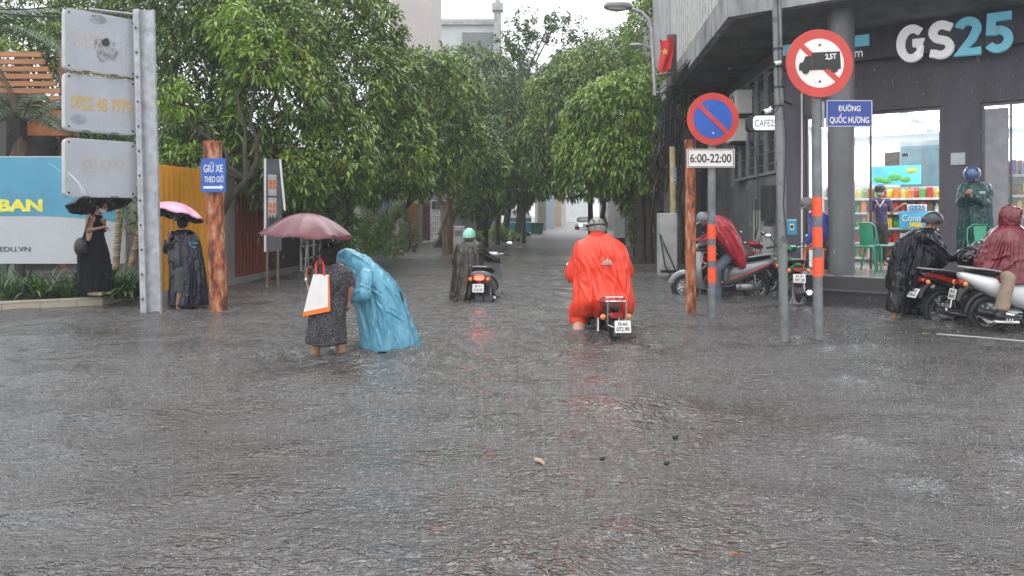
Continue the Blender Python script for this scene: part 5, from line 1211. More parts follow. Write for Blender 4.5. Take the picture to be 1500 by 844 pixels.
bake(m, 'shirt_and_trousers', dark, p2, .012, 3)
bluec = cloth_mat("blue_plastic", (.13, .40, .55), .18, bump=.16, scale=11, var=.12, trans=.26, coat=.3)
m = MB(); sil(m, Y, [(369, 509, 524, .06), (374, 505, 536, .10), (383, 503, 547, .15, -.01), (394, 504, 559, .20), (406, 507, 571, .235), (420, 511, 582, .25), (436, 515, 590, .26), (455, 522, 597, .27), (472, 525, 602, .28), (490, 528, 609, .29), (508, 530, 612, .30)], fold=7, amp=.05, seed=5)
hc_ = Vector(J['head']); m.ell(hc_ + Vector((-.005, 0, .035)), (.142, .128, .130), 20, 14); m.ell(hc_ + Vector((-.05, 0, -.02)), (.10, .105, .11), 18, 12)
for q in 'LR': m.cap(J['sh' + q] + Vector((0, 0, -.01)), J['el' + q], .095, .085); m.cone(J['el' + q], J['wr' + q] + (J['wr' + q] - J['el' + q]) * .05, .085, .055)
bake(m, 'raincoat', bluec, p2, .008, 3, creases([(543, 402, 566, 500), (536, 408, 548, 498), (560, 410, 598, 492), (575, 425, 607, 480), (520, 442, 537, 500), (550, 440, 580, 502), (528, 418, 560, 436), (515, 372, 545, 392), (500, 392, 520, 400), (585, 440, 600, 500), (524, 425, 508, 436), (545, 470, 556, 506), (566, 455, 590, 470)], .022, 1.7, add_noise(.009, 6, 3, stretch=(1.6, 1.2, .6))))
m = MB(); m.ell(f(564, 437, -.08), (.13, .11, .14), 16, 12); bake(m, 'backpack', mat("backpack_blue", (.03, .09, .14), .5), p2, .012, 2, add_noise(.006, 12, 9))
m = MB(); m.cap(f(511, 443, -.02), f(505, 447, -.02), .03, .03); tag(bake(m, 'pouch', mat("brown_pouch", (.10, .045, .03), .5), p2, .01, 2))

# --- 3: camouflage coat walking the silver scooter
Y = 12.76
J = dict(head=f(687, 347), neck=f(687, 358), chest=f(686, 372), pel=f(683, 402), shL=f(674, 363, .0), shR=f(701, 363, .02), elL=f(668, 385, .12), wrL=f(684, 388, .40), elR=f(716, 378, .25), wrR=f(730, 381, .50),
         hipL=f(678, 405), hipR=f(690, 405), knL=f(674, 432, .05), knR=f(687, 432, .05))
legs_to_ground(J, Y, 672, 686, -.05, .05)
p3 = thing('person', 'person in a camouflage raincoat and mint green helmet pushing the silver scooter', 'person', Vector((at(683, 0, Y).x, Y, -WD)))
H = body(p3, J, (.12, .98, -.05), hc=(1.3, 1.3), s=.95)
camo = bpy.data.materials.new("camouflage_nylon"); camo.use_nodes = True; t = camo.node_tree; bs = t.nodes["Principled BSDF"]; tc = t.nodes.new("ShaderNodeTexCoord"); nz = t.nodes.new("ShaderNodeTexNoise"); nz.inputs["Scale"].default_value = 9; nz.inputs["Distortion"].default_value = 1.2; rp = t.nodes.new("ShaderNodeValToRGB"); rp.color_ramp.interpolation = 'CONSTANT'
for p_, c_ in ((.5, (.055, .040, .030)), (.58, (.03, .038, .022)), (.66, (.13, .105, .085))): e_ = rp.color_ramp.elements.new(p_); e_.color = (*c_, 1)
rp.color_ramp.elements[0].color = (.018, .015, .012, 1); rp.color_ramp.elements[-1].color = (.13, .105, .085, 1); rp.color_ramp.elements[-1].position = .8
t.links.new(tc.outputs["Object"], nz.inputs["Vector"]); t.links.new(nz.outputs["Fac"], rp.inputs[0]); t.links.new(rp.outputs[0], bs.inputs["Base Color"]); bs.inputs["Roughness"].default_value = .32
m = MB(); sil(m, Y, [(352, 682, 694, .08), (357, 675, 703, .13), (364, 670, 707, .17), (378, 667, 708, .20), (395, 665, 706, .22), (412, 663, 700, .24), (428, 661, 695, .26), (441, 660, 693, .27)], fold=8, amp=.06, seed=8)
m.cap(J['shR'], J['elR'], .085, .075); m.cone(J['elR'], J['wrR'], .075, .055); m.cap(J['shL'], J['elL'], .085, .075); m.cone(J['elL'], J['wrL'], .075, .055)
bake(m, 'raincoat', camo, p3, .011, 3, creases([(675, 365, 667, 435), (683, 362, 680, 438), (690, 362, 694, 400), (698, 365, 716, 378), (688, 385, 690, 438), (670, 395, 664, 438), (700, 370, 725, 382)], .024, 1.4, add_noise(.009, 7, 4)))
mint = mat("mint_paint", (.20, .52, .40), .25, var=.05, coat=.3); helmet(p3, H, mint, True, 1.08)

# --- 4: red-orange raincoat astride the motorcycle
Y = 9.25
J = dict(head=f(874, 337), neck=f(877, 353), chest=f(878, 375), pel=f(886, 428), shL=f(855, 366, 0), shR=f(903, 366, 0), elL=f(841, 400, .10), wrL=f(846, 412, .42), elR=f(917, 398, .2), wrR=f(910, 408, .48),
         hipL=f(876, 432), hipR=f(895, 432), knL=f(849, 464, .10), knR=f(913, 460, .35))
legs_to_ground(J, Y, 847, 914, -.15, .3, (-.03, .12))
p4 = thing('person', 'heavy person in a bright red orange raincoat astride the black motorcycle', 'person', Vector((at(885, 0, Y).x, Y, -WD)))
H = body(p4, J, (-.25, .95, -.08), hc=(1.3, 1.3), s=1.12, ls=1.35, skin=mat("pale_skin", (.50, .29, .21), .45, var=.06))
redc = cloth_mat("red_orange_nylon", (.80, .055, .022), .36, bump=.16, scale=7, var=.10)
m = MB(); sil(m, Y, [(344, 866, 889, .08, -.02), (349, 858, 896, .13, -.02), (355, 848, 906, .18, 0), (364, 841, 914, .22), (380, 840, 919, .25), (400, 843, 921, .27), (420, 843, 921, .28, -.02), (438, 843, 923, .30, -.04), (450, 841, 925, .28, 0), (462, 842, 922, .22, .06)], fold=8, amp=.07, seed=12)
for q in 'LR': m.cap(J['sh' + q] + Vector((0, 0, -.04)), J['el' + q], .115, .105); m.cone(J['el' + q], J['wr' + q], .105, .065)
m.cap(J['pel'], J['knL'] + Vector((0, 0, .10)), .17, .125); m.cone(J['knL'] + Vector((0, 0, .12)), J['knL'] + Vector((0, 0, -.07)), .125, .128, 20); m.cap(J['pel'], J['knR'] + Vector((0, 0, .06)), .16, .11)
raz = bake(m, 'raincoat', redc, p4, .009, 3, creases([(894, 362, 899, 430), (881, 364, 908, 434), (866, 370, 894, 436), (852, 378, 874, 440), (906, 368, 914, 428), (886, 398, 916, 442), (850, 415, 868, 455), (858, 392, 866, 450), (843, 380, 846, 405), (915, 385, 919, 440), (873, 356, 878, 380)], .022, 1.8))
def folds4(V):
    # long diagonal creases from the right shoulder to the seat plus small wrinkles
    return V
nV = len(raz.data.vertices); Vv = np.empty(nV * 3, np.float32); raz.data.vertices.foreach_get("co", Vv); Vv = Vv.reshape(-1, 3).astype(float); Nn = np.empty(nV * 3, np.float32); raz.data.vertices.foreach_get("normal", Nn); Nn = Nn.reshape(-1, 3)
q1 = np.stack([Vv[:, 0] * 5.5 + Vv[:, 2] * 3.2, Vv[:, 1] * 2.5, Vv[:, 2] * .8 - Vv[:, 0] * .5], 1); h1 = 1 - 2 * np.abs(vnoise(q1 + vnoise(Vv * 3, 4)[:, None] * .7, 2)); q2 = Vv * np.array([12, 8, 7]); h2 = 1 - 2 * np.abs(vnoise(q2, 9))
Vv = Vv + Nn * (h1 * .014 + h2 * .005)[:, None]; raz.data.vertices.foreach_set("co", Vv.astype(np.float32).ravel()); raz.data.update()
m = MB(H); rs = []
for z_, r_ in ((-.13, .10), (-.08, .088), (-.03, .092), (.02, .098)): rs.append([(r_ * math.cos(a), -.02 + r_ * 1.1 * math.sin(a) * (1 if math.sin(a) < 0 else .75), z_) for a in [2 * math.pi * i / 24 for i in range(24)]])
m.rings(rs); bake(m, 'hood_collar', redc, p4, .009, 2)
helmet(p4, H, mat("grey_helmet", (.17, .16, .14), .35, var=.15), True, 1.08, goggles=True)
m = MB(H @ Matrix.Translation((0, -.004, .028)) @ Matrix.Scale(1.09, 4))
for x_ in (-.06, 0, .06): m.tube([(x_ * (1 + .1), -.125 * math.cos(abs(x_) * 6), .0), (x_ * 1.1, -.09, .075), (x_ * .9, 0, .118 - abs(x_) * .3)], .005, n=5)
m.build('helmet_lines', MT['black'], p4)
# chest-logo mark on the back: three pale peaks over a thin bar
lp = f(889, 384, -.285); Ml = frame(lp, (1, 0, 0), (0, .25, 1)); m = MB(Ml)
for x_, h_, w_ in ((-.035, .028, .05), (.0, .05, .055), (.035, .034, .05)): m.prism([(x_ - w_ / 2, -.012), (x_ + w_ / 2, -.012), (x_ + .004, h_)], .02)
m.box((0, -.026, .01), (.135, .012, .02)); m.build('back_emblem', mat("emblem_grey", (.45, .33, .30), .5), p4, smooth=False)

# --- 5: woman on the planter under the black umbrella
Y = 11.75
J = dict(head=f(149, 302), neck=f(143, 313), chest=f(139, 328), pel=f(138, 362), shL=f(130, 320, -.14), shR=f(147, 320, .14), elL=f(127, 338, -.16), wrL=f(147, 334, -.12), elR=f(153, 338, .1), wrR=f(153, 328, -.02),
         hipL=f(136, 368, -.08), hipR=f(138, 368, .08), knL=f(135, 396, -.08), knR=f(145, 396, .08), anL=f(134, 425, -.08), anR=f(150, 423, .05), toL=f(145, 430, -.10), toR=f(158, 428, .03))
p5 = thing('person', 'masked person in a long black dress standing on the planter under a black umbrella', 'person', Vector((at(140, 0, Y).x, Y, ZT)))
H = body(p5, J, (.75, -.25, -.45), hc=(.8, 1.3), s=.92, hn={'dR': Vector((.0, -.3, .9)), 'R': Vector((.2, -.9, 0))}); eyes(p5, H)
m = MB(); sil(m, Y, [(314, 135, 146, .05), (321, 130, 149, .11), (335, 128, 150, .12), (350, 123, 152, .13), (365, 118, 156, .16), (385, 117, 159, .18), (405, 117, 161, .19), (426, 118, 162, .20)], fold=10, amp=.05, seed=15); bake(m, 'dress', mat("black_dress", (.006, .006, .008), .85, spec=.15), p5, .011, 3, add_noise(.008, 9, 6))
m = MB(H); m.ell((0, -.022, .022), (.084, .096, .098), 18, 12); m.ell((0, -.08, -.02), (.05, .045, .06), 12, 8); bake(m, 'hair', MT['hair'], p5, .008, 2)
def mask(root, H):
    m = MB(H); m.ell((0, .055, -.045), (.056, .055, .042), 14, 10); mk = m.build('face_mask', mat("mask_white", (.70, .70, .70), .7), root)
    m = MB(H)
    for q in (-1, 1): m.tube([(q * .05, .08, -.03), (q * .078, .0, -.01)], .003, n=4)
    m.build('ear_loop', MT['white'], mk)
mask(p5, H)
m = MB(); m.tube([f(131, 318, -.2), f(126, 335, -.24), f(120, 352, -.24)], .012, n=6); m.ell(f(118, 362, -.22), (.10, .07, .15), 12, 10); m.build('shoulder_bag', MT['black'], p5)
m = MB(); 
for q in 'LR':
    a, b = Vector(J['an' + q]), Vector(J['to' + q]); m.cap(a + Vector((-.02, 0, -.045)), b + Vector((.02, 0, -.005)), .04, .035)
m.build('shoes', mat("cream_shoes", (.42, .36, .27), .5), p5)
umbrella('black_umbrella', 'black umbrella over the person standing on the planter', f(143, 284, .06), (.14, .13, 1), .50, .16, mat("black_nylon", (.014, .017, .028), .45, bump=.4, bscale=5), None, f(153, 327, -.03), fold=.12)

# --- 6: navy poncho under the pink umbrella
Y = 11.8
J = dict(head=f(267, 329), neck=f(268, 341), chest=f(268, 355), pel=f(268, 390), shL=f(253, 346, 0), shR=f(283, 346, 0), elL=f(245, 366, .0), wrL=f(246, 354, -.15), elR=f(288, 368, .05), wrR=f(280, 385, .12),
         hipL=f(262, 394, -.03), hipR=f(277, 394), knL=f(264, 424, -.10), knR=f(278, 424, 0))
legs_to_ground(J, Y, 262, 284, -.12, .05, (-.08, .1))
p6 = thing('person', 'barefoot person in a navy poncho and grey shorts standing under the pink umbrella', 'person', Vector((at(268, 0, Y).x, Y, -WD)))
H = body(p6, J, (-.5, .85, -.1), hc=(1.3, .6), s=.98, hn={'dL': Vector((.1, 0, .95)), 'L': Vector((.9, .2, 0))})
m = MB(H); m.ell((0, -.018, .026), (.082, .096, .094), 18, 12); bake(m, 'hair', MT['hair'], p6, .008, 2)
navy = cloth_mat("navy_nylon", (.007, .010, .022), .25, bump=.22, scale=6)
m = MB(); sil(m, Y, [(337, 261, 277, .07), (343, 252, 287, .12), (352, 246, 292, .16), (370, 247, 295, .20), (390, 249, 298, .22), (410, 251, 300, .23), (430, 250, 301, .24), (447, 250, 302, .25)], fold=8, amp=.06, seed=22)
m.cap(J['shL'], J['elL'], .08, .07); m.cone(J['elL'], J['wrL'], .07, .05); bake(m, 'poncho', navy, p6, .010, 3, creases([(262, 345, 254, 445), (272, 345, 274, 445), (282, 345, 292, 445), (287, 352, 298, 430), (256, 350, 247, 366), (278, 370, 284, 445)], .022, 1.6, add_noise(.008, 6, 11)))
m = MB(); m.cone(f(264, 398, -.20), f(264, 428, -.22), .078, .075, 16); m.ell(f(264, 398, -.20), (.08, .07, .08)); bake(m, 'shorts', mat("grey_shorts", (.07, .07, .075), .8), p6, .011, 2, add_noise(.008, 10, 3))
m = MB(); m.cap(f(264, 426, -.21), f(262, 446, -.22), .052, .042); m.cap(f(262, 446, -.22), Vector((f(262, 446, -.22).x, f(262, 446, -.22).y, -WD + .05)), .042, .036); bake(m, 'bare_shin', MT['skin'], p6, .011, 2)
m = MB(frame(f(283, 357, -.215), (1, 0, 0), (0, .15, 1))); m.tube([(-.07, .03, 0), (-.045, -.03, 0), (-.02, .02, 0), (0, -.01, 0), (.02, .02, 0), (.045, .0, 0), (.07, .02, 0)], .008, n=5); m.tube([(-.03, -.04, 0), (.02, -.06, 0), (.05, -.05, 0)], .006, n=5); m.build('blue_mark', mat("mark_cyan", (.10, .38, .55), .5), p6)
pink = mat("pink_nylon", (.72, .36, .50), .35, var=.06, bump=.3, bscale=5)
umbrella('pink_umbrella', 'pink umbrella with a dark lining held over the navy poncho', f(261, 297, -.02), (-.26, .14, 1), .47, .20, pink, MT['black'], f(246, 353, -.16), fold=.10)
# ---------------------------------------------------------------- motorbikes (local y = forwards, x = right, z up from the ground)
SEATM = mat("seat_vinyl", (.010, .010, .011), .7, spec=.2)
def wheel(root, y, r, w_, spokes=5, x=0, name='wheel', fender=None):
    Mw = Matrix.Translation((x, y, r)) @ Matrix.Rotation(R(90), 4, 'Y')
    m = MB(WM[root.name] @ Mw); m.torus(r - w_, w_, n=36, m=12); o = m.build(name, MT['rubber'], root)
    m = MB(WM[root.name] @ Mw); m.torus(r - w_ * 1.95, .014, n=32, m=8)
    for k in range(spokes): a = 2 * math.pi * k / spokes; m.cone((0, 0, 0), ((r - w_ * 1.9) * math.cos(a), (r - w_ * 1.9) * math.sin(a), 0), .022, .012, 8)
    m.cone((0, 0, -.06), (0, 0, .06), .038); m.build('rim', MT['steel'], o)
    m = MB(WM[root.name] @ Mw @ Matrix.Translation((0, 0, .062))); m.ring_(.045, .105, .004); m.build('brake_disc', MT['chrome'], o)
    return o
def plate(root, c, lines, w_=.19, h_=.14, tilt=0, yaw=0):
    Mp = WM[root.name] @ Matrix.Translation(c) @ Matrix.Rotation(R(yaw), 4, 'Z') @ Matrix.Rotation(R(90 + tilt), 4, 'X')
    m = MB(Mp); m.prism(rrect(w_, h_, .012, 3), .004); p = m.build('number_plate', MT['plate'], root, smooth=False)
    text(lines[0], w_ * .62, h_ * .30, Mp @ Matrix.Translation((0, h_ * .22, .0045)), MT['ink'], p, bold=.02)
    text(lines[1], w_ * .80, h_ * .34, Mp @ Matrix.Translation((0, -h_ * .20, .0045)), MT['ink'], p, bold=.02)
def bike(lab, loc, rz, body_m, kind='scooter', seat_m=None, lines=('59-X1', '123.45'), lit=False, accent=None, group=None, rack=False, name=None, plate_at=None, pan=0, cover=True, ptilt=-12, wide=1.15):
    root = thing(name or ('scooter' if kind == 'scooter' else 'motorcycle'), lab, 'scooter' if kind == 'scooter' else 'motorcycle', loc, rz, group)
    if pan: W = WM[root.name] @ Matrix.Rotation(R(pan), 4, 'Y'); root.matrix_world = W; WM[root.name] = W
    W = WM[root.name]; r = .255 if kind == 'scooter' else .285; tw = .05 if kind == 'scooter' else .042; seat_m = seat_m or SEATM; yF, yR = .64, -.62
    wheel(root, yF, r, tw); wheel(root, yR, r, tw)
    B_ = lambda: MB(W)
    head = Vector((0, .36, .86))
    m = B_()
    for x in (-.085, .085): m.cone((x, yF, r), (x * .9, yF - .12, r + .30), .024, .020); m.cone((x * .9, yF - .12, r + .30), (x * .7, .42, .80), .017)
    m.box((0, .43, .78), (.20, .07, .04)); m.build('fork', MT['steel'], root)
    # front mudguard
    m = B_(); n = 12; rs = []
    for i in range(n):
        a = R(15 + 135 * i / (n - 1)); rr = r + .035; h_ = .065 - .03 * abs(i / (n - 1) - .45) * 1.5; c = (0, yF + rr * math.cos(a), r + rr * math.sin(a))
        rs.append([(x, c[1] + math.cos(a) * dz, c[2] + math.sin(a) * dz) for x, dz in ((-h_, -.05), (-h_ * .9, .0), (-h_ * .4, .022), (h_ * .4, .022), (h_ * .9, .0), (h_, -.05), (h_ * .8, -.045), (0, .008), (-h_ * .8, -.045))])
    m.rings(rs); m.build('front_mudguard', body_m, root)
    if kind == 'scooter':
        # leg shield, floor, rear body
        m = B_(); secs = [(.34, 0, .48 - .10, .13, .04), (.43, 0, .40, .19, .05)]
        rs = []
        for z_, yc, hw, th in ((.22, .36, .13, .06), (.34, .42, .19, .06), (.50, .45, .215, .055), (.66, .45, .21, .055), (.80, .42, .17, .06), (.90, .40, .12, .06)):
            rs.append([(hw * math.copysign(abs(math.cos(a)) ** .8, math.cos(a)), yc + (th * 1.5 if math.sin(a) > 0 else th) * math.sin(a) - .06 * abs(math.cos(a)) ** 2, z_) for a in [2 * math.pi * i / 20 for i in range(20)]])
        m.rings(rs); m.build('leg_shield', body_m, root)
        m = B_(); m.loft([(.40, 0, .30, .13, .05), (.2, 0, .27, .155, .035), (-.12, 0, .27, .155, .04), (-.2, 0, .30, .14, .07)]); m.build('footboard', MT['blackp'], root)
        m = B_(); m.loft([(-.05, 0, .45, .07, .16), (-.12, 0, .48, .12 * wide, .20), (-.3, 0, .53, .155 * wide, .175), (-.55, 0, .60, .165 * wide, .14), (-.78, 0, .68, .14 * wide, .10), (-.93, 0, .74, .09 * wide, .055), (-.97, 0, .76, .05 * wide, .03)], p=2.4, n=24); m.build('rear_body', body_m, root)
        if accent:
            m = B_()
            for x in (-1, 1): m.tube([(x * .125 * wide, -.12, .40), (x * .168 * wide, -.4, .50), (x * .165 * wide, -.62, .60), (x * .135 * wide, -.82, .70)], .012, n=6)
            m.build('stripe', accent, root)
        m = B_(); m.loft([(.02, 0, .70, .08, .02), (-.08, 0, .73, .125, .05), (-.3, 0, .735, .145, .055), (-.42, 0, .765, .15, .06), (-.7, 0, .80, .135, .05), (-.86, 0, .82, .09, .03)], p=2.6, n=20); m.build('seat', seat_m, root)
        m = B_(); m.loft([(-.25, .0, .26, .10, .07), (-.45, .0, .26, .12, .09), (-.62, .03, .26, .12, .08), (-.72, .05, .27, .08, .05)]); m.build('engine', MT['steel'], root)
        ty, tz = -.955, .67
    else:
        m = B_(); rs = []
        for z_, yc, hw, th in ((.34, .30, .10, .05), (.46, .36, .16, .045), (.60, .38, .17, .045), (.74, .38, .12, .055), (.84, .39, .09, .055)):
            rs.append([(hw * math.cos(a), yc + th * 1.4 * math.sin(a) - .10 * abs(math.cos(a)) ** 2, z_) for a in [2 * math.pi * i / 20 for i in range(20)]])
        m.rings(rs); m.build('leg_shield', body_m, root)
        m = B_(); m.loft([(.34, 0, .66, .05, .07), (.15, 0, .56, .06, .09), (-.1, 0, .56, .09, .10), (-.3, 0, .60, .12, .12), (-.6, 0, .66, .12, .08), (-.88, 0, .76, .07, .05), (-.95, 0, .79, .04, .02)], p=2.3, n=22); m.build('rear_body', body_m, root)
        if accent:
            m = B_()
            for x in (-1, 1): m.rings([[(x * .112, -.25, .60), (x * .128, -.26, .60), (x * .128, -.26, .66), (x * .112, -.25, .66)], [(x * .115, -.6, .67), (x * .130, -.6, .67), (x * .130, -.6, .74), (x * .115, -.6, .74)], [(x * .07, -.9, .77), (x * .08, -.9, .77), (x * .08, -.9, .81), (x * .07, -.9, .81)]])
            m.build('side_flash', accent, root)
        m = B_(); m.loft([(.10, 0, .69, .06, .02), (.0, 0, .72, .10, .045), (-.25, 0, .73, .125, .05), (-.4, 0, .76, .13, .055), (-.7, 0, .80, .12, .045), (-.82, 0, .81, .08, .03)], p=2.6, n=20); m.build('seat', seat_m, root)
        m = B_(); m.loft([(.16, 0, .33, .06, .07), (.08, 0, .32, .11, .09), (-.12, 0, .32, .12, .10), (-.22, 0, .34, .08, .07)], p=3); m.cone((0, .10, .38), (0, .24, .44), .06, .05)
        for k in range(5): m.box((0, .13 + k * .025, .42), (.14, .008, .14))
        m.build('engine', MT['steel'], root)
        m = B_(); m.tube([(0, .36, .78), (0, .2, .50), (0, -.1, .42), (0, -.3, .40), (0, -.55, .62)], .028); m.build('frame', MT['blackp'], root)
        m = B_(); m.tube([(-.13, -.2, .30), (-.13, -.62, r)], .022); m.tube([(.10, -.2, .30), (.10, -.62, r)], .022); m.bbox((-.12, -.42, .30), (.04, .46, .12), .03); m.build('swingarm', MT['blackp'], root)
        ty, tz = -.93, .70
    # rear suspension
    for x in (-.135, .135):
        m = B_(); m.cone((x, yR + .02, r + .02), (x * .92, yR + .08, .62), .012)
        for k in range(9): f_ = .18 + k * .085; p = Vector((x, yR + .02, r + .02)).lerp(Vector((x * .92, yR + .08, .62)), f_); m.torus(.024, .0055, Matrix.Translation(p), 12, 5)
        m.build('shock_absorber', MT['chrome'] if kind != 'scooter' else MT['steel'], root)
    # exhaust on the right
    m = B_(); m.tube([(.08, .1, .26), (.12, -.05, .18), (.15, -.3, .20)], .018); m.tube([(.15, -.28, .20), (.165, -.36, .22), (.175, -.75, .30), (.175, -.84, .32)], [.02, .048, .055, .045], n=14); ex = m.build('exhaust', MT['blackp'] if kind == 'scooter' else MT['chrome'], root)
    m = B_(); m.tube([(.205, -.42, .27), (.215, -.72, .32)], [.03, .03], n=8); m.build('heat_guard', MT['chrome'], ex)
    m = B_(); m.tube([(-.10, -.1, .2), (-.14, -.14, .06), (-.16, -.18, .01)], .012); m.build('side_stand', MT['blackp'], root)
    for x in (-1, 1): m = B_(); m.cap((x * .12, -.22 if kind != 'scooter' else -.30, .28), (x * .23, -.22 if kind != 'scooter' else -.30, .29), .014); m.build('foot_peg', MT['rubber'], root)
    # rear mudguard, lights, plate
    m = B_(); rs = []
    for i in range(8):
        a = R(80 + 95 * i / 7); rr = r + .045; rs.append([(x, yR + rr * math.cos(a) + math.cos(a) * d_, r + rr * math.sin(a) + math.sin(a) * d_) for x, d_ in ((-.065, -.02), (-.06, .01), (.06, .01), (.065, -.02), (0, -.005))])
    m.rings(rs); m.build('rear_mudguard', MT['blackp'], root)
    m = B_(); m.tube([(0, ty + .10, tz - .05), (0, ty - .0, tz - .16), (0, ty - .03, tz - .25)], [.05, .055, .05], n=8); m.build('plate_bracket', MT['blackp'], root)
    m = B_(); m.loft([(ty + .05, 0, tz, .075, .03), (ty - .01, 0, tz, .085, .036), (ty - .035, 0, tz - .005, .07, .026)], p=3, n=18); tl = m.build('tail_light', MT['redlight'] if lit else MT['redlens'], root)
    for x in (-1, 1):
        m = B_(); m.tube([(x * .06, ty + .05, tz - .01), (x * .12, ty + .02, tz - .02)], .009); st = m.build('indicator_stem', MT['blackp'], root)
        m = B_(); m.ell((x * .15, ty, tz - .02), (.036, .028, .036), 12, 8); m.build('indicator', MT['amber'], st)
    px_, py_, pz_ = plate_at or (0, ty - .09, tz - .16)
    plate(root, (px_, py_, pz_), lines, .19, .14, ptilt)
    m = B_(); gy = -.72
    m.tube([(-.13, -.45, .80), (-.15, -.70, .84), (-.11, -.93, .86), (0, -.97, .865), (.11, -.93, .86), (.15, -.70, .84), (.13, -.45, .80)], .013, n=8); m.build('grab_rail', MT['steel'] if not rack else MT['chrome'], root)
    if rack:
        m = B_(); 
        for x in (-.08, 0, .08): m.tube([(x, -.62, .85), (x, -.98, .87)], .009, n=6)
        m.tube([(-.11, -1.0, .87), (-.11, -.99, .60), (-.05, -1.0, .57), (.05, -1.0, .57), (.11, -.99, .60), (.11, -1.0, .87)], .010, n=6); m.tube([(-.13, -.66, .85), (-.13, -.80, .89), (-.1, -.86, .90), (.1, -.86, .90), (.13, -.80, .89), (.13, -.66, .85)], .012, n=6); m.build('rack', MT['chrome'], root)
    # handlebar, cowl, headlight, mirrors
    m = B_(); m.tube([(-.34, .20, 1.0), (-.22, .27, 1.02), (0, .36, .98), (.22, .27, 1.02), (.34, .20, 1.0)], .012); hb = m.build('handlebar', MT['chrome'], root)
    for x in (-1, 1):
        m = B_(); m.cone((x * .24, .257, 1.015), (x * .37, .185, .997), .018); m.build('grip', MT['rubber'], hb)
        m = B_(); m.tube([(x * .22, .29, 1.02), (x * .28, .31, 1.01), (x * .36, .25, 1.0)], .007, n=6); m.build('brake_lever', MT['chrome'], hb)
        m = B_(); m.tube([(x * .20, .28, 1.03), (x * .26, .27, 1.12), (x * .31, .26, 1.19)], .007, n=6); ms_ = m.build('mirror_stem', MT['blackp'], root)
        m = B_(); m.ell((x * .34, .262, 1.21), (.062, .018, .042), 18, 10); mh = m.build('mirror', MT['blackp'], ms_)
        m = B_(); m.ell((x * .34, .249, 1.21), (.053, .008, .035), 18, 8); m.build('mirror_glass', MT['glass'], mh)
    if cover:
        m = B_(); m.loft([(.18, 0, 1.0, .06, .03), (.24, 0, 1.0, .15, .05), (.36, 0, .98, .17, .075), (.44, 0, .96, .12, .07), (.48, 0, .95, .07, .045)], p=2.4, n=20); m.build('handlebar_cowl', body_m, root)
        m = B_(); m.ell((0, .455, .955), (.085, .045, .055), 16, 10); m.build('headlight', MT['lens'], root)
    else:
        m = B_(); m.cone((0, .38, .93), (0, .48, .92), .07, .085, 18); hl = m.build('headlight_bowl', MT['chrome'], root); m = B_(); m.ell((0, .482, .92), (.078, .02, .078), 16, 8); m.build('headlight', MT['lens'], hl)
    m = B_()
    for x in (-.05, .05): m.tube([(x, .27, 1.03), (x * 1.5, .40, .92), (x, .42, .7)], .006, n=5)
    m.build('brake_hose', MT['black'], root)
    return root

silver = mat("silver_paint", (.30, .31, .32), .28, .5, var=.05, coat=.4); greyp = mat("grey_paint", (.22, .23, .24), .3, .4, var=.05, coat=.4); blkpaint = mat("black_paint", (.012, .012, .014), .2, coat=.6)
whitep = mat("white_body_paint", (.62, .63, .64), .25, coat=.5, var=.03); greenp = mat("green_paint", (.015, .20, .08), .25, coat=.5); redp = mat("red_paint", (.28, .015, .018), .3, coat=.4); brownseat = mat("brown_seat", (.16, .05, .04), .4)
def gpt(px, Y): v = at(px, 0, Y); v.z = -WD; return v
# silver scooter being pushed
bike('silver scooter with a glowing tail light being pushed up the street', gpt(716, 13.35), R(-8), silver, 'scooter', lines=('59-T1', '410.34'), lit=True, accent=MT['black'], wide=1.4)
# black motorcycle under the red-orange raincoat
bike('black motorcycle with chrome rack and amber indicators under the red orange raincoat', gpt(878, 9.55) - Vector((0, 0, .14)), R(5), blkpaint, 'moto', brownseat, ('29-AA', '072.90'), rack=True, cover=False, plate_at=(.06, -1.03, .58))
# scooter of the dark red cape
bike('grey scooter seen side on with a rider in a dark red cape leaning over it', gpt(1056, 13.4) + Vector((0, 0, .17)), R(86), greyp, 'scooter', lines=('59-P2', '318.28'), accent=MT['red'])
bike('green motorcycle seen from behind next to the dark shop corner', gpt(1158, 12.85) + Vector((0, 0, .15)), R(-13), greenp, 'moto', lines=('47-F1', '397.28'), plate_at=(0, -1.0, .56))
bike('maroon motorcycle mostly hidden behind the dark red cape', gpt(1084, 14.25) + Vector((0, 0, .17)), R(-72), redp, 'moto', lines=('59-L1', '226.07'))
# the two bikes at the right edge
bike('black motorcycle with a red tail and silver grab rail held by the black poncho', gpt(1441, 10.25) + Vector((0, 0, .14)), R(-84), blkpaint, 'moto', lines=('59-D2', '174.61'), accent=MT['redlens'], plate_at=(0, -1.04, .52), ptilt=-30)
bike('white scooter at the right edge under the rider in the wine red poncho', gpt(1523, 9.42) + Vector((0, 0, .20)), R(-97), whitep, 'scooter', lines=('59-C3', '506.92'))
# plastic sheet heaped on the black bike
bs_ = thing('plastic_sheet', 'crumpled black plastic sheet heaped on the front of the black motorcycle', 'sheet', at(1424, 384, 10.3)); m = MB(); m.ell(at(1424, 378, 10.35), (.21, .15, .14), 20, 12); m.ell(at(1434, 370, 10.35), (.15, .13, .13), 16, 10); bake(m, 'sheet', mat("black_sheet", (.014, .014, .016), .16, coat=.4), bs_, .010, 2, add_noise(.03, 11, 31))

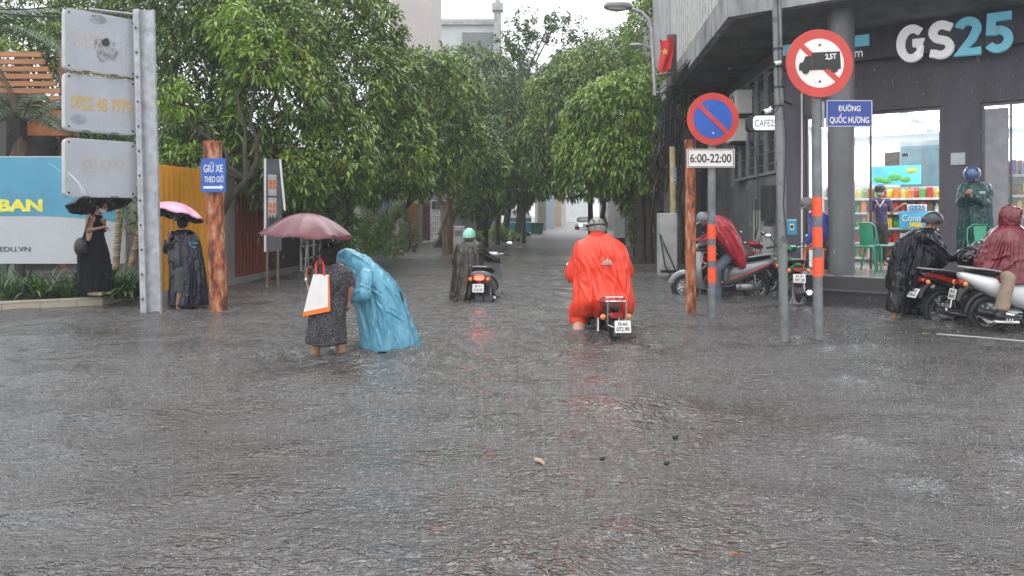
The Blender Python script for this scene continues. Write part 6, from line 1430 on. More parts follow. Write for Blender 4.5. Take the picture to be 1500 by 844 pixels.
# ---------------------------------------------------------------- people on the right
# 7: dark red cape leaning over the grey scooter
Y = 13.3
J = dict(head=f(1031, 322), neck=f(1044, 330), chest=f(1052, 345), pel=f(1068, 376), shL=f(1047, 336, -.16), shR=f(1047, 335, .16), elL=f(1036, 358, -.24), wrL=f(1022, 362, -.22), elR=f(1034, 356, .2), wrR=f(1022, 360, .2),
         hipL=f(1066, 379, -.09), hipR=f(1066, 379, .09), knL=f(1050, 396, -.20), knR=f(1046, 396, .20))
legs_to_ground(J, Y, 1053, 1053, -.24, .24, (-.12, 0))
p7 = thing('person', 'rider in a dark red cape and jeans hunched over the grey scooter behind the poles', 'person', Vector((at(1060, 0, Y).x, Y, -WD)))
H = body(p7, J, (-.85, -.05, -.5), hc=(1.2, 1.2), s=.98)
pants(p7, J, mat("wet_jeans", (.07, .085, .12), .7, bump=.3), .10, .065, .95, 'jeans', up=.02)
m = MB(); m.cap(J['pel'], J['chest'], .16, .15); m.cap(J['shL'], J['shR'], .085)
for q in 'LR': m.cap(J['sh' + q], J['el' + q], .07, .06); m.cone(J['el' + q], J['wr' + q], .06, .04)
bake(m, 'shirt', MT['black'], p7, .012, 2)
cape = cloth_mat("dark_red_nylon", (.36, .022, .035), .35, bump=.4, scale=8)
m = MB(); sil(m, Y, [(316, 1044, 1054, .08), (321, 1040, 1066, .16), (330, 1038, 1074, .24), (342, 1037, 1080, .28), (354, 1046, 1085, .30), (366, 1056, 1089, .30), (378, 1066, 1091, .29), (388, 1074, 1090, .26), (392, 1078, 1087, .2)], fold=6, amp=.05, seed=33)
a_ = f(1022, 351, -.2); m.rings([[f(1040, 340, -.26), f(1044, 352, -.26), f(1044, 352, .2), f(1040, 340, .2)], [a_, a_ + Vector((0, 0, -.03)), a_ + Vector((0, .1, -.03)), a_ + Vector((0, .1, 0))]])
bake(m, 'cape', cape, p7, .010, 3, creases([(1048, 322, 1085, 385), (1055, 322, 1089, 372), (1046, 330, 1024, 350), (1050, 335, 1074, 380), (1060, 330, 1080, 350)], .024, 1.4, add_noise(.008, 6, 13)))
helmet(p7, H, mat("slate_helmet", (.13, .15, .17), .3, coat=.3), True, 1.05)
# 8: man in blue leaning to the green motorcycle
Y = 12.75
J = dict(head=f(1183, 300), neck=f(1193, 308), chest=f(1202, 322), pel=f(1213, 352), shL=f(1193, 316, -.16), shR=f(1199, 314, .16), elL=f(1192, 340, -.24), wrL=f(1182, 357, -.2), elR=f(1200, 340, .2), wrR=f(1190, 356, .15),
         hipL=f(1212, 357, -.09), hipR=f(1212, 357, .09), knL=f(1208, 380, -.10), knR=f(1212, 380, .12))
for q, dy in (('L', -.1), ('R', .14)): p = at(1214, 0, Y + dy); J['an' + q] = Vector((p.x, p.y, FL + .09)); J['to' + q] = Vector((p.x - .14, p.y, FL + .035))
p8 = thing('person', 'person in a blue jacket and grey cap reaching for the green motorcycle beside the column', 'person', Vector((at(1210, 0, Y).x, Y, FL)))
H = body(p8, J, (-.80, -.2, -.5), hc=(1.2, 1.2), s=.96); eyes(p8, H)
m = MB(); m.cap(J['pel'] + Vector((0, 0, .02)), J['chest'], .16, .15); m.cap(J['shL'], J['shR'], .085)
for q in 'LR': m.cap(J['sh' + q], J['el' + q], .075, .068); m.cone(J['el' + q], J['wr' + q], .068, .045)
bake(m, 'jacket', mat("royal_blue_cloth", (.02, .05, .26), .5, bump=.4), p8, .011, 3, add_noise(.01, 9, 14)); pants(p8, J, MT['black'], .10, .07, .9)
helmet(p8, H, mat("cap_grey", (.14, .14, .13), .6), True, .95, strap=False, name='cap')
# 9: black poncho
Y = 10.45
J = dict(head=f(1366, 326), neck=f(1354, 340), chest=f(1346, 355), pel=f(1325, 398), shL=f(1348, 347, .17), shR=f(1350, 348, -.17), elL=f(1374, 370, .15), wrL=f(1396, 378, .08), elR=f(1374, 372, -.14), wrR=f(1398, 380, -.06),
         hipL=f(1324, 404, .09), hipR=f(1322, 404, -.09), knL=f(1330, 434, .15), knR=f(1318, 432, -.08))
legs_to_ground(J, Y, 1340, 1306, .18, -.05, (.13, -.02)); J['anR'].z = -.10; J['toR'] = J['anR'] + Vector((.12, -.02, -.07))
p9 = thing('person', 'barefoot person in a long black poncho and black helmet pushing the red-tailed motorcycle', 'person', Vector((at(1325, 0, Y).x, Y, -WD)))
H = body(p9, J, (.93, -.15, -.15), hc=(1.0, 1.1), s=.98); eyes(p9, H)
blackc = cloth_mat("black_nylon_wet", (.005, .005, .010), .30, bump=.4, scale=8, spec=.3)
m = MB(); sil(m, Y, [(334, 1344, 1362, .08), (340, 1333, 1370, .15), (348, 1322, 1376, .20), (358, 1315, 1381, .24), (370, 1310, 1386, .26), (384, 1306, 1384, .27), (396, 1304, 1366, .27), (410, 1303, 1350, .27), (424, 1302, 1344, .26)], fold=8, amp=.06, seed=41)
for q in 'LR': m.cap(J['sh' + q], J['el' + q], .10, .085); m.cone(J['el' + q], J['wr' + q] - (J['wr' + q] - J['el' + q]) * .1, .09, .055)
bake(m, 'poncho', blackc, p9, .009, 3, creases([(1345, 340, 1318, 420), (1335, 345, 1308, 410), (1352, 345, 1336, 420), (1358, 348, 1392, 376), (1350, 360, 1380, 385), (1330, 360, 1325, 422), (1362, 345, 1384, 362)], .024, 2.0, add_noise(.010, 6.5, 17)))
m = MB(); m.cap(J['pel'], J['hipL'], .14, .12); m.cap(J['pel'], J['hipR'], .14, .12); m.cone(J['hipR'], J['knR'].lerp(J['anR'], .55), .13, .125, 18); m.cone(J['hipL'], J['knL'].lerp(J['anL'], .6), .13, .13, 18); m.cap(J['hipR'], J['knR'], .12, .1); bake(m, 'trousers', mat("black_trousers", (.010, .010, .013), .4), p9, .012, 3, add_noise(.015, 7, 18, stretch=(1.4, 1, .5)))
helmet(p9, H, mat("black_helmet", (.02, .02, .022), .3, coat=.3), True, 1.12)
# 10: wine red poncho on the white scooter
Y = 9.6
J = dict(head=f(1482, 318, 0), neck=f(1479, 334), chest=f(1478, 352), pel=f(1470, 398), shL=f(1479, 346, .12), shR=f(1478, 348, -.11), elL=f(1500, 368, .18), wrL=f(1520, 372, .15), elR=f(1500, 370, -.18), wrR=f(1520, 374, -.12),
         hipL=f(1472, 402, .10), hipR=f(1470, 402, -.12), knL=f(1504, 412, .22), knR=f(1478, 408, -.38), anL=f(1500, 460, .24), anR=f(1467, 461, -.44), toL=f(1514, 470, .24), toR=f(1482, 469, -.46))
p10 = thing('person', 'rider in a wine red hooded poncho and beige trousers sitting on the white scooter', 'person', Vector((at(1480, 0, Y).x, Y, -WD)))
H = body(p10, J, (.72, -.62, -.12), hc=(1.2, 1.2), s=.98); eyes(p10, H)
pants(p10, J, mat("beige_trousers", (.25, .185, .13), .8, bump=.3), .088, .066, .90)
wine = cloth_mat("wine_nylon", (.145, .008, .015), .22, bump=.4, scale=8, coat=.25)
m = MB(); sil(m, Y, [(331, 1466, 1492, .12), (338, 1456, 1500, .18), (350, 1448, 1510, .24), (366, 1442, 1520, .28), (382, 1436, 1526, .31), (398, 1430, 1530, .33), (412, 1426, 1532, .35)], fold=7, amp=.07, seed=52)
for q in 'LR': m.cap(J['sh' + q], J['el' + q], .075, .09); m.cone(J['el' + q], J['wr' + q], .09, .08)
bake(m, 'poncho', wine, p10, .009, 3, creases([(1470, 345, 1440, 410), (1476, 350, 1456, 412), (1482, 350, 1476, 410), (1490, 352, 1500, 412), (1462, 345, 1436, 390), (1478, 372, 1450, 380), (1488, 380, 1466, 398)], .022, 2.0, add_noise(.008, 6.5, 21)))
# hood: a shell open towards the face
m = MB(H); rs_o = []; 
for j in range(9):
    t_ = j / 8; y_ = -.135 + .235 * t_; rr = .135 * math.sqrt(max(.08, 1 - ((y_ + .01) / .155) ** 2)) if t_ < .6 else .120 - .006 * (t_ - .6) * 10; rs_o.append((y_, rr))
outer = [[(r_ * math.cos(a) * .93, y_, .012 + r_ * 1.12 * math.sin(a) - (.05 if math.sin(a) < -.5 else 0)) for a in [2 * math.pi * i / 24 for i in range(24)]] for y_, r_ in rs_o]
inner = [[(p[0] * .88, p[1], .012 + (p[2] - .012) * .88) for p in ring_] for ring_ in outer[::-1]]
m.rings(outer + [r_ for r_ in inner[:6]]); bake(m, 'hood', wine, p10, .008, 2, add_noise(.006, 12, 5))
for q in 'LR':
    a, b = Vector(J['an' + q]), Vector(J['to' + q]); m = MB(); m.cap(a + Vector((-.04, 0, -.02)), b + Vector((.02, 0, 0)), .048, .038); m.cap(a + Vector((0, 0, .03)), a, .05, .05); so = bake(m, 'shoe', MT['black'], p10, .009, 2)
    m = MB(); d = (b - a); d.z = 0; d.normalize(); c = a.lerp(b, .5) + Vector((0, 0, -.055)); m.M = headframe(c, d); m.bbox((0, .0, 0), (.085, .27, .03), .012); m.build('sole', MT['white'], so)
    m = MB(); 
    for k in (-.03, 0, .03): m.tube([c + d * k + Vector((0, -.047, .0)), c + d * (k + .01) + Vector((0, -.048, .045))], .006, n=5)
    m.build('shoe_stripes', MT['white'], so)
# 11: dark green coat with a phone, standing on the plinth
Y = 11.7
def on(px, dy, dz=0): p = at(px, 0, Y + dy); return Vector((p.x, p.y, FL + dz))
J = dict(head=f(1424, 257), neck=f(1430, 271), chest=f(1431, 290), pel=f(1430, 325), shL=f(1446, 276, .06), shR=f(1412, 277, -.05), elL=f(1444, 298, -.12), wrL=f(1424, 289, -.26), elR=f(1408, 298, -.15), wrR=f(1413, 287, -.28),
         hipL=f(1437, 330), hipR=f(1424, 330), knL=f(1437, 366), knR=f(1423, 366), anL=on(1438, 0, .09), anR=on(1422, 0, .09), toL=on(1434, -.14, .03), toR=on(1417, -.14, .03))
p11 = thing('person', 'person in a long dark green raincoat and blue helmet looking at a phone', 'person', Vector((at(1430, 0, Y).x, Y, FL)))
H = body(p11, J, (-.45, -.75, -.55), hc=(.8, .8), s=1.0, hn={'dL': Vector((-.7, -.5, .3)), 'L': Vector((-.3, .6, .6)), 'dR': Vector((.3, -.6, .5)), 'R': Vector((.5, .3, .5))}); eyes(p11, H)
greenc = cloth_mat("dark_green_nylon", (.012, .058, .052), .3, bump=.4, scale=8)
m = MB(); sil(m, Y, [(266, 1422, 1438, .08), (271, 1412, 1449, .13), (280, 1409, 1452, .16), (300, 1409, 1450, .17), (325, 1407, 1450, .19), (350, 1406, 1451, .20), (372, 1405, 1452, .21), (386, 1404, 1453, .22)], fold=9, amp=.045, seed=61)
for q in 'LR': m.cap(J['sh' + q], J['el' + q], .085, .08); m.cone(J['el' + q], J['wr' + q], .08, .055)
bake(m, 'raincoat', greenc, p11, .010, 3, creases([(1420, 300, 1416, 385), (1430, 295, 1431, 385), (1440, 300, 1444, 385), (1412, 305, 1409, 380), (1447, 280, 1436, 296)], .022, 1.6, add_noise(.007, 6.5, 23)))
helmet(p11, H, mat("blue_helmet", (.05, .09, .22), .2, coat=.5), False, 1.12)
m = MB(frame(f(1439, 282, -.17), (1, 0, 0))); m.box((0, 0, 0), (.09, .04, .008)); m.build('chest_badge', mat("badge_pale", (.35, .45, .42), .5), p11, smooth=False)
ph = thing('phone', 'dark phone in the hands of the person in green', 'phone', f(1418, 286, -.36)); m = MB(headframe(f(1417, 285, -.35), (-.2, -.5, .8))); m.bbox((0, 0, 0), (.075, .011, .15), .008); m.build('case', MT['black'], ph); m = MB(headframe(f(1417, 285, -.35), (-.2, -.5, .8))); m.box((0, -.007, 0), (.066, .003, .135)); m.build('screen', MT['ink'], ph)
# 12: shop worker in the doorway
Y = 15.0
J = dict(head=f(1289, 280), neck=f(1289, 292), chest=f(1289, 305), pel=f(1289, 335), shL=f(1301, 296), shR=f(1277, 296), elL=f(1306, 312, -.05), wrL=f(1318, 303, -.15), elR=f(1273, 313), wrR=f(1271, 328, -.06),
         hipL=f(1294, 338), hipR=f(1284, 338), knL=f(1294, 362), knR=f(1284, 362), anL=on(1292, 0, .09), anR=on(1284, 0, .09), toL=on(1292, -.12, .03), toR=on(1284, -.12, .03))
for q, px in (('L', 1294), ('R', 1284)): p = at(px, 0, Y); J['an' + q] = Vector((p.x, p.y, FL + .09)); J['to' + q] = Vector((p.x, p.y - .12, FL + .03))
p12 = thing('person', 'shop worker in a purple collared top, face mask and black helmet inside the doorway', 'person', Vector((at(1289, 0, Y).x, Y, FL)))
H = body(p12, J, (-.1, -.98, -.05), hc=(.5, .5), s=.93); eyes(p12, H); mask(p12, H)
m = MB(); m.cap(J['pel'] + Vector((0, 0, .05)), J['chest'], .13, .13); m.cap(J['shL'], J['shR'], .07)
for q in 'LR': m.cone(J['sh' + q], J['sh' + q].lerp(J['el' + q], .8), .065, .058)
bake(m, 'top', mat("purple_top", (.03, .022, .085), .6), p12, .011, 3, add_noise(.008, 9, 24)); pants(p12, J, MT['black'], .095, .065, .95)
m = MB(); m.tube([f(1283, 293, -.10), f(1289, 303, -.155), f(1295, 293, -.10)], .014, n=6); m.build('collar', mat("collar_cream", (.6, .5, .45), .6), p12)
helmet(p12, H, MT['blackp'], True, 1.06)
# far riders seen up the street
# ---------------------------------------------------------------- chairs
def chair(lab, t_, d_, rz, group='green metal chairs outside the shop'):
    p = FM @ Vector((t_, d_, FL + .012)); o = thing('metal_chair', lab, 'chair', p, rz, group); W = WM[o.name]
    g_ = mat("chair_green", (.01, .24, .13), .3, .2, coat=.3) if 'chair_green' not in bpy.data.materials else bpy.data.materials['chair_green']
    m = MB(W); m.bbox((0, 0, .45), (.36, .36, .03), .03); m.build('seat', g_, o)
    m = MB(W); m.rings([[(-.075, -.165, .46), (.075, -.165, .46), (.075, -.175, .46), (-.075, -.175, .46)], [(-.09, -.22, .84), (.09, -.22, .84), (.09, -.23, .84), (-.09, -.23, .84)]]); m.build('back_splat', g_, o, smooth=False)
    m = MB(W); m.tube([(-.17, -.16, .45), (-.19, -.2, .65), (-.17, -.225, .80), (-.09, -.235, .86), (.09, -.235, .86), (.17, -.225, .80), (.19, -.2, .65), (.17, -.16, .45)], .013, n=8); m.build('back_frame', g_, o)
    for x, y in ((-1, -1), (1, -1), (1, 1), (-1, 1)): m = MB(W); m.cone((x * .16, y * .16, .44), (x * .215, y * .215, 0), .024, .014, 8); m.build('leg', g_, o)
    return o
def tdof(px, Y): v = at(px, 0, Y) - P0; return v.dot(U), v.dot(NV)
for lab, px, Yc, rz in (('green metal chair next to the column with its back turned', 1265, 13.15, R(150)), ('green metal chair just in front of the shop worker', 1288, 13.55, R(205)), ('green metal chair between the green coat and the wine red poncho', 1445, 11.1, R(170)), ('green metal chair at the right edge behind the wine red poncho', 1499, 10.9, R(190))):
    t_, d_ = tdof(px, Yc); chair(lab, t_, d_, rz)
t_, d_ = tdof(1200, 12.72)
o = thing('plastic_chair', 'orange plastic chair behind the banded pole by the column', 'chair', FM @ Vector((t_, d_ + .1, FL + .012)), R(120)); W = WM[o.name]; og = mat("orange_plastic", (.75, .13, .05), .3)
m = MB(W); m.bbox((0, 0, .42), (.4, .4, .03), .05); m.build('seat', og, o); m = MB(W); m.rings([[(-.19, -.18, .44), (.19, -.18, .44), (.19, -.2, .44), (-.19, -.2, .44)], [(-.17, -.25, .80), (.17, -.25, .80), (.17, -.265, .80), (-.17, -.265, .80)]]); m.build('backrest', og, o)
for x, y in ((-1, -1), (1, -1), (1, 1), (-1, 1)): m = MB(W); m.cone((x * .17, y * .17, .41), (x * .21, y * .22, 0), .025, .018, 8); m.build('leg', og, o)
# water bottles by the window
for i, px in enumerate((1456, 1462)):
    t_, d_ = tdof(px, 12.3); p = FM @ Vector((t_, .55, FL + .9)); m = MB(Matrix.Translation(p)); m.cone((0, 0, 0), (0, 0, .2), .07, n=14); m.cone((0, 0, .2), (0, 0, .27), .07, .025, 14); m.cone((0, 0, .27), (0, 0, .30), .028, n=12)
    tag(m.build('water_bottle', mat("bottle_blue", (.25, .45, .60), .1, coat=.4), base=p), ['left one of the two big pale blue water bottles behind the right window', 'right one of the two big pale blue water bottles behind the right window'][i], 'bottle')
t_, d_ = tdof(1459, 12.3); st = thing('bottle_stand', 'low white stand under the big water bottles behind the right window', 'stand', FM @ Vector((t_, .55, FL))); m = MB(FM); m.bbox((t_ + .0, .56, FL + .445), (.5, .24, .90), .01); m.build('stand', shelfm, st, smooth=False)
# white tube and floating scraps
m = MB(); m.tube([at(1372, 0, 8.95) * Vector((1, 1, 0)) + Vector((0, 0, .008)), at(1430, 0, 8.72) * Vector((1, 1, 0)) + Vector((0, 0, .010)), at(1560, 0, 8.2) * Vector((1, 1, 0)) + Vector((0, 0, .010))], .009); tag(m.build('floating_pipe', MT['conclight']), 'thin white pipe floating below the motorbikes', 'pipe')
def scrap(px, py, r_, col, lab, nm='floating_leaf', cat='leaf', tall=.3):
    p = at(px, py, EYE * FPX / (py - HY)); p.z = .004; r2 = random.Random(px); m = MB()
    if cat == 'leaf':
        a0 = r2.uniform(0, 3); d = Vector((math.cos(a0), math.sin(a0), 0)); n_ = Vector((-d.y, d.x, 0)); pts = []
        top = [p + d * r_ * (-1 + 2 * k / 6) + n_ * r_ * .32 * math.sin(math.pi * k / 6) * 1.0 + Vector((0, 0, .012 + .01 * math.sin(k))) for k in range(7)] + [p + d * r_ * (1 - 2 * k / 6) - n_ * r_ * .32 * math.sin(math.pi * k / 6) + Vector((0, 0, .012)) for k in range(1, 6)]
        m.rings([[v - Vector((0, 0, .004)) for v in top], top]); o = m.build(nm, mat(nm + str(px), col, .4, var=.3, scale=30), smooth=False)
    else:
        m.ell(p, (r_, r_ * .7, r_ * tall * 2), 9, 6); m.ell(p + Vector((r_ * .5, 0, r_ * .3)), (r_ * .6, r_ * .4, r_ * tall * 1.4), 8, 6); o = m.build(nm, mat(nm + str(px), col, .5, var=.3), smooth=True)
    tag(o, lab, cat)
scrap(882, 673, .020, (.01, .01, .01), 'black scrap floating left of two others in the open water', 'floating_scrap', 'scrap'); scrap(989, 641, .022, (.01, .01, .01), 'black scrap farthest up of the three in the open water', 'floating_scrap', 'scrap', .3); scrap(976, 680, .018, (.01, .01, .01), 'black scrap nearest the reader of the three in the open water', 'floating_scrap', 'scrap', .35)
scrap(790, 679, .08, (.30, .20, .12), 'tan leaf floating in the middle of the water'); scrap(1080, 816, .03, (.30, .10, .04), 'small red brown leaf floating near the bottom'); scrap(57, 477, .12, (.45, .28, .12), 'tan leaf floating in front of the planter')
scrap(1357, 490, .05, (.10, .22, .04), 'green leaf at the end of the white pipe'); scrap(762, 363, .13, (.6, .5, .2), 'pale yellow scrap floating behind the silver scooter', 'floating_scrap', 'scrap', .2); scrap(581, 377, .10, (.7, .7, .7), 'white scrap floating by the left wall', 'floating_scrap', 'scrap', .3); scrap(764, 377 - 14 + 25, .03, (.4, .4, .4), 'small grey scrap floating left of the orange rider', 'floating_scrap', 'scrap', .3)
# water draining off the green motorcycle
m = MB(); r2 = random.Random(3)
for i in range(26): a_ = at(1164 + r2.uniform(-5, 6), 412, 12.05); m.tube([a_, a_ + Vector((r2.uniform(-.02, .02), -.02, -.25)), Vector((a_.x + r2.uniform(-.06, .06), a_.y - .05, 0))], [.003, .005, .007], n=5)
tag(m.build('pouring_water', bpy.data.materials['splash_water']), 'water pouring off the plate of the green motorcycle into the flood', 'water', kind='stuff')
# a car and a scooter far up the street
c = gpt(857, 74); c_ = thing('car', 'white car with lit headlights far up the street', 'car', c, R(180)); W = WM[c_.name]
wp_ = mat("car_white", (.6, .6, .6), .3, coat=.4)
m = MB(W); m.loft([(-2.1, 0, .75, .80, .22), (-1.9, 0, .78, .86, .30), (0, 0, .78, .88, .32), (1.3, 0, .72, .86, .27), (2.0, 0, .66, .78, .20)], p=4, n=24); m.build('body', wp_, c_)
m = MB(W); m.loft([(-1.7, 0, 1.05, .70, .05), (-1.2, 0, 1.28, .72, .22), (.1, 0, 1.3, .70, .22), (.9, 0, 1.05, .74, .05)], p=4, n=20); m.build('cabin', MT['ink'], c_)
m = MB(W); m.loft([(-1.2, 0, 1.50, .66, .03), (.05, 0, 1.52, .64, .03)], p=4, n=20); m.build('roof', wp_, c_)
for x in (-1, 1):
    m = MB(W); m.ell((x * .6, 2.0, .72), (.16, .06, .10)); m.build('headlight', mat("headlamp_lit", (.9, .9, .9), .3, emit=(1, 1, 1), estr=5), c_)
    for y in (-1.25, 1.3): m = MB(W @ Matrix.Translation((x * .80, y, .32)) @ Matrix.Rotation(R(90), 4, 'Y')); m.torus(.22, .09); m.build('wheel', MT['rubber'], c_)
# ---------------------------------------------------------------- trees and plants
greens = leaf_mat("leaf_green", [(0, (0.013, 0.031, 0.008)), (0.22, (0.041, 0.089, 0.013)), (0.45, (0.098, 0.178, 0.025)), (0.7, (0.209, 0.308, 0.045)), (0.9, (0.417, 0.473, 0.065)), (1, (0.723, 0.497, 0.055))])
greens2 = leaf_mat("leaf_bright", [(0, (0.034, 0.075, 0.011)), (0.3, (0.095, 0.179, 0.024)), (0.6, (0.204, 0.334, 0.04)), (0.88, (0.381, 0.485, 0.063)), (1, (0.625, 0.531, 0.071))])
darkg = leaf_mat("leaf_dark", [(0, (0.017, 0.039, 0.01)), (0.4, (0.059, 0.113, 0.021)), (0.75, (0.142, 0.216, 0.041)), (1, (0.356, 0.353, 0.059))])
bark = mat("bark", (.055, .045, .036), .85, var=.4, scale=5, bump=.8, bscale=18, stretch=(2, 2, .6))

lightened = leaf_mat("leaf_lightened", [(0, (.05, .12, .02)), (.35, (.14, .26, .035)), (.7, (.26, .40, .06)), (1, (.42, .46, .08))], trans=.35)  # leaf colours lightened to offset the shade of the trees above
def leaf_arrays(P_, A_, r, n, L0, wr=.26, droop=.5, spread=(35, 85), fan=True):
    """rosettes of n long drooping leaves at points P_ with axes A_"""
    m = len(P_); A_ = A_ / np.linalg.norm(A_, axis=1, keepdims=True)
    up = np.where(np.abs(A_[:, 2:3]) < .9, np.array([[0, 0, 1.]]), np.array([[1., 0, 0]])); X_ = np.cross(A_, up); X_ /= np.linalg.norm(X_, axis=1, keepdims=True); Y_ = np.cross(A_, X_)
    k = np.arange(n)[None, :]; ph = 2.399 * k + r.uniform(0, 6.28, (m, 1)) + r.normal(0, .25, (m, n)); th = np.radians(r.uniform(*spread, (m, n)))
    D = (np.cos(th)[..., None] * A_[:, None] + np.sin(th)[..., None] * (np.cos(ph)[..., None] * X_[:, None] + np.sin(ph)[..., None] * Y_[:, None])).reshape(-1, 3)
    B = np.repeat(P_, n, 0) + D * (L0 * .12) + np.repeat(A_, n, 0) * (r.uniform(-.5, .3, (m * n, 1)) * L0)
    L = (L0 * r.uniform(.65, 1.2, m * n))[:, None]; dz = np.array([[0, 0, -1.]])
    D2 = D + dz * droop; D2 /= np.linalg.norm(D2, axis=1, keepdims=True); D3 = D + dz * droop * 2.4; D3 /= np.linalg.norm(D3, axis=1, keepdims=True)
    c1 = B + D * L * .33; c2 = c1 + D2 * L * .34; tip = c2 + D3 * L * .36
    S_ = np.cross(D2, dz + r.normal(0, .35, D.shape)); S_ /= np.maximum(np.linalg.norm(S_, axis=1, keepdims=True), 1e-5); W_ = L * wr * .5
    V = np.stack([B, c1 - S_ * W_ * .95, c1 + S_ * W_ * .95, c2 - S_ * W_ * .8, c2 + S_ * W_ * .8, tip], 1).reshape(-1, 3)
    o = (np.arange(m * n) * 6)[:, None]
    return V, [np.concatenate([o + np.array([[0, 2, 1]]), o + np.array([[3, 4, 5]])]), o + np.array([[1, 2, 4, 3]])]
def merge(parts):
    Vs = []; T3 = []; T4 = []; b = 0
    for V, (a, c) in parts: Vs.append(V); T3.append(a + b); T4.append(c + b); b += len(V)
    return np.concatenate(Vs), [np.concatenate(T3), np.concatenate(T4)]
def crown_points(lobes, dens, r, hole=.0, hs=1.3, seed=0, inner=.25, lo=-.75):
    P_, A_ = [], []
    for i, (c, rad) in enumerate(lobes):
        c = np.array(c, float); rad = np.array(rad, float); area = 4 * math.pi * ((rad[0] * rad[1]) ** 1.6 / 3 + (rad[0] * rad[2]) ** 1.6 / 3 + (rad[1] * rad[2]) ** 1.6 / 3) ** (1 / 1.6)
        n = int(area * dens); d = r.normal(size=(n, 3)); d /= np.linalg.norm(d, axis=1, keepdims=True); d = d[d[:, 2] > lo]
        bump_ = 1 + .16 * vnoise(d * 2.6 + i * 7, seed) + .10 * vnoise(d * 6 + i * 3, seed + 1); q = np.where(r.random(len(d)) < inner, r.uniform(.55, .9, len(d)), r.uniform(.90, 1.04, len(d)))
        p = c + d * rad * (bump_ * q)[:, None]; ok = np.ones(len(p), bool)
        for j, (c2, r2) in enumerate(lobes):
            if j != i: ok &= (((p - np.array(c2)) / np.array(r2)) ** 2).sum(1) > .62
        if hole: ok &= vnoise(p * hs, seed + 3) > -1 + 2 * hole * .55 + .0
        P_.append(p[ok]); nn = d / rad; nn /= np.linalg.norm(nn, axis=1, keepdims=True); A_.append((nn + np.array([0, 0, .25]) + r.normal(0, .35, nn.shape))[ok])
    return np.concatenate(P_), np.concatenate(A_)
def branch_mesh(m, a, b, r0, r1, bend=.12, n=6, rr=None):
    rr = rr or random; a = Vector(a); b = Vector(b); L = (b - a).length; pts = [a]
    for i in range(1, n): pts.append(a.lerp(b, i / n) + Vector((rr.uniform(-1, 1), rr.uniform(-1, 1), rr.uniform(-.3, .6))) * L * bend * .5)
    pts.append(b); m.tube(pts, [r0 + (r1 - r0) * i / n for i in range(n + 1)], n=7); return pts
def tree(name, lab, base, lobes, mt_, dens=22, L0=.17, n=8, hole=.35, tr=.16, seed=1, group=None, tops=None, droop=.55, wr=.26, inner=.25, fork=None, trunks=1, lo=-.75, extra=None):
    r = np.random.default_rng(seed); rr = random.Random(seed); base = Vector(base); t_ = thing(name, lab, 'tree', base, 0, group)
    P_, A_ = crown_points(lobes, dens, r, hole, seed=seed, inner=inner, lo=lo); parts = [leaf_arrays(P_, A_, r, n, L0, wr, droop)]
    if extra is not None: parts.append(leaf_arrays(extra[0], extra[1], r, n, L0, wr, droop))
    V, F = merge(parts); obj_np('crown', V, F, mt_, t_)
    m = MB(); cz = [Vector(l[0]) for l in lobes]; low = min(c.z - l[1][2] * .3 for c, l in zip(cz, lobes)); fk = Vector(fork) if fork else base.lerp(Vector((cz[0].x, cz[0].y, max(1.6, low))), .9)
    for k in range(trunks):
        q = Vector((rr.uniform(-1, 1), rr.uniform(-1, 1), 0)) * (.28 if k else 0); branch_mesh(m, base + q, fk + q * .7, tr * (1 if k == 0 else .7), tr * .65, .06, 6, rr)
    m.build('trunk', bark, t_)
    m = MB()
    for c, l in zip(cz, lobes):
        pts = branch_mesh(m, fk, c, tr * .5, tr * .22, .14, 6, rr)
        for k in range(5):
            d = Vector((rr.uniform(-1, 1), rr.uniform(-1, 1), rr.uniform(-.2, 1))); d.normalize(); e = c + Vector((d.x * l[1][0], d.y * l[1][1], d.z * l[1][2])) * .88; branch_mesh(m, pts[rr.randint(3, 6)], e, tr * .16, .012, .2, 5, rr)
    m.build('limbs', bark, t_); return t_
def lob(px, py, Y, rx, rz, ry=None): p = at(px, py, Y); return ((p.x, p.y, p.z), (rx * Y / FPX, (ry * Y / FPX if ry else rx * Y / FPX), rz * Y / FPX))

# left row inside the fence, near to far
tree('mango_tree', 'tall dense tree directly behind the grey number panels and yellow fence', (-8.0, 17.5, -WD), [lob(285, 120, 17.5, 75, 85), lob(240, 20, 18.5, 90, 70), lob(340, 30, 18, 90, 75), lob(300, 205, 16.5, 60, 45)], darkg, 30, 0.23, 9, 0.15, .17, 11)
tree('mango_tree', 'big dark green tree hanging over the red fence panel and banner', (-6.9, 18.8, -WD), [lob(415, 150, 16.6, 88, 78), lob(420, 255, 16.2, 62, 58), lob(360, 215, 16.2, 48, 55), lob(480, 225, 17, 66, 70), lob(395, 62, 17.5, 92, 60)], greens, 34, 0.23, 9, 0.15, .18, 12)
tree('mango_tree', 'large leafy tree filling the sky left of the beige building', (-6.4, 22.5, -WD), [lob(520, 150, 20, 78, 85), lob(500, 50, 21, 85, 75), lob(575, 215, 20, 62, 72), lob(555, 120, 21, 62, 75), lob(450, 0, 21, 90, 55), lob(515, 272, 19, 46, 34), lob(590, 268, 21, 40, 30)], greens, 30, 0.24, 9, 0.17, .19, 13)
tree('mango_tree', 'olive green tree in front of the white railed building', (-5.6, 27, -WD), [lob(620, 150, 25, 72, 78), lob(655, 220, 25, 66, 66), lob(600, 245, 24, 56, 52), lob(690, 240, 26, 50, 60), lob(660, 135, 27, 48, 55)], greens, 25, 0.26, 9, 0.17, .18, 14)
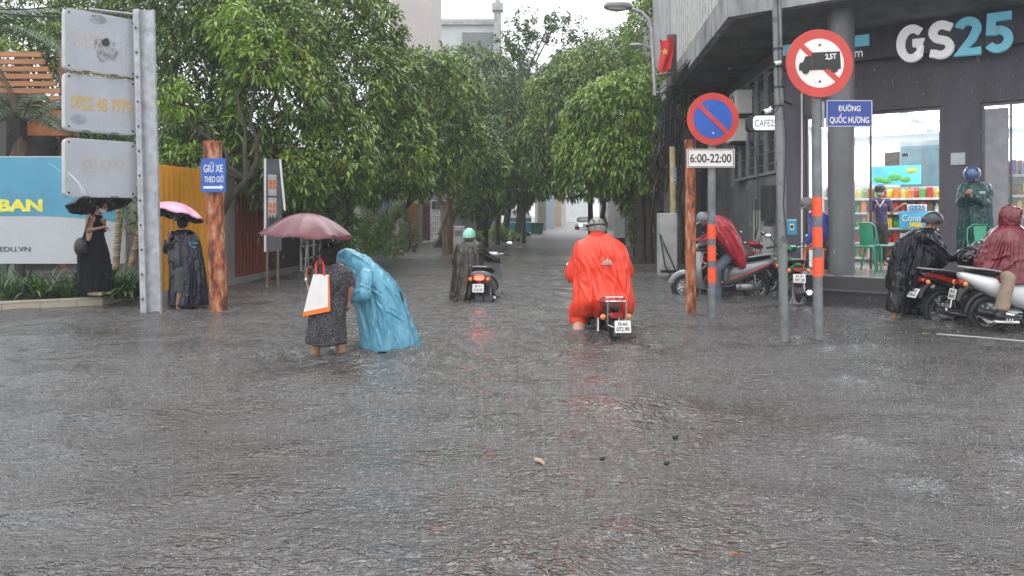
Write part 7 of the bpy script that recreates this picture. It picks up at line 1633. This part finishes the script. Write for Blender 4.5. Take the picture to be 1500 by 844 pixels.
# a loose overhanging branch with pale fresh leaves at the upper left
r0 = np.random.default_rng(5)
tree('mango_tree', 'pale yellow-green young tree top above the pink umbrella', (-7.2, 15.4, -WD), [lob(375, 85, 15.0, 42, 48), lob(350, 40, 15.2, 40, 30), lob(255, 150, 14.8, 34, 30), lob(262, 235, 14.6, 30, 24)], greens2, 28, 0.22, 9, 0.23, .10, 15)
tree('street_tree', 'hazy tree over the kerb beyond the white gate', (-3.4, 33, -WD), [lob(705, 235, 32, 55, 70), lob(735, 190, 35, 52, 72), lob(700, 300, 31, 40, 24), lob(750, 270, 34, 40, 40)], darkg, 20, 0.30, 8, 0.15, .22, 16, fork=(-2.6, 33, 1.5))
tree('street_tree', 'grey hazy tree standing behind the olive tree', (-5, 42, -WD), [lob(690, 120, 42, 62, 48), lob(735, 140, 44, 60, 60), lob(640, 130, 41, 50, 48)], darkg, 13, 0.38, 8, 0.20, .22, 17)
tree('street_tree', 'tree trunk leaning over the bushes by the teal kiosk', (-1.9, 43, -WD), [lob(765, 220, 44, 55, 62), lob(790, 175, 46, 60, 72), lob(745, 290, 42, 36, 26)], darkg, 13, 0.35, 8, 0.17, .20, 18, fork=(-.6, 43, 2.4))
tree('street_tree', 'far tree arching over the road beyond the kiosk', (-.8, 58, -WD), [lob(790, 255, 58, 42, 32), lob(820, 215, 60, 55, 60), lob(775, 200, 60, 50, 60)], darkg, 8, 0.46, 8, 0.17, .22, 19)
# right row
rx = []; 
big = tree('street_tree', 'full bright green tree with hanging leaves right of the orange rider', (4.85, 25.5, -WD), [lob(890, 170, 24, 62, 50), lob(925, 150, 24.5, 62, 48), lob(855, 235, 24, 42, 58), lob(905, 245, 23.5, 60, 58), lob(955, 230, 24, 42, 66), lob(945, 285, 24.3, 38, 28)], greens2, 31, 0.26, 9, 0.11, .2, 21, droop=.9, fork=(4.4, 25.3, 2.2), inner=.3)
tree('street_tree', 'darker drooping tree between the street lamp and the far trees', (5.6, 33, -WD), [lob(830, 165, 31, 58, 70), lob(800, 215, 31, 42, 62), lob(858, 120, 32, 55, 52), lob(815, 272, 31, 34, 24)], greens, 22, 0.30, 8, 0.14, .22, 22, droop=.9, fork=(5.2, 32.5, 3.4))
tree('street_tree', 'tall tree rising behind the street lamp beside the overhang', (6.2, 37, -WD), [lob(960, 75, 36, 60, 70), lob(915, 110, 37, 50, 40), lob(985, 10, 37, 42, 60), lob(890, 90, 39, 44, 40)], greens, 15, 0.32, 8, 0.17, .22, 23)
tree('street_tree', 'hazy tree on the right farther up the street', (6.6, 52, -WD), [lob(880, 150, 50, 60, 60), lob(835, 130, 52, 50, 50), lob(860, 225, 50, 40, 50), lob(905, 260, 50, 38, 45)], darkg, 9, 0.43, 8, 0.17, .22, 24)
tree('street_tree', 'small dark leafy tree squeezed between the utility pole and the overhang', (4.9, 21.8, -WD), [lob(1000, 150, 21.5, 22, 24), lob(1012, 120, 21.8, 16, 20)], greens2, 39, 0.23, 8, 0.12, .08, 25)
# bare twigs standing up against the white sky
def twig_tree(lab, base, specs, seed, Y):
    t_ = thing('slender_tree', lab, 'tree', base); rr = random.Random(seed); m = MB(); tips = []
    for (p0, p1, p2) in specs:
        a, b, c = at(*p0, Y), at(*p1, Y), at(*p2, Y); m.tube([a, b, c], [.05, .03, .012], n=6)
        for k in range(14):
            s_ = b.lerp(c, rr.random() * 1.05) if k % 3 else a.lerp(b, rr.uniform(.5, 1)); e = s_ + Vector((rr.uniform(-.7, .7), rr.uniform(-.6, .6), rr.uniform(-.35, .6))); m.tube([s_, e], [.012, .005], n=4); tips.append(e)
            for _ in range(2): tips.append(s_.lerp(e, rr.random()) + Vector((rr.uniform(-.2, .2), 0, rr.uniform(-.2, .15))))
    base_ = Vector(base); m.tube([base_, Vector((base_.x, base_.y, base_.z + 3)), at(*specs[0][0], Y)], [.12, .1, .05], n=7); m.build('branches', bark, t_)
    P_ = np.array([tuple(p) for p in tips]); r = np.random.default_rng(seed); V, F = leaf_arrays(P_, r.normal(0, 1, P_.shape) + np.array([0, 0, .4]), r, 8, .24, .4, .4); obj_np('leaves', V, F, darkg, t_)
twig_tree('slender sparse tree top against the white sky beside the railed building', (-.7, 36, -WD), [((762, 110), (760, 60), (757, 20)), ((762, 100), (775, 60), (772, 30)), ((765, 100), (745, 75), (738, 50))], 31, 36)
twig_tree('thin arching twigs with round leaves against the white sky', (.6, 38, -WD), [((775, 100), (800, 45), (818, 18)), ((785, 90), (810, 42), (850, 38)), ((790, 110), (835, 60), (862, 48))], 32, 38)
# palms
def frond(m, base, d, L, droop=.7, n=34, leaf=.45, rr=None, wid=.022):
    d = Vector(d).normalized(); pts = []; p = Vector(base); v = d.copy(); st = L / n
    for i in range(n): pts.append(p.copy()); p = p + v * st; v = (v + Vector((0, 0, -droop * st * (.4 + i / n)))).normalized()
    m.tube(pts[::3] + [pts[-1]], [.016 * (1 - .8 * k / (n / 3)) + .002 for k in range(len(pts[::3]) + 1)], n=5)
    for i in range(4, n):
        t_ = (pts[min(i + 1, n - 1)] - pts[i - 1]).normalized(); s_ = t_.cross(Vector((0, 0, 1))).normalized(); ll = leaf * math.sin(math.pi * (.12 + .84 * i / n)) ** .7
        for q in (-1, 1):
            e = pts[i] + (t_ * .75 + s_ * q + Vector((0, 0, -.25 + rr.uniform(-.15, .1)))).normalized() * ll; e2 = e + Vector((0, 0, -ll * .22)) ; w_ = t_ * wid; mid = pts[i].lerp(e, .5) + Vector((0, 0, .01)); m.add([pts[i] - w_ * .5, pts[i] + w_ * .5, mid + w_, e2, mid - w_], [(0, 1, 2, 4), (4, 2, 3)])
palm_l = leaf_mat("palm_leaf", [(0, (.02, .045, .02)), (.5, (.05, .10, .04)), (1, (.12, .18, .07))])
def palm(lab, base, h_, nf, L, mt_, seed, tr=.14, droop=.6, dead=0, group=None, leaf=.45):
    rr = random.Random(seed); t_ = thing('palm_tree', lab, 'tree', base, 0, group); b = Vector(base); top = b + Vector((rr.uniform(-.2, .2), 0, h_)); m = MB(); pts = [b.lerp(top, i / 14) for i in range(15)]; m.tube(pts, [tr * (1.1 - .25 * i / 14) * (1 + .05 * (i % 2)) for i in range(15)], n=12); m.build('trunk', bark, t_)
    for k in range(nf):
        m = MB(); a = 6.283 * k / nf + rr.uniform(-.3, .3); frond(m, top, (math.cos(a), math.sin(a), rr.uniform(.0, 1.1)), L * rr.uniform(.8, 1.1), droop, rr=rr, leaf=leaf); m.build('frond', mt_, t_, smooth=False)
    if dead:
        dm = mat("dead_frond" + str(seed), (.16, .10, .06), .8)
        for k in range(dead): m = MB(); a = rr.uniform(0, 6.28); frond(m, top - Vector((0, 0, .3)), (math.cos(a), math.sin(a), -.9), L * .8, 1.0, rr=rr, leaf=leaf * .6, wid=.014); m.build('dead_frond', dm, t_, smooth=False)
    return t_
palm('palm with shaggy dead fronds at the top left corner', (at(-30, 0, 15.5).x, 15.5, -WD), 5.6, 12, 2.1, palm_l, 41, .22, .6, 7)
palm('low feathery palm in front of the orange slats', (at(30, 0, 17).x, 17.0, -WD), 3.9, 13, 1.9, palm_l, 42, .10, .7, 3)
palm('palm with wide fronds above the darker drooping tree', (3.7, 34.5, -WD), at(880, 130, 34.5).z + WD, 14, 2.6, palm_l, 43, .12, .7, 0, leaf=.6)
tree('background_tree', 'leafy tree behind the orange slats and number panels', (-12.0, 23.5, -WD), [lob(60, 75, 23, 60, 50), lob(10, 100, 23.5, 60, 60), lob(115, 60, 24, 50, 60), lob(165, 20, 25, 60, 60), lob(60, 210, 22.5, 110, 26), lob(200, 170, 23, 60, 80), lob(30, 20, 24, 80, 60), lob(-20, 150, 23.5, 70, 60), lob(80, 150, 24, 60, 60)], greens, 17, 0.27, 8, 0.15, .16, 44)
# dracaena stems and strappy plants in the planter
strap_m = leaf_mat("strap_leaf", [(0, (.015, .04, .012)), (.5, (.04, .09, .02)), (1, (.12, .20, .04))], .3)
def strap_plant(lab, c, n, L, seed, group, wid=.022):
    rr = random.Random(seed); t_ = thing('strappy_plant', lab, 'plant', c, 0, group); m = MB()
    for i in range(n):
        a = rr.uniform(0, 6.28); el = rr.uniform(.5, 1.35); d = Vector((math.cos(a) * math.cos(el), math.sin(a) * math.cos(el), math.sin(el))); s_ = d.cross(Vector((0, 0, 1))).normalized(); p = Vector(c) + Vector((rr.uniform(-.1, .1), rr.uniform(-.1, .1), 0)); ll = L * rr.uniform(.6, 1.1); pts = []
        for k in range(6): pts.append(p.copy()); p = p + d * ll / 5; d = (d + Vector((0, 0, -.38 * (k + 1) / 3))).normalized()
        vs = []
        for k, q in enumerate(pts): w_ = wid * (1, 1.15, 1.1, .9, .6, .08)[k]; vs += [q - s_ * w_, q + s_ * w_]
        m.add(vs, [(2 * k, 2 * k + 1, 2 * k + 3, 2 * k + 2) for k in range(5)])
    m.build('leaves', strap_m, t_, smooth=False)
    return t_
spots = [(i, -8 + i * 22) for i in range(10)] + [(10, 172), (11, 186), (12, 198), (13, 178)]
for i, px in spots:
    c = at(px, 0, 11.7 + (.35 if i % 2 else .75)); c.z = ZT - .04; strap_plant(['strappy plant number' , ''][0] and f"strappy green plant in the planter, {['first','second','third','fourth','fifth','sixth','seventh','eighth','ninth','tenth','eleventh','twelfth','thirteenth','fourteenth'][i]} from the left end", c, 34, .62, 100 + i, 'strappy plants in the planter')
ringm = mat("ringed_stem", (.16, .10, .06), .8, scale=3, col2=(.40, .32, .22), edge=(.45, .55), stretch=(.2, .2, 9))
for i, (pa, pb) in enumerate((((169, 400), (177, 292)), ((192, 390), (207, 330)))):
    a, b = at(*pa, 13), at(*pb, 13); t_ = thing('bare_stem', ['upright ringed plant stem against the tiled wall', 'leaning reddish ringed plant stem beside the grey post'][i], 'plant', a); m = MB(); m.tube([a.lerp(b, k / 16) for k in range(17)], [.055 * (1 + .12 * (k % 2)) for k in range(17)], n=10); m.build('stem', ringm, t_)
    P_ = np.array([tuple(b + Vector((0, 0, .05)))] * 3); V, F = leaf_arrays(P_, np.array([[0, 0, 1.]] * 3), np.random.default_rng(i), 14, .5, .1, .5); obj_np('leaves', V, F, darkg, t_)
# hedge of climbers along the fence, bushes by the kiosk
def bush(lab, lobes, mt_, dens, L0, seed, base, name='bush', n=7):
    r = np.random.default_rng(seed); t_ = thing(name, lab, 'bush', base); P_, A_ = crown_points(lobes, dens, r, .15, seed=seed, inner=.3, lo=-1); V, F = leaf_arrays(P_, A_, r, n, L0, .35, .5); obj_np('foliage', V, F, mt_, t_)
    m = MB(); rr = random.Random(seed)
    for l in lobes:
        for k in range(4): c = Vector(l[0]); m.tube([Vector((base[0], base[1], -WD)), c + Vector((rr.uniform(-.4, .4) * l[1][0], 0, l[1][2] * .3))], [.02, .008], n=5)
    m.build('stems', bark, t_)
bush('climbing plants on the wall right of the blue raincoat', [lob(528, 350, 20.3, 20, 30, 12), lob(545, 335, 21.5, 16, 36, 10), lob(510, 335, 19.5, 18, 34, 10)], lightened, 60, .13, 51, (-5.3, 20.4, -WD))
bush('climbing plants around the blue and white mural', [lob(562, 345, 22.5, 15, 28, 10), lob(583, 330, 25, 15, 42, 12)], lightened, 55, .14, 52, (-5.0, 23.5, -WD))
bush('dark creeper under the small orange panel', [lob(604, 350, 29, 8, 22, 8)], darkg, 50, .14, 53, (-4.2, 29, -WD))
bush('shaded leafy mass under the big tree behind the maroon umbrella', [lob(440, 285, 17, 50, 30, 20), lob(485, 285, 18, 36, 28, 20)], greens, 34, .16, 54, (-4.9, 17.8, -WD))
bush('low yellow-green bushes at the kerb by the leaning trunk', [lob(727, 342, 40, 13, 9, 12), lob(745, 345, 40, 16, 8, 12), lob(733, 334, 41, 9, 9, 10)], greens2, 26, .18, 55, (-.7, 40, -WD))
bush('small plant at the foot of the left trees beside the mint helmet', [lob(700, 350, 27, 7, 10, 6)], greens2, 60, .12, 56, (-1.2, 27, -WD))
bush('vine hanging on the pole right of the orange rider', [lob(928, 335, 23.5, 6, 26, 6)], greens2, 50, .13, 57, (3.9, 23.5, -WD))
bush('green creeper growing on the upper wall above the overhang', [lob(945, 55, 30, 28, 60, 16), lob(975, 20, 30, 18, 50, 14)], greens2, 26, .2, 58, (6.4, 30, -WD))
# trunks at the right kerb
for i, (px, w_) in enumerate(((940, .13), (951, .11), (962, .14), (972, .11))):
    a = at(px, 383, 23.2); a.z = -WD; b = at(px + (i - 1.5) * 1.5, 285, 23.2); m = MB(); rr = random.Random(i); m.tube([a.lerp(b, k / 9) + Vector((rr.uniform(-.02, .02), 0, 0)) for k in range(10)], [w_ * rr.uniform(.9, 1.1) for _ in range(10)], n=10)
    tag(m.build('tree_trunk', bark), ['leftmost of the four dark trunks under the bright green tree', 'second dark trunk from the left under the bright green tree', 'third dark trunk from the left under the bright green tree', 'rightmost of the four dark trunks under the bright green tree'][i], 'trunk', 'dark trunks at the right kerb')
for i, (px, Yt, w_, px2) in enumerate(((706, 33, .30, 705), (737, 41, .2, 748), (756, 41, .2, 765))):
    a = at(px, 350, Yt); a.z = -WD; b = at(px2, 265, Yt); m = MB(); m.tube([a, a.lerp(b, .5) + Vector((.05, 0, 0)), b], [w_, w_ * .85, w_ * .7], n=12); tag(m.build('tree_trunk', bark), ['thick dark trunk right of the mint helmet', 'leaning dark trunk behind the low bushes', 'dark trunk in front of the teal kiosk'][i], 'trunk')
# overhead wires
m = MB()
for (p0, Y0, p1, Y1, sag) in (((-40, 14), 11, (215, 8), 13, .15), ((-40, 12), 11, (150, -6), 12, .1)):
    a, b = at(*p0, Y0), at(*p1, Y1); m.tube([a.lerp(b, k / 12) - Vector((0, 0, sag * math.sin(math.pi * k / 12))) for k in range(13)], .012, n=5)
tag(m.build('overhead_wire', MT['black']), 'black overhead wires crossing above the grey number panels', 'wire')
m = MB(); rr = random.Random(9)
for k in range(9): a = at(984, 125, UY - .1) + Vector((0, 0, rr.uniform(-.2, .3))); b = Vector((4.15 + rr.uniform(-.08, .08), 14.2, 5.55 + rr.uniform(-.1, .15))); c = Vector((3.9, 11.5, 6.6 + rr.uniform(-.1, .2))); m.tube([a, a.lerp(b, .5) - Vector((0, 0, .12)), b, c], .016, n=5)
tag(m.build('cable_bundle', MT['black']), 'thick bundle of black cables running from the utility pole along the overhang', 'cable')
